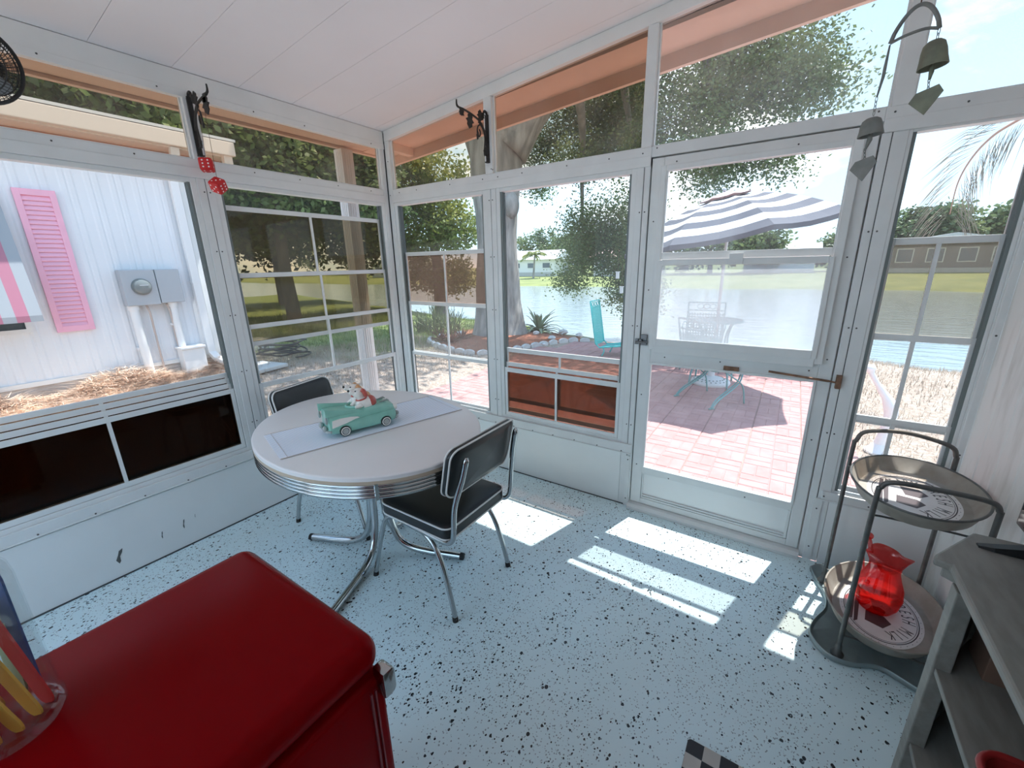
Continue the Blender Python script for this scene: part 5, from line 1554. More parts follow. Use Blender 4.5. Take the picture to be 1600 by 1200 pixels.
def leaves(name, parent, mat, blobs, n, size, seed, clump=0.22, flat=0.8, kind='stuff'):
    """blobs: (centre, radii, weight). Leaves gather in clumps that fill each blob."""
    r = np.random.default_rng(seed)
    w = np.array([b[2] for b in blobs], float); w /= w.sum()
    cnt_ = (w * n).astype(int)
    P = []
    for (c, rad, _), k in zip(blobs, cnt_):
        nc = max(6, k // 45)
        u = r.normal(size=(nc, 3)); u /= np.linalg.norm(u, axis=1)[:, None]
        cc = u * (r.random((nc, 1)) ** 0.42) * np.array(rad) + np.array(c)
        idx = r.integers(0, nc, k)
        off = r.normal(size=(k, 3)) * clump * np.array([1, 1, flat])
        P.append(cc[idx] + off)
    P = np.concatenate(P)
    N = len(P)
    d = r.normal(size=(N, 3)); d[:, 2] = d[:, 2] * 0.6 - 0.25; d /= np.linalg.norm(d, axis=1)[:, None]
    a = r.normal(size=(N, 3)); s = np.cross(d, a); s /= np.linalg.norm(s, axis=1)[:, None]
    L = size * (0.7 + 0.6 * r.random((N, 1)))
    Wd = L * 0.30
    V = np.empty((N, 4, 3))
    V[:, 0] = P; V[:, 1] = P + d * L * 0.5 + s * Wd; V[:, 2] = P + d * L; V[:, 3] = P + d * L * 0.5 - s * Wd
    F = np.arange(N * 4).reshape(N, 4)
    o = npmesh(name, V.reshape(-1, 3), F, mat, parent)
    o['kind'] = kind
    return o

def limb(parent, name, pts, radii, mat, seed=0, rough=0.08, n=14):
    sp_ = smoothpath(pts, 6)
    R_ = np.interp(np.linspace(0, 1, len(sp_)), np.linspace(0, 1, len(radii)), radii)
    m = MB().tube(sp_, list(R_), n)
    r = np.random.default_rng(seed)
    ph = r.random(4) * 6
    for i, v in enumerate(m.v):
        ring_i, k = divmod(i, n)
        if ring_i >= len(sp_): continue
        c = sp_[ring_i]
        f = 1 + rough * (math.sin(k * 2 * PI / n * 3 + ph[0] + v[2] * 0.8) + 0.6 * math.sin(k * 2 * PI / n * 5 + ph[1] - v[2] * 1.7) + 0.5 * math.sin(v[2] * 3.1 + ph[2]))
        m.v[i] = (c.x + (v[0] - c.x) * f, c.y + (v[1] - c.y) * f, c.z + (v[2] - c.z) * f)
    return mesh(name, m, mat, parent, smooth=True)

# the big oak by the lake edge of the bed
ok_ = thing('oak_tree', 'massive grey barked oak with red mulch and agaves at its foot', 'tree', (-3.1, 5.8, gz(-3.1, 5.8)))
limb(ok_, 'trunk', [(-3.12, 5.8, -0.35), (-3.13, 5.8, 0.1), (-3.14, 5.8, 0.7), (-3.13, 5.8, 1.7), (-3.1, 5.8, 2.6), (-3.06, 5.8, 3.4), (-3.03, 5.85, 4.3)], [0.80, 0.62, 0.50, 0.46, 0.47, 0.55, 0.64], BARK, 3, 0.05, 28)
mesh('burl', fuse(MB().sphere((-2.63, 5.66, 2.72), 0.22, 14, 10, (0.8, 0.9, 1.3)), 0.05, 4), BARK, ok_, smooth=True)
limb(ok_, 'limb', [(-3.2, 5.85, 3.9), (-3.9, 6.0, 5.2), (-5.2, 6.3, 6.6), (-7.0, 6.8, 7.6)], [0.55, 0.42, 0.26, 0.1], BARK, 4)
limb(ok_, 'limb', [(-2.9, 5.85, 3.9), (-2.1, 6.3, 5.0), (-0.6, 7.0, 6.0), (1.2, 7.5, 6.2), (2.6, 7.8, 5.7)], [0.55, 0.42, 0.30, 0.18, 0.06], BARK, 5)
limb(ok_, 'limb', [(-3.0, 5.8, 4.1), (-3.0, 5.0, 5.6), (-2.6, 3.6, 6.8), (-2.2, 2.0, 7.3)], [0.5, 0.36, 0.2, 0.08], BARK, 6)
limb(ok_, 'limb', [(-1.6, 6.5, 5.3), (-1.9, 7.6, 4.5), (-2.15, 8.2, 3.4), (-2.2, 8.4, 2.3)], [0.12, 0.08, 0.05, 0.03], BARK, 7)
limb(ok_, 'limb', [(-0.9, 6.9, 5.8), (-1.0, 8.0, 4.8), (-0.85, 8.5, 3.5), (-0.9, 8.7, 2.2), (-0.95, 8.7, 1.2)], [0.12, 0.07, 0.05, 0.04, 0.02], BARK, 8)
limb(ok_, 'limb', [(0.6, 7.4, 6.1), (0.75, 7.6, 4.9), (1.1, 7.5, 4.0)], [0.14, 0.09, 0.04], BARK, 9)
leaves('foliage', ok_, L_OAK, [((-2.0, 8.3, 2.1), (0.75, 0.7, 1.0), 1.5), ((-1.0, 8.6, 2.0), (0.75, 0.6, 1.5), 2.4), ((-0.75, 8.6, 0.8), (0.65, 0.5, 0.75), 1.1), ((-2.45, 8.3, 1.05), (0.4, 0.4, 0.30), 0.35),
       ((0.6, 7.5, 4.5), (1.0, 0.9, 1.0), 2.0), ((1.7, 7.6, 5.0), (1.1, 1.0, 0.9), 2.2), ((2.4, 7.6, 4.4), (0.7, 0.7, 0.55), 0.8), ((1.0, 7.5, 3.35), (0.7, 0.6, 0.5), 0.8), ((2.0, 7.6, 3.3), (0.5, 0.5, 0.35), 0.35),
       ((-0.8, 7.0, 5.6), (1.2, 1.0, 0.8), 1.5), ((-1.8, 6.3, 5.6), (1.2, 0.9, 0.7), 1.2), ((-2.0, 7.9, 3.9), (0.8, 0.7, 0.5), 0.6), ((3.1, 7.8, 6.6), (0.8, 0.8, 0.5), 0.5), ((-0.4, 7.4, 3.9), (0.5, 0.5, 0.5), 0.5)] + [(tuple(hit(px_, py_, 1, 8.8)), r_, w_) for px_, py_, r_, w_ in ((850, 225, (0.7, 0.6, 0.6), 0.9), (910, 175, (0.9, 0.7, 0.7), 1.3), (975, 190, (0.9, 0.7, 0.8), 1.5), (940, 240, (0.7, 0.6, 0.35), 0.7), (985, 130, (0.9, 0.7, 0.6), 1.0), (840, 290, (0.35, 0.4, 0.25), 0.25))], 110000, 0.068, 11, 0.20)
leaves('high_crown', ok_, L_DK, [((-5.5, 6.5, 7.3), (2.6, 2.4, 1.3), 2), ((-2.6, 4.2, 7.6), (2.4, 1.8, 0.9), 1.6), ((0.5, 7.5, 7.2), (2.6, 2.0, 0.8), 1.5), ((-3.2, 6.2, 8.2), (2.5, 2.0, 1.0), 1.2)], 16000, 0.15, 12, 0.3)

def tree(name, label, base, h, tr_r, blobs, n, size, seed, lmat, group='trees round the lake', bark=BARKD, clump=0.35):
    t = thing(name, label, 'tree', base, group=group)
    b = Vector(base)
    rr = np.random.default_rng(seed)
    limb(t, 'trunk', [b + Vector((0, 0, -0.3)), b + Vector((rr.uniform(-.1, .1), rr.uniform(-.1, .1), h * 0.25)), b + Vector((rr.uniform(-.3, .3), rr.uniform(-.3, .3), h * 0.5)), b + Vector((rr.uniform(-.4, .4), 0, h * 0.8))], [tr_r * 1.25, tr_r, tr_r * 0.8, tr_r * 0.35], bark, seed, 0.05)
    for (c, rad, w_) in blobs[:3]:
        limb(t, 'branch', [b + Vector((0, 0, h * 0.42)), (b + Vector((0, 0, h * 0.6))) * 0.5 + Vector(c) * 0.5 - Vector((0, 0, 0.2)), Vector(c)], [tr_r * 0.55, tr_r * 0.3, tr_r * 0.1], bark, seed + 1, 0.05, 8)
    leaves('foliage', t, lmat, blobs, n, size, seed, clump)
    return t
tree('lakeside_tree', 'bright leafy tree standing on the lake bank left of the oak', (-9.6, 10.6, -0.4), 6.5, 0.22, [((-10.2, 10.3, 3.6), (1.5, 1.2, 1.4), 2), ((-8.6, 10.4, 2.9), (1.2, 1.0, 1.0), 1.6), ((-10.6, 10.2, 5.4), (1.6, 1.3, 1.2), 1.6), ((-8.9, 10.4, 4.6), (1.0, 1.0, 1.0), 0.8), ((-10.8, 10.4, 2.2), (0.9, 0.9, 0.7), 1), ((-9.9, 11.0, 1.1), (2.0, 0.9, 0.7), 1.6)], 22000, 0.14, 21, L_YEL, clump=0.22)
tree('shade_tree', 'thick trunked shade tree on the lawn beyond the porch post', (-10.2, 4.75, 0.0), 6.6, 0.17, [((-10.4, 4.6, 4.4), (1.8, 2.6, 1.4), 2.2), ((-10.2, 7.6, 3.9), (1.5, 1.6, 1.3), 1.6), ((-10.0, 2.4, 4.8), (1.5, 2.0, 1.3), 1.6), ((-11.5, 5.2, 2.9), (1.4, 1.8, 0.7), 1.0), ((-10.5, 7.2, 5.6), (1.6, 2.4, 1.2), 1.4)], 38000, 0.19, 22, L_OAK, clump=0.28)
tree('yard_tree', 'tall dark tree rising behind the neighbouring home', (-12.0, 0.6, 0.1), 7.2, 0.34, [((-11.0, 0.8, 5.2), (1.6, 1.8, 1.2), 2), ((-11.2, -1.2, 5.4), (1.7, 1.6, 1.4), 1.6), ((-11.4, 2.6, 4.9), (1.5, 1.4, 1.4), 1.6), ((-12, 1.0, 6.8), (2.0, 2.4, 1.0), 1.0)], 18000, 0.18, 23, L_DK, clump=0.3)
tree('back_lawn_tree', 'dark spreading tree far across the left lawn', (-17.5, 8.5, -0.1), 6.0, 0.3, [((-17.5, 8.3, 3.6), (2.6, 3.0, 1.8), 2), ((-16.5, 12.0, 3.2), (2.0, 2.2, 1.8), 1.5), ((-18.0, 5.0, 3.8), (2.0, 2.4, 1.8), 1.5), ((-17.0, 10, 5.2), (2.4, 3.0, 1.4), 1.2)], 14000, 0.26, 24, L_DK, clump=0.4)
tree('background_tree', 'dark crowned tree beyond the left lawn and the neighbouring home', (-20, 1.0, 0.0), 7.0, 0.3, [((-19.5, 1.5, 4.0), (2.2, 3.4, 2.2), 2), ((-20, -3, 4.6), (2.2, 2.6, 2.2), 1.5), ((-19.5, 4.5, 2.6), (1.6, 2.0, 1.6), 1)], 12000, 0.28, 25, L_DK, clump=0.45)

# far shore trees
far = [('rounded far shore tree straight behind the parasol pole', (-5.0, 47, 0.1), 6.5, [((-5.5, 47, 3.0), (3.2, 2.5, 2.3), 2), ((-2.4, 47, 3.2), (2.4, 2.2, 2.0), 1.6), ((0.2, 47.5, 2.7), (1.7, 1.8, 1.8), 1.0), ((-8.5, 47, 2.4), (2.5, 2.2, 1.9), 1.2)], L_FAR),
       ('far shore tree beyond the tip of the parasol', (6.6, 52, 0.1), 4.5, [((6.4, 52, 2.7), (1.6, 1.5, 1.3), 1), ((4.9, 52, 2.2), (1.2, 1.4, 0.9), 0.6), ((8.0, 52, 2.9), (1.4, 1.4, 1.2), 1)], L_FAR),
       ('tall far shore tree behind the peaked grey roof', (12.2, 54, 0.1), 6.5, [((11.4, 54, 4.0), (1.6, 1.5, 1.5), 1.5), ((13.7, 54, 4.4), (1.5, 1.5, 1.6), 1.5), ((15.2, 54, 3.6), (1.4, 1.4, 1.2), 1), ((9.9, 54, 3.3), (1.2, 1.4, 1.2), 0.8)], L_FAR),
       ('far shore tree rising right of the peaked grey roof', (18.6, 54, 0.1), 6, [((17.6, 54, 4.1), (1.4, 1.4, 1.3), 1.5), ((19.3, 54, 3.3), (1.6, 1.5, 1.5), 1.3)], L_FAR),
       ('low far shore tree beside the long white home', (-20.0, 48, 0.1), 5.0, [((-20.0, 48, 2.7), (2.6, 2.0, 2.0), 1.5), ((-16.0, 48, 2.6), (2.4, 2.0, 1.9), 1.3), ((-23, 50, 3.6), (2.2, 2.0, 1.3), 1)], L_FAR),
       ('far shore tree behind the long white home', (-34.0, 62, 0.1), 7.5, [((-34, 62, 4.6), (4.6, 3, 2.4), 1.5), ((-27, 62, 4.2), (3.6, 3, 2.0), 1.3), ((-42, 62, 4.6), (4.6, 3, 2.6), 1.3)], L_FAR),
       ('far shore tree at the left end of the lake', (-58, 50, 0.1), 8, [((-56, 50, 4.0), (6, 3, 3.2), 1.5), ((-68, 50, 4.4), (7, 3, 3.4), 1.3), ((-80, 48, 4.4), (7, 3, 3.4), 1.3)], L_FAR)]
for i, (lab, base, h, blobs, lm) in enumerate(far):
    tree('far_tree', lab, base, h, 0.22, blobs, 6500, 0.42, 60 + i, lm, clump=0.42)
# small palm on the far bank
def palm_fronds(parent, top, n, L, seed, mat, droop=0.5, leaflets=22, wid=0.35, lw=0.03, dirs=None, nm='frond'):
    r = np.random.default_rng(seed)
    for k in range(n):
        az = 2 * PI * k / n + r.uniform(-.2, .2) if dirs is None else dirs[k][0]
        el = r.uniform(0.2, 1.0) if dirs is None else dirs[k][1]
        d = Vector((math.cos(az) * math.cos(el), math.sin(az) * math.cos(el), math.sin(el)))
        pts = [Vector(top) + d * (L * t) - Vector((0, 0, 1)) * (droop * L * t * t) for t in [j / 10 for j in range(11)]]
        V_, F_ = [], []
        for j in range(leaflets):
            t = 0.12 + 0.88 * j / leaflets
            i_ = min(int(t * 10), 9)
            p = pts[i_].lerp(pts[i_ + 1], t * 10 - i_)
            tg = (pts[i_ + 1] - pts[i_]).normalized()
            sdv = tg.cross(Vector((0, 0, 1))).normalized()
            for s in (-1, 1):
                ll = wid * (1 - 0.55 * abs(t - 0.45)) * r.uniform(0.85, 1.1)
                dd_ = (sdv * s * 0.75 + tg * 0.75 + Vector((0, 0, -0.25 - 0.5 * r.random()))).normalized()
                e = p + dd_ * ll - Vector((0, 0, 0.25 * ll))
                mid_ = p + dd_ * ll * 0.5
                nn = dd_.cross(Vector((0.3, 0.2, 1))).normalized() * lw
                b = len(V_)
                V_ += [tuple(p), tuple(mid_ + nn), tuple(e), tuple(mid_ - nn)]
                F_.append((b, b + 1, b + 2, b + 3))
        rib = MB().tube(pts, [0.02 * L / 2 * (1 - 0.8 * j / 10) + 0.003 for j in range(11)], 6)
        fo = mesh(nm, rib, mat, parent, smooth=True)
        lf = npmesh('leaflets', V_, F_, mat, fo)
        lf['kind'] = 'stuff'
pf = thing('far_palm', 'slim palm in front of the long white home across the lake', 'palm', (-22.2, 39.5, -0.05), group='trees round the lake')
limb(pf, 'trunk', [(-22.2, 39.5, -0.2), (-22.1, 39.5, 1.2), (-22.0, 39.5, 2.4)], [0.14, 0.10, 0.09], BARK, 70, 0.02, 8)
palm_fronds(pf, (-22.0, 39.5, 2.4), 11, 1.7, 71, L_YEL, 0.55, 14, 0.55, 0.06)
# palm whose frond droops in at the right, outside the narrow window
PALM = leaf_mat('palm_leaf', (0.20, 0.17, 0.13), (0.32, 0.28, 0.22), 2.0, 0.2)
pn = thing('near_palm', 'palm outside the narrow window with a drooping rusty frond', 'palm', (5.9, 4.6, -0.14), group='trees round the lake')
limb(pn, 'trunk', [(5.9, 4.6, -0.3), (5.88, 4.6, 1.2), (5.8, 4.55, 2.6), (5.7, 4.5, 3.5)], [0.22, 0.17, 0.15, 0.16], BARK, 72, 0.03, 12)
fp_ = [hit(1640, 160, 1, 4.15), hit(1590, 188, 1, 4.1), hit(1552, 212, 1, 4.05), hit(1520, 245, 1, 4.0), hit(1497, 285, 1, 4.0), hit(1484, 335, 1, 4.0)]
pts = smoothpath([(5.7, 4.5, 3.5), (5.2, 4.3, 3.45)] + [tuple(p) for p in fp_], 8)
rb = mesh('frond', MB().tube(pts, [0.02 - 0.016 * k / len(pts) for k in range(len(pts))], 6), pmat('palm_rib', (0.42, 0.24, 0.18), 0.7), pn, smooth=True)
V_, F_ = [], []
rr = np.random.default_rng(5)
for j in range(6, len(pts) - 1):
    p, tg = pts[j], (pts[j + 1] - pts[j - 1]).normalized()
    for rep in range(2):
        for s in (-1, 1):
            pp = p + (pts[j + 1] - p) * (rep / 2)
            sdv = tg.cross(Vector((0.2, 1, 0.1))).normalized()
            ll = 0.52 * rr.uniform(0.75, 1.1)
            dv_ = (sdv * s * rr.uniform(0.45, 0.85) + tg * 0.75 + Vector((rr.uniform(-.1, .1), rr.uniform(-.35, .35), -0.18))).normalized()
            m1 = pp + dv_ * ll * 0.5; e = pp + dv_ * ll * 0.9 - Vector((0, 0, ll * 0.28))
            nn = dv_.cross(Vector((0, 1, 0.2))).normalized() * 0.0026
            b = len(V_)
            V_ += [tuple(pp), tuple(m1 + nn), tuple(e), tuple(m1 - nn)]; F_.append((b, b + 1, b + 2, b + 3))
lf = npmesh('leaflets', V_, F_, PALM, rb); lf['kind'] = 'stuff'
palm_fronds(pn, (5.7, 4.5, 3.5), 5, 2.2, 73, PALM, 0.5, 40, 0.5, 0.008, [(0.3, 0.5), (1.4, 0.7), (-0.7, 0.5), (2.0, 0.95), (-1.6, 0.8)])

# agave, grasses, bromeliads
AGV = leaf_mat('agave_leaf', (0.24, 0.30, 0.17), (0.46, 0.52, 0.34), 3.0, 0.2)
BRM = leaf_mat('bromeliad_leaf', (0.20, 0.07, 0.045), (0.36, 0.14, 0.07), 4.0, 0.25)
GRS = leaf_mat('tall_grass_leaf', (0.12, 0.17, 0.06), (0.27, 0.32, 0.13), 3.0, 0.3)
def rosette(name, label, cat, base, n, L, w, mat, seed, el0=0.2, el1=1.35, bend=0.45, group=None, spread=0.0):
    t = thing(name, label, cat, base, group=group)
    r = np.random.default_rng(seed)
    for k in range(n):
        az = 2.399 * k + r.uniform(-.2, .2); el = el0 + (el1 - el0) * (k / n) + r.uniform(-.1, .1)
        d = Vector((math.cos(az) * math.cos(el), math.sin(az) * math.cos(el), math.sin(el)))
        s = Vector((-math.sin(az), math.cos(az), 0)); nn = d.cross(s)
        ll = L * r.uniform(0.8, 1.1)
        o0 = Vector((r.uniform(-1, 1), r.uniform(-1, 1), 0)) * spread
        m = MB(); rings = []
        for f_, wd in ((0, 0.6), (0.2, 1.0), (0.45, 0.9), (0.7, 0.6), (0.9, 0.25), (1, 0.03)):
            c = Vector(base) + o0 + d * (ll * f_) - Vector((0, 0, bend * ll * f_ * f_ * math.cos(el)))
            rings.append([c - s * w * wd + nn * w * 0.35 * wd, c - nn * 0.004, c + s * w * wd + nn * w * 0.35 * wd, c + nn * 0.008])
        m.ring_loft(rings)
        mesh('leaf', m, mat, t)
    return t
ag = hit(842, 516, 2, -0.10)
rosette('agave_plant', 'spiky agave on the lake side of the oak bed', 'plant', (ag.x, ag.y, gz(ag.x, ag.y) + 0.02), 40, 0.92, 0.045, AGV, 81, 0.15, 1.3, 0.8, group='spiky plants in the tree bed')
for i, (px_, py_, lab) in enumerate(((706, 538, 'red leaved bromeliad nearest the scalloped edging'), (722, 530, 'red leaved bromeliad beside the oak trunk'), (690, 535, 'red leaved bromeliad next to the tall grass clump'))):
    p = hit(px_, py_, 2, -0.08)
    rosette('bromeliad_plant', lab, 'plant', (p.x, p.y, gz(p.x, p.y) + 0.02), 22, 0.34, 0.02, BRM, 83 + i, 0.3, 1.3, 0.3, group='bromeliads in the tree bed')
for i, (px_, py_, lab, L) in enumerate(((682, 520, 'tall arching grass clump on the lawn side of the oak bed', 0.95), (708, 520, 'tall grass clump against the oak trunk', 0.75), (660, 515, 'thin grass clump at the lawn edge of the bed', 0.6))):
    p = hit(px_, py_, 2, -0.08)
    rosette('grass_clump', lab, 'plant', (p.x, p.y, gz(p.x, p.y)), 60, L, 0.013, GRS, 90 + i, 0.85, 1.5, 0.6, group='grass clumps in the tree bed', spread=0.16)

# lawn blades and pine straw (countless)
def blades(name, label, cat, P, h, w, mat, seed, lean=0.5, flat=False):
    r = np.random.default_rng(seed)
    N = len(P)
    az = r.random(N) * 2 * PI
    d = np.stack([np.cos(az), np.sin(az), np.zeros(N)], 1)
    s = np.stack([-np.sin(az), np.cos(az), np.zeros(N)], 1)
    H = h * (0.5 + r.random((N, 1)))
    ln = lean * (r.random((N, 1)) + 0.1)
    z = np.array([[0, 0, 1.0]])
    V = np.empty((N, 3, 3))
    upk = 0.15 if flat else 1.0
    V[:, 0] = P - s * w; V[:, 1] = P + s * w; V[:, 2] = P + z * H * upk * (0.4 + r.random((N, 1))) + d * H * ln
    o = npmesh(name, V.reshape(-1, 3), np.arange(N * 3).reshape(N, 3), mat)
    return tag(o, label, cat, kind='stuff')
def scatter(n, x0, x1, y0, y1, seed, dz=0.0, cond=None):
    r = np.random.default_rng(seed)
    X, Y = r.uniform(x0, x1, n), r.uniform(y0, y1, n)
    out = []
    for x, y in zip(X, Y):
        if cond and not cond(x, y): continue
        out.append((x, y, gz(x, y) + dz))
    return np.array(out)
GB = leaf_mat('grass_blade', (0.10, 0.17, 0.04), (0.30, 0.36, 0.11), 1.5, 0.35)
DB = leaf_mat('dry_blade', (0.30, 0.23, 0.17), (0.56, 0.47, 0.38), 2.5, 0.3)
def not_patio(x, y): return not (-1.8 < x < 3.2 and 0 < y < 6.1) and y < shore(x) - 0.1 and not (0 < x < 3.4 and y < 0.05)
blades('lawn_grass', 'short green lawn grass beyond the left windows', 'grass', scatter(26000, -13, -3.2, 0.5, 8.5, 101, cond=lambda x, y: not_patio(x, y) and (x < -4.6 or y > 2.0)), 0.09, 0.006, GB, 1)
blades('dry_grass', 'dry straw coloured grass round the porch', 'grass', np.concatenate([scatter(22000, -4.6, -0.4, -0.6, 4.6, 102, cond=not_patio), scatter(14000, 3.2, 7.5, 0.2, 8.2, 103, cond=not_patio)]), 0.06, 0.004, DB, 2, 0.9)
STRAW = leaf_mat('pine_straw', (0.62, 0.44, 0.32), (0.96, 0.82, 0.68), 4.0, 0.2)
def straw_pts(n, seed):
    r = np.random.default_rng(seed)
    x = -3.95 + np.abs(r.normal(size=n)) * 0.28
    y = r.uniform(-3.4, 0.35, n)
    z = np.array([gz(a, b) for a, b in zip(x, y)]) + np.maximum(0, 0.26 * np.exp(-((x + 3.9) / 0.25) ** 2)) * r.random(n) ** 1.2 * (0.6 + 0.4 * np.sin(y * 5))
    return np.stack([x, y, z], 1)
blades('pine_straw', 'heaped dry pine straw along the skirting of the neighbouring home', 'straw', straw_pts(16000, 104), 0.26, 0.005, STRAW, 3, 1.3, flat=True)

# ================================================================== NEIGHBOURING HOME
SIDE = pmat('white_siding', (0.78, 0.80, 0.83), 0.5, var=0.05, vscale=2)
PINK = pmat('pink_paint', (0.90, 0.45, 0.58), 0.5, var=0.06, vscale=6)
PEACH2 = pmat('peach_gable', (0.75, 0.36, 0.24), 0.6)
NX = -4.0
def nw(px_, py_): return hit(px_, py_, 0, NX)
corner_y = 0.21
nh = thing('neighbour_home', 'white ribbed mobile home with pink shutters outside the wide left window', 'building', (NX - 1.5, -2.2, 0.0))
ZB, ZT_ = 0.37, 2.66
mesh('core', MB().box(NX - 3.6, NX - 0.02, -5.2, corner_y - 0.02, 0.12, ZT_ + 0.1), SIDE, nh)
PWID = 0.205
n_p = int((corner_y + 5.2) / PWID)
sp_first = None
for k in range(n_p):
    y1 = corner_y - 0.10 - k * PWID
    if sp_first is None:
        m = MB().ring_loft([[(0.0, 0, z), (0.006, -0.016, z), (0.006, -0.05, z), (0.0, -0.068, z), (0.0, -0.140, z), (0.006, -0.158, z), (0.006, -0.188, z), (0.0, -PWID, z), (-0.03, -PWID, z), (-0.03, 0, z)] for z in (0, ZT_ - ZB)])
        sp_first = mesh('siding_panel', m, SIDE, nh, world=False); o = sp_first
    else:
        o = sp_first.copy(); COL.objects.link(o); o.parent = nh
    o.location = Vector((NX, y1, ZB)) - nh.location
mesh('corner_trim', MB().box(NX - 0.02, NX + 0.028, corner_y - 0.10, corner_y + 0.012, ZB - 0.02, ZT_), WHITE, nh, bevel=0.004)
mesh('side_wall', MB().box(NX - 3.6, NX, corner_y - 0.02, corner_y, ZB, ZT_ + 0.3), SIDE, nh)
sk = MB().box(NX - 0.02, NX + 0.004, -5.2, corner_y, -0.1, ZB)
mesh('skirting', sk, pmat('skirting', (0.62, 0.60, 0.58), 0.7, col2=(0.40, 0.36, 0.33), vscale=4), nh)
sb_ = MB().box(NX + 0.004, NX + 0.02, -5.2, corner_y + 0.01, ZB - 0.03, ZB + 0.02)
mesh('base_rail', sb_, WHITE, nh)
# eave, gutter and roof over the wall
mesh('eave_board', MB().box(NX - 0.02, NX + 0.30, -5.6, 0.66, 2.905, 2.945), pmat('cream_eave', (0.80, 0.72, 0.66), 0.6), nh)
mesh('peach_band', MB().box(NX - 0.01, NX + 0.02, -5.3, corner_y + 0.45, 2.66, 2.90), PEACH2, nh)
mesh('gutter', MB().box(NX + 0.28, NX + 0.37, -5.6, 0.70, 2.92, 3.085), pmat('cream_gutter', (0.84, 0.76, 0.70), 0.5), nh, bevel=0.01)
mesh('roof', MB().ring_loft([[(NX + 0.37, y, 3.09), (NX + 0.37, y, 3.12), (NX - 2.0, y, 3.42), (NX - 4.0, y, 3.12), (NX - 4.0, y, 3.08), (NX - 2.0, y, 3.30)] for y in (-5.7, 0.72)]), SIDE, nh)
# far half of the gutter end post under the eave
mesh('eave_post', MB().box(NX + 0.26, NX + 0.34, 0.56, 0.66, 2.55, 2.92), MATS['cream_eave'], nh)
# shutter with louvres
def shutter(y0, y1, z0, z1):
    s = mesh('shutter', MB().box(NX + 0.014, NX + 0.045, y0, y0 + 0.05, z0, z1).box(NX + 0.014, NX + 0.045, y1 - 0.05, y1, z0, z1).box(NX + 0.014, NX + 0.045, y0 + 0.05, y1 - 0.05, z1 - 0.06, z1).box(NX + 0.014, NX + 0.045, y0 + 0.05, y1 - 0.05, z0, z0 + 0.06).box(NX + 0.013, NX + 0.016, y0 + 0.05, y1 - 0.05, z0 + .05, z1 - .05), PINK, nh, bevel=0.003)
    n = 29
    lv = None
    for k in range(n):
        zc_ = z0 + 0.06 + (z1 - z0 - 0.12) * (k + 0.5) / n
        hh = (z1 - z0 - 0.12) / n * 0.62
        if lv is None:
            m = MB().ring_loft([[(0.017, y, hh), (0.022, y, hh), (0.040, y, -hh * 0.7), (0.036, y, -hh)] for y in (0, y1 - y0 - 0.1)])
            lv = mesh('louvre', m, PINK, s, world=False); o = lv
        else:
            o = lv.copy(); COL.objects.link(o); o.parent = s
        o.location = Vector((NX, y0 + 0.05, zc_)) - nh.location
    return s
a, b = nw(15, 293), nw(82, 300); c = nw(85, 520)
shutter(a.y, b.y + 0.01, c.z, a.z)
wy1 = nw(45, 500).y
shutter(wy1 - 0.13 - 1.5, wy1 - 0.13 - 1.19, c.z, a.z)
# awning strip and window beside the shutter
wz = nw(20, 497).z
wf = mesh('window_frame', MB().box(NX + 0.01, NX + 0.035, wy1 - 1.0, wy1, wz - 0.16, wz - 0.12).box(NX + 0.01, NX + 0.035, wy1 - 0.04, wy1, wz - 0.12, a.z).box(NX + 0.01, NX + 0.035, wy1 - 1.0, wy1 - 0.96, wz - 0.12, a.z).box(NX + 0.01, NX + 0.035, wy1 - 0.96, wy1 - 0.04, a.z - 0.04, a.z), WHITE, nh)
mesh('window_pane', MB().box(NX + 0.004, NX + 0.014, wy1 - 0.96, wy1 - 0.04, wz - 0.12, a.z - 0.04), pmat('dark_glass', (0.05, 0.07, 0.07), 0.12), wf)
AW1 = pmat('shaded_awning_pink', (0.42, 0.16, 0.23), 0.6); AW2 = pmat('shaded_awning_white', (0.33, 0.36, 0.39), 0.6)  # both tones darker than the paint, shade put into the awning colour
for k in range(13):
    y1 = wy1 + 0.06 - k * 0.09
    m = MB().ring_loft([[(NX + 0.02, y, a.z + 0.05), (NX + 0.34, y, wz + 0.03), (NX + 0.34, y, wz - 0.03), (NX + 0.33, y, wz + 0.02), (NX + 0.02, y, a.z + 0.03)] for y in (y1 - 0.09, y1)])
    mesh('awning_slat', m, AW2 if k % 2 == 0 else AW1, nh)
# meter box, pipes, service box, downspout
MET = pmat('meter_grey', (0.42, 0.45, 0.48), 0.45, 0.2)
ma_, mb2 = nw(178, 422), nw(283, 472)
mt_ = thing('electric_meter', 'grey electric meter box on the white mobile home', 'meter box', (NX, (ma_.y + mb2.y) / 2, mb2.z))
ym = ma_.y + (mb2.y - ma_.y) * 0.57
mesh('meter_cabinet', MB().box(NX + 0.012, NX + 0.15, ma_.y, ym - 0.003, mb2.z, ma_.z), MET, mt_, bevel=0.008)
mesh('breaker_cabinet', MB().box(NX + 0.012, NX + 0.15, ym + 0.003, mb2.y, mb2.z + 0.012, ma_.z), MET, mt_, bevel=0.008)
my, mz = ma_.y + (ym - ma_.y) * 0.52, (ma_.z + mb2.z) / 2 + 0.01
dm = MB()
dm.tube([(NX + 0.148, my, mz), (NX + 0.158, my, mz), (NX + 0.160, my, mz), (NX + 0.20, my, mz), (NX + 0.21, my, mz)], [0.098, 0.098, 0.084, 0.080, 0.066], 24)
gd = mesh('meter_dial', dm, pmat('meter_glass', (0.20, 0.225, 0.225), 0.15), mt_, smooth=True, angle=40)
mesh('dial_bar', MB().box(NX + 0.2105, NX + 0.2135, my - 0.03, my + 0.055, mz + 0.012, mz + 0.024), MET, gd)
PIPE = pmat('white_pipe', (0.80, 0.80, 0.80), 0.45)
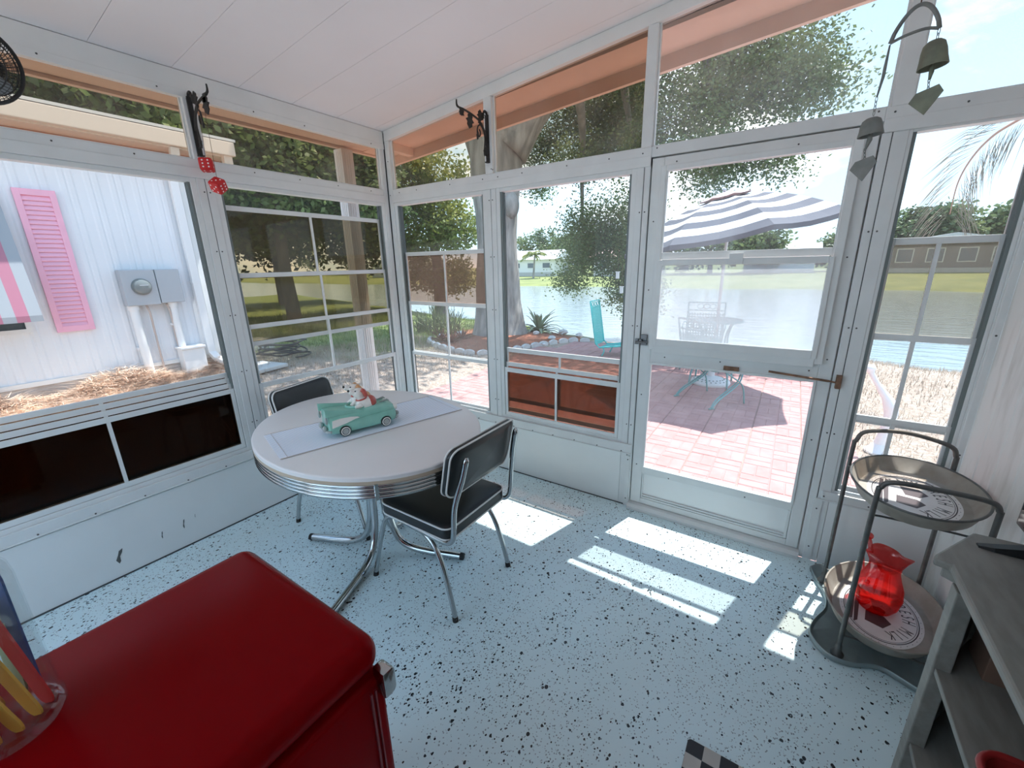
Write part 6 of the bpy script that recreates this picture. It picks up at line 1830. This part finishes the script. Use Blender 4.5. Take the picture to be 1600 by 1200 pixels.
def pipe(label, y, r, ztop, zbot, x=NX + 0.075):
    p = thing('conduit_pipe', label, 'pipe', (x, y, zbot), group='pipes under the meter box')
    mesh('tube', MB().cyl((x, y, zbot), (x, y, ztop), r, r, 14), PIPE, p, smooth=True, angle=40)
    mesh('collar', MB().cyl((x, y, ztop - 0.05), (x, y, ztop), r * 1.25, r * 1.25, 14), PIPE, p, smooth=True, angle=40)
    mesh('clip', MB().box(NX + 0.012, x, y - r * 1.3, y + r * 1.3, (ztop + zbot) / 2, (ztop + zbot) / 2 + 0.03), PIPE, p)
pipe('thick white pipe dropping from the meter cabinet into the straw', nw(205, 480).y, 0.045, mb2.z, 0.05)
pipe('white pipe dropping from the breaker cabinet to the service box', nw(267, 480).y, 0.04, mb2.z + 0.012, nw(290, 540).z)
for lab, y, zl in (('thin cable running down from the meter cabinet', nw(225, 475).y, 0.12), ('thin cable running down between the two pipes', nw(257, 475).y, 0.35)):
    cpt = smoothpath([(NX + 0.07, y, mb2.z), (NX + 0.09, y + 0.012, mb2.z - 0.1), (NX + 0.06, y + 0.02, mb2.z - 0.3), (NX + 0.04, y + 0.025, zl + 0.3), (NX + 0.05, y + 0.04, zl)], 5)
    tag(mesh('cable', MB().tube(cpt, 0.011, 8), pmat('cable_tan', (0.55, 0.45, 0.40), 0.6), smooth=True), lab, 'cable')
s1_, s2_ = nw(275, 545), nw(320, 583)
sv = thing('service_box', 'small white utility box low on the mobile home corner', 'utility box', (NX + 0.1, (s1_.y + s2_.y) / 2, s2_.z))
mesh('box_body', MB().box(NX + 0.02, NX + 0.19, s1_.y, s2_.y, s2_.z, s1_.z), PIPE, sv, bevel=0.01)
mesh('box_lid', MB().box(NX + 0.015, NX + 0.21, s1_.y - 0.015, s2_.y + 0.015, s1_.z, s1_.z + 0.03), PIPE, sv, bevel=0.008)
mesh('box_leg', MB().cyl((NX + 0.1, (s1_.y + s2_.y) / 2 - 0.05, s2_.z), (NX + 0.1, (s1_.y + s2_.y) / 2 - 0.05, 0.0), 0.03, 0.03), pmat('rusty_pipe', (0.35, 0.25, 0.2), 0.8), sv)
ds = thing('downspout', 'white downspout with a kicked out foot at the mobile home corner', 'downspout', (NX + 0.06, corner_y - 0.05, 0.1))
yd = corner_y - 0.17
dsp = [(NX + 0.30, yd, 2.92), (NX + 0.28, yd, 2.80), (NX + 0.075, yd, 2.62), (NX + 0.065, yd, 2.45), (NX + 0.065, yd, 0.55), (NX + 0.075, yd, 0.42), (NX + 0.14, yd + 0.03, 0.33), (NX + 0.34, yd + 0.10, 0.26)]
m = MB()
rings = []
for i, p in enumerate(dsp):
    p = Vector(p)
    t = (Vector(dsp[min(i + 1, len(dsp) - 1)]) - Vector(dsp[max(i - 1, 0)])).normalized()
    s_ = Vector((0, 1, 0)); n_ = s_.cross(t).normalized()
    rings.append([p + s_ * a_ * 0.045 + n_ * b_ * 0.033 for a_, b_ in ((-1, -1), (1, -1), (1, 1), (-1, 1))])
mesh('spout', m.ring_loft(rings), PIPE, ds, bevel=0.004)
mesh('spout_strap', MB().box(NX + 0.012, NX + 0.102, yd - 0.05, yd + 0.05, 1.35, 1.38), PIPE, ds)

# garden hose and stepping slab
HOSE = pmat('black_hose', (0.03, 0.03, 0.03), 0.5)
hp0 = hit(435, 568, 2, 0.08)
hp_ = []
for k in range(110):
    a = k * 0.33
    r_ = 0.30 + 0.06 * math.sin(k * 0.7) + 0.05 * math.sin(k * 0.21)
    x, y = hp0.x + 1.5 * r_ * math.cos(a) * 0.75, hp0.y + r_ * math.sin(a) + 0.1
    hp_.append((x, y, gz(x, y) + 0.03 + 0.0022 * k + 0.03 * math.sin(a * 1.7) ** 2))
tag(mesh('garden_hose', MB().tube(smoothpath(hp_, 2), 0.013, 7), HOSE, smooth=True), 'black garden hose coiled on the grass by the mobile home', 'hose')
sl = hit(412, 555, 2, 0.05)
tag(mesh('stepping_slab', MB().obox((sl.x - 0.1, sl.y, gz(sl.x, sl.y) + 0.09), (0.20, 0.03, 0.0), (-0.03, 0.16, 0), (0, 0, 0.09)), WST, bevel=0.02), 'pale concrete block beside the coiled hose', 'block')
sl = hit(402, 590, 2, 0.05)
tag(mesh('stepping_slab', MB().obox((sl.x, sl.y, gz(sl.x, sl.y) + 0.02), (0.26, 0.05, 0.0), (-0.05, 0.30, 0), (0, 0, 0.025)), WST, bevel=0.01), 'flat pale paving slab in the dry grass by the hose', 'slab')

# ================================================================== PARASOL AND PATIO FURNITURE
UC = Vector((1.884, 3.71, 0))
def zrim(x, y): return 1.82 + 0.163 * (x - 2.43) + 0.067 * (y - 2.59)
CANW = pmat('canopy_white', (0.82, 0.82, 0.82), 0.8); CANG = pmat('canopy_grey', (0.115, 0.12, 0.145), 0.8); CANP = pmat('canopy_vent', (0.62, 0.46, 0.46), 0.8)
um = thing('patio_parasol', 'tilted grey and white striped parasol over the turquoise patio table', 'parasol', (UC.x, UC.y, -0.125))
RV = [Vector((2.43, 2.59)), Vector((3.01, 3.35)), Vector((1.45, 2.57))]
ang0 = math.atan2(2.59 - UC.y, 2.43 - UC.x)
UR = 1.235
nrm = Vector((-0.163, -0.067, 1)).normalized()
apex = Vector((UC.x, UC.y, zrim(UC.x, UC.y))) + nrm * 0.44
hub = Vector((UC.x, UC.y, zrim(UC.x, UC.y)))
def rimv(k):
    a = ang0 + 2 * PI * k / 8
    x, y = UC.x + UR * math.cos(a), UC.y + UR * math.sin(a)
    return Vector((x, y, zrim(x, y)))
NB = 9
def cpt_(k, t):           # rib point, t 0 (top) .. 1 (rim)
    return apex.lerp(rimv(k), t) + nrm * 0.10 * math.sin(PI * t)
def canpt(k, f, t):
    p, q = cpt_(k, t), cpt_(k + 1, t)
    sag = 0.035 * t * math.sin(PI * f)
    return p.lerp(q, f) - nrm * sag + (hub - p.lerp(q, f)) * (0.03 * math.sin(PI * f) * t)
for bnd in range(NB):
    t0, t1 = 0.16 + 0.84 * bnd / NB, 0.16 + 0.84 * (bnd + 1) / NB
    m = MB()
    for k in range(8):
        for j in range(4):
            f0, f1 = j / 4, (j + 1) / 4
            m.quad(canpt(k, f0, t0), canpt(k, f0, t1), canpt(k, f1, t1), canpt(k, f1, t0))
    mesh('stripe_band', m, CANG if bnd % 2 == 0 else CANW, um, smooth=True)
m = MB()
for k in range(8):
    for j in range(3):
        f0, f1 = j / 3, (j + 1) / 3
        top_, a_, b_ = apex + nrm * 0.06, canpt(k, f0, 0.24) + nrm * 0.035, canpt(k, f1, 0.24) + nrm * 0.035
        m.add([top_, a_, b_], [(0, 1, 2)])
mesh('vent_cap', m, CANP, um)
m = MB()
for k in range(8):
    for j in range(4):
        f0, f1 = j / 4, (j + 1) / 4
        a_, b_ = canpt(k, f0, 1.0), canpt(k, f1, 1.0)
        dn = Vector((0, 0, -0.05))
        m.quad(a_, a_ + dn, b_ + dn, b_)
mesh('valance', m, CANG, um)
UP_ = pmat('parasol_pole', (0.55, 0.57, 0.58), 0.4, 0.4)
for k in range(8):
    mesh('rib', MB().tube([cpt_(k, t) - nrm * 0.015 for t in (0, 0.25, 0.5, 0.75, 0.985)], 0.006, 6), UP_, um)
    mesh('strut', MB().cyl(hub - nrm * 0.05, cpt_(k, 0.5) - nrm * 0.015, 0.005, 0.005, 6), UP_, um)
mesh('pole', MB().tube([(UC.x, UC.y, -0.08), (UC.x, UC.y, 1.62), hub - nrm * 0.04, apex], 0.019, 10), UP_, um, smooth=True)
mesh('finial', MB().sphere(apex + nrm * 0.08, 0.025, 8, 6), UP_, um, smooth=True)
bs = mesh('base', MB().lathe([(0.24, 0.0), (0.25, 0.02), (0.24, 0.045), (0.16, 0.075), (0.07, 0.095), (0.045, 0.11), (0.045, 0.33), (0.03, 0.34)], (UC.x, UC.y, -0.124), 28), pmat('parasol_base', (0.72, 0.72, 0.70), 0.6), um, smooth=True, angle=50)
dots = MB()
for k in range(22):
    a = 2 * PI * k / 22
    for r_ in (0.205, 0.165):
        dots.lathe([(0.013, 0), (0.011, 0.004)], (UC.x + r_ * math.cos(a + r_ * 3), UC.y + r_ * math.sin(a + r_ * 3), -0.124 + (0.056 if r_ > 0.2 else 0.072)), 7)
mesh('base_relief', dots, pmat('dark_relief', (0.10, 0.12, 0.12), 0.6), bs)

TURQ = pmat('turquoise_iron', (0.16, 0.40, 0.40), 0.45, var=0.12, vscale=20)
TURQB = pmat('bright_turquoise', (0.05, 0.55, 0.52), 0.45, var=0.08, vscale=20)
tt = thing('patio_table', 'round turquoise wrought iron table pierced by the parasol pole', 'table', (UC.x, UC.y, -0.125))
mesh('rim', MB().tube([(UC.x + 0.30 * math.cos(2 * PI * k / 40), UC.y + 0.30 * math.sin(2 * PI * k / 40), 0.735) for k in range(40)], 0.014, 8, closed=True), TURQ, tt, smooth=True)
m = MB()
for k in range(-7, 8):
    o_ = k * 0.037; hl = math.sqrt(max(0, 0.30 ** 2 - o_ ** 2))
    m.box(UC.x + o_ - 0.009, UC.x + o_ + 0.009, UC.y - hl, UC.y + hl, 0.731, 0.735)
    m.box(UC.x - hl, UC.x + hl, UC.y + o_ - 0.009, UC.y + o_ + 0.009, 0.735, 0.739)
mesh('mesh_top', m, TURQ, tt)
for k in range(4):
    a = PI / 4 + PI / 2 * k
    c, s = math.cos(a), math.sin(a)
    mesh('leg', MB().tube(smoothpath([(UC.x + r_ * c, UC.y + r_ * s, z) for r_, z in ((0.28, 0.73), (0.21, 0.60), (0.19, 0.45), (0.23, 0.25), (0.31, 0.05), (0.33, -0.115))], 5), 0.011, 8), TURQ, tt, smooth=True)

def iron_chair(label, loc, rz, mat=TURQ, group='turquoise patio chairs'):
    t = thing('patio_chair', label, 'chair', loc, rz, group)
    W2, D2, ZS = 0.265, 0.24, 0.43
    m = MB()
    for k in range(-6, 7):
        m.box(-D2, D2, k * 0.038 - 0.008, k * 0.038 + 0.008, ZS, ZS + 0.004)
        m.box(k * 0.037 - 0.008, k * 0.037 + 0.008, -W2, W2, ZS + 0.004, ZS + 0.008)
    st = mesh('seat', m, mat, t, world=False)
    mesh('seat_rim', MB().tube([(x, y, ZS + 0.004) for x, y in rrect(D2, W2, 0.05, 0.05)], 0.011, 8, closed=True), mat, t, world=False, smooth=True)
    for s in (-1, 1):
        mesh('back_post', MB().tube(smoothpath([(-D2, s * W2, ZS), (-D2 - 0.04, s * W2, ZS + 0.25), (-D2 - 0.10, s * W2, ZS + 0.55)], 4), 0.011, 8), mat, t, world=False, smooth=True)
        lg = MB()
        for o_ in (-0.016, 0.016):
            lg.tube(smoothpath([(D2 - 0.03, s * (W2 - 0.05) + o_ * 0.5, ZS), (D2 - 0.1, s * (W2 - 0.02) + o_, 0.26), (-D2 + 0.08, s * W2 + o_, 0.10), (-D2 - 0.02, s * (W2 + 0.01) + o_ * 0.4, 0.012)], 5), 0.009, 7)
        lg.box(-D2 - 0.05, -D2 + 0.02, s * (W2 + 0.01) - 0.012, s * (W2 + 0.01) + 0.012, 0.0, 0.012)
        mesh('rear_leg', lg, mat, t, world=False, smooth=True)
        mesh('front_leg', MB().tube(smoothpath([(-D2 + 0.12, s * W2 * 0.9, ZS), (0.02, s * W2, 0.34), (D2 - 0.06, s * (W2 + 0.01), 0.22), (D2 + 0.0, s * (W2 + 0.01), 0.0)], 5), 0.0085, 7), mat, t, world=False, smooth=True)
        mesh('arm', MB().tube(smoothpath([(-D2 - 0.045, s * W2, ZS + 0.24), (-D2 + 0.1, s * (W2 + 0.03), ZS + 0.26), (D2 - 0.1, s * (W2 + 0.03), ZS + 0.24), (D2 - 0.04, s * (W2 + 0.01), ZS + 0.16), (D2 - 0.08, s * W2, ZS)], 5), 0.009, 7), mat, t, world=False, smooth=True)
    mesh('top_rail', MB().cyl((-D2 - 0.10, -W2, ZS + 0.55), (-D2 - 0.10, W2, ZS + 0.55), 0.011), mat, t, world=False, smooth=True)
    mesh('mid_rail', MB().cyl((-D2 - 0.075, -W2, ZS + 0.43), (-D2 - 0.075, W2, ZS + 0.43), 0.009), mat, t, world=False, smooth=True)
    m = MB()
    for k in (-1, 1):
        for cc in (0.0, 0.09):
            m.tube([(-D2 - 0.088, k * cc + 0.045 * math.cos(q_), ZS + 0.49 + 0.038 * math.sin(q_)) for q_ in [2 * PI * j / 12 for j in range(12)]], 0.007, 6, closed=True)
    mesh('scroll_ornament', m, mat, t, world=False)
    m = MB()
    for k in range(-6, 7):
        m.obox((-D2 - 0.037, k * 0.04, ZS + 0.20), (0.002, 0, 0), (0, 0.008, 0), (-0.037, 0, 0.19))
    for k in range(9):
        z = ZS + 0.03 + k * 0.042
        m.box(-D2 - 0.005 - (z - ZS) * 0.19 - 0.002, -D2 - 0.005 - (z - ZS) * 0.19 + 0.002, -W2, W2, z - 0.008, z + 0.008)
    mesh('back_mesh', m, mat, t, world=False)
    return t
iron_chair('turquoise iron chair at the patio table with its back to the screen door', (2.0, 2.94, -0.122), math.atan2(0.41, 0.29))
iron_chair('turquoise iron chair across the patio table facing the screen door', (1.60, 4.55, -0.122), math.atan2(-1.0, 0.12))
# tall-backed bright lounge chair by the water
lc = thing('lounge_chair', 'bright turquoise high backed metal chair by the water', 'chair', (0.12, 4.8, -0.122))
YS = (4.62, 5.02)
bt = [(-0.20, 0.10 + 0.30), (-0.26, 0.78), (-0.33, 1.02)]
zt0, zt1 = 0.06, 0.84
def lp(t): return Vector((-0.17 - 0.13 * t, 0, zt0 + (zt1 - zt0) * t))
mesh('frame', MB().tube([lp(1) + Vector((0, YS[0], 0)), lp(0.5) + Vector((0, YS[0], 0)), lp(0.05) + Vector((0, YS[0], 0)), Vector((-0.10, YS[0], 0.03)), Vector((0.36, YS[0], 0.10)), Vector((0.42, YS[0], 0.07)), Vector((0.42, YS[1], 0.07)), Vector((0.36, YS[1], 0.10)), Vector((-0.10, YS[1], 0.03)), lp(0.05) + Vector((0, YS[1], 0)), lp(0.5) + Vector((0, YS[1], 0)), lp(1) + Vector((0, YS[1], 0))], 0.014, 8, closed=True), TURQB, lc, smooth=True)
m = MB()
for k in range(26):
    t = 0.03 + 0.82 * k / 25
    p = lp(t); m.box(p.x - 0.003, p.x + 0.003, YS[0], YS[1], p.z - 0.0115, p.z + 0.0115)
for k in range(9):
    y = YS[0] + (YS[1] - YS[0]) * (k + 0.5) / 9
    a_, b_ = lp(0.02), lp(0.86)
    m.obox(((a_.x + b_.x) / 2, y, (a_.z + b_.z) / 2), (0.002, 0, 0), (0, 0.014, 0), tuple((b_ - a_) / 2))
mesh('back_mesh', m, TURQB, lc)
m = MB()
for k in range(14):
    x = -0.09 + 0.48 * k / 13
    m.box(x - 0.012, x + 0.012, YS[0], YS[1], 0.033 + 0.13 * (x + 0.1) - 0.002, 0.033 + 0.13 * (x + 0.1) + 0.002)
for k in range(9):
    y = YS[0] + (YS[1] - YS[0]) * (k + 0.5) / 9
    m.obox((0.15, y, 0.066), (0.25, 0, 0.033), (0, 0.014, 0), (0, 0, 0.002))
mesh('seat_mesh', m, TURQB, lc)
m = MB()
for k in range(3):
    yc_ = YS[0] + 0.09 + 0.11 * k
    p = lp(0.93)
    m.tube([(p.x, yc_ + 0.045 * math.cos(q_), p.z + 0.035 * math.sin(q_)) for q_ in [2 * PI * j / 12 for j in range(12)]], 0.007, 6, closed=True)
p = lp(0.87); m.cyl((p.x, YS[0], p.z), (p.x, YS[1], p.z), 0.009, 0.009, 8)
mesh('scroll_ornament', m, TURQB, lc)
for y in YS:
    for x in (-0.05, 0.32):
        mesh('leg', MB().tube(smoothpath([(x, y, 0.05), (x + 0.04, y, -0.02), (x, y, -0.118)], 4), 0.011, 8), TURQB, lc, smooth=True)

# white heron statue
HER = pmat('white_heron', (0.86, 0.87, 0.90), 0.5)
hb0 = hit(1372, 706, 2, -0.125)
hx, hy = hb0.x, 2.13
he = thing('heron_statue', 'white heron statue on the patio edge outside the narrow window', 'statue', (hx, hy, -0.13))
m = MB()
hpts = smoothpath([(hx + 0.0, hy, -0.06), (hx + 0.01, hy, 0.05), (hx + 0.02, hy, 0.16), (hx + 0.02, hy, 0.25), (hx - 0.01, hy, 0.33), (hx - 0.07, hy, 0.42), (hx - 0.13, hy, 0.51), (hx - 0.17, hy, 0.58)], 5)
m.tube(hpts, list(np.interp(np.linspace(0, 1, len(hpts)), [0, 0.15, 0.4, 0.52, 0.65, 0.8, 1], [0.05, 0.04, 0.048, 0.05, 0.032, 0.022, 0.022])), 14)
m.sphere((hx - 0.18, hy, 0.60), 0.034, 12, 8, (1.4, 1, 1))
m.tube([(hx - 0.20, hy, 0.60), (hx - 0.36, hy, 0.58)], [0.016, 0.004], 10)
mesh('body', fuse(m, 0.011, 4), HER, he, smooth=True)
mesh('plinth', MB().lathe([(0.10, 0.0), (0.10, 0.015), (0.07, 0.045), (0.05, 0.08)], (hx, hy, -0.128), 20), HER, he, smooth=True, angle=40)
# hanging white lanterns in the oak branch
for i, (px_, py_, lab) in enumerate(((965, 430, 'upper small white lantern hanging in the oak branch'), (971, 453, 'lower small white lantern hanging in the oak branch'))):
    p = hit(px_, py_, 1, 7.6)
    ln = thing('lantern', lab, 'lantern', (p.x, p.y, p.z - 0.08), group='lanterns in the oak')
    mesh('housing', MB().box(p.x - 0.035, p.x + 0.035, p.y - 0.035, p.y + 0.035, p.z - 0.08, p.z + 0.07), WHITE, ln, bevel=0.006)
    mesh('lantern_cap', MB().box(p.x - 0.045, p.x + 0.045, p.y - 0.045, p.y + 0.045, p.z + 0.07, p.z + 0.085), WHITE, ln)
    mesh('cord', MB().cyl((p.x, p.y, p.z + 0.085), (p.x, p.y, p.z + 0.6), 0.004, 0.004, 6), STRING, ln)

# ================================================================== HOMES ACROSS THE LAKE
def far_home(label, x0, x1, y, zb, zw, zr, wallc, roofc, nwin, gable=False, seed=0):
    t = thing('lake_home', label, 'building', ((x0 + x1) / 2, y, zb), group='homes across the lake')
    wm, rm_ = pmat('far_wall_%d' % seed, wallc, 0.7), pmat('far_roof_%d' % seed, roofc, 0.6)
    mesh('wall', MB().box(x0, x1, y, y + 4, zb - 0.3, zw), wm, t)
    if gable:
        xm = (x0 + x1) / 2
        mesh('roof', MB().ring_loft([[(x0 - 0.5, yy, zw), (x1 + 0.5, yy, zw), (xm, yy, zr)] for yy in (y - 0.4, y + 4.4)]), rm_, t)
    else:
        mesh('roof', MB().ring_loft([[(x, y - 0.5, zw), (x, y + 4.5, zw), (x, y + 2, zr)] for x in (x0 - 0.4, x1 + 0.4)]), rm_, t)
    dk = pmat('far_glass', (0.12, 0.15, 0.18), 0.2)
    for k in range(nwin):
        xc_ = x0 + (x1 - x0) * (k + 0.5) / nwin
        w_ = mesh('window', MB().box(xc_ - 0.55, xc_ + 0.55, y - 0.03, y, zb + 0.75, zw - 0.35), WHITE, t)
        mesh('pane', MB().box(xc_ - 0.48, xc_ + 0.48, y - 0.05, y - 0.03, zb + 0.82, zw - 0.42), dk, w_)
    mesh('skirt', MB().box(x0 - 0.02, x1 + 0.02, y - 0.02, y, zb - 0.3, zb + 0.3), pmat('far_skirt', (0.5, 0.5, 0.48), 0.8), t)
far_home('long white mobile home across the lake beside the slim palm', -32, -21.4, 43, 0.2, 2.0, 3.1, (0.78, 0.79, 0.80), (0.80, 0.82, 0.85), 5, seed=1)
far_home('low white home across the lake under the parasol edge', -2.0, 4.0, 48, 0.2, 2.35, 3.0, (0.70, 0.74, 0.78), (0.78, 0.82, 0.86), 3, seed=2)
far_home('grey home with a peaked roof across the lake', 9.2, 16.8, 47, 0.2, 2.45, 3.25, (0.20, 0.185, 0.18), (0.42, 0.40, 0.42), 4, True, seed=3)
far_home('white home across the lake behind the oak branches', -16.4, -9.6, 43, 0.2, 2.1, 3.0, (0.76, 0.75, 0.73), (0.62, 0.42, 0.35), 3, seed=4)
far_home('pale home across the lake at its left end', -52, -41, 41, 0.2, 2.2, 3.2, (0.74, 0.74, 0.72), (0.66, 0.66, 0.66), 4, seed=5)
far_home('red roofed low home across the lake by the tall tree', 17.8, 25, 47, 0.2, 2.1, 2.9, (0.55, 0.50, 0.48), (0.66, 0.33, 0.28), 3, seed=6)
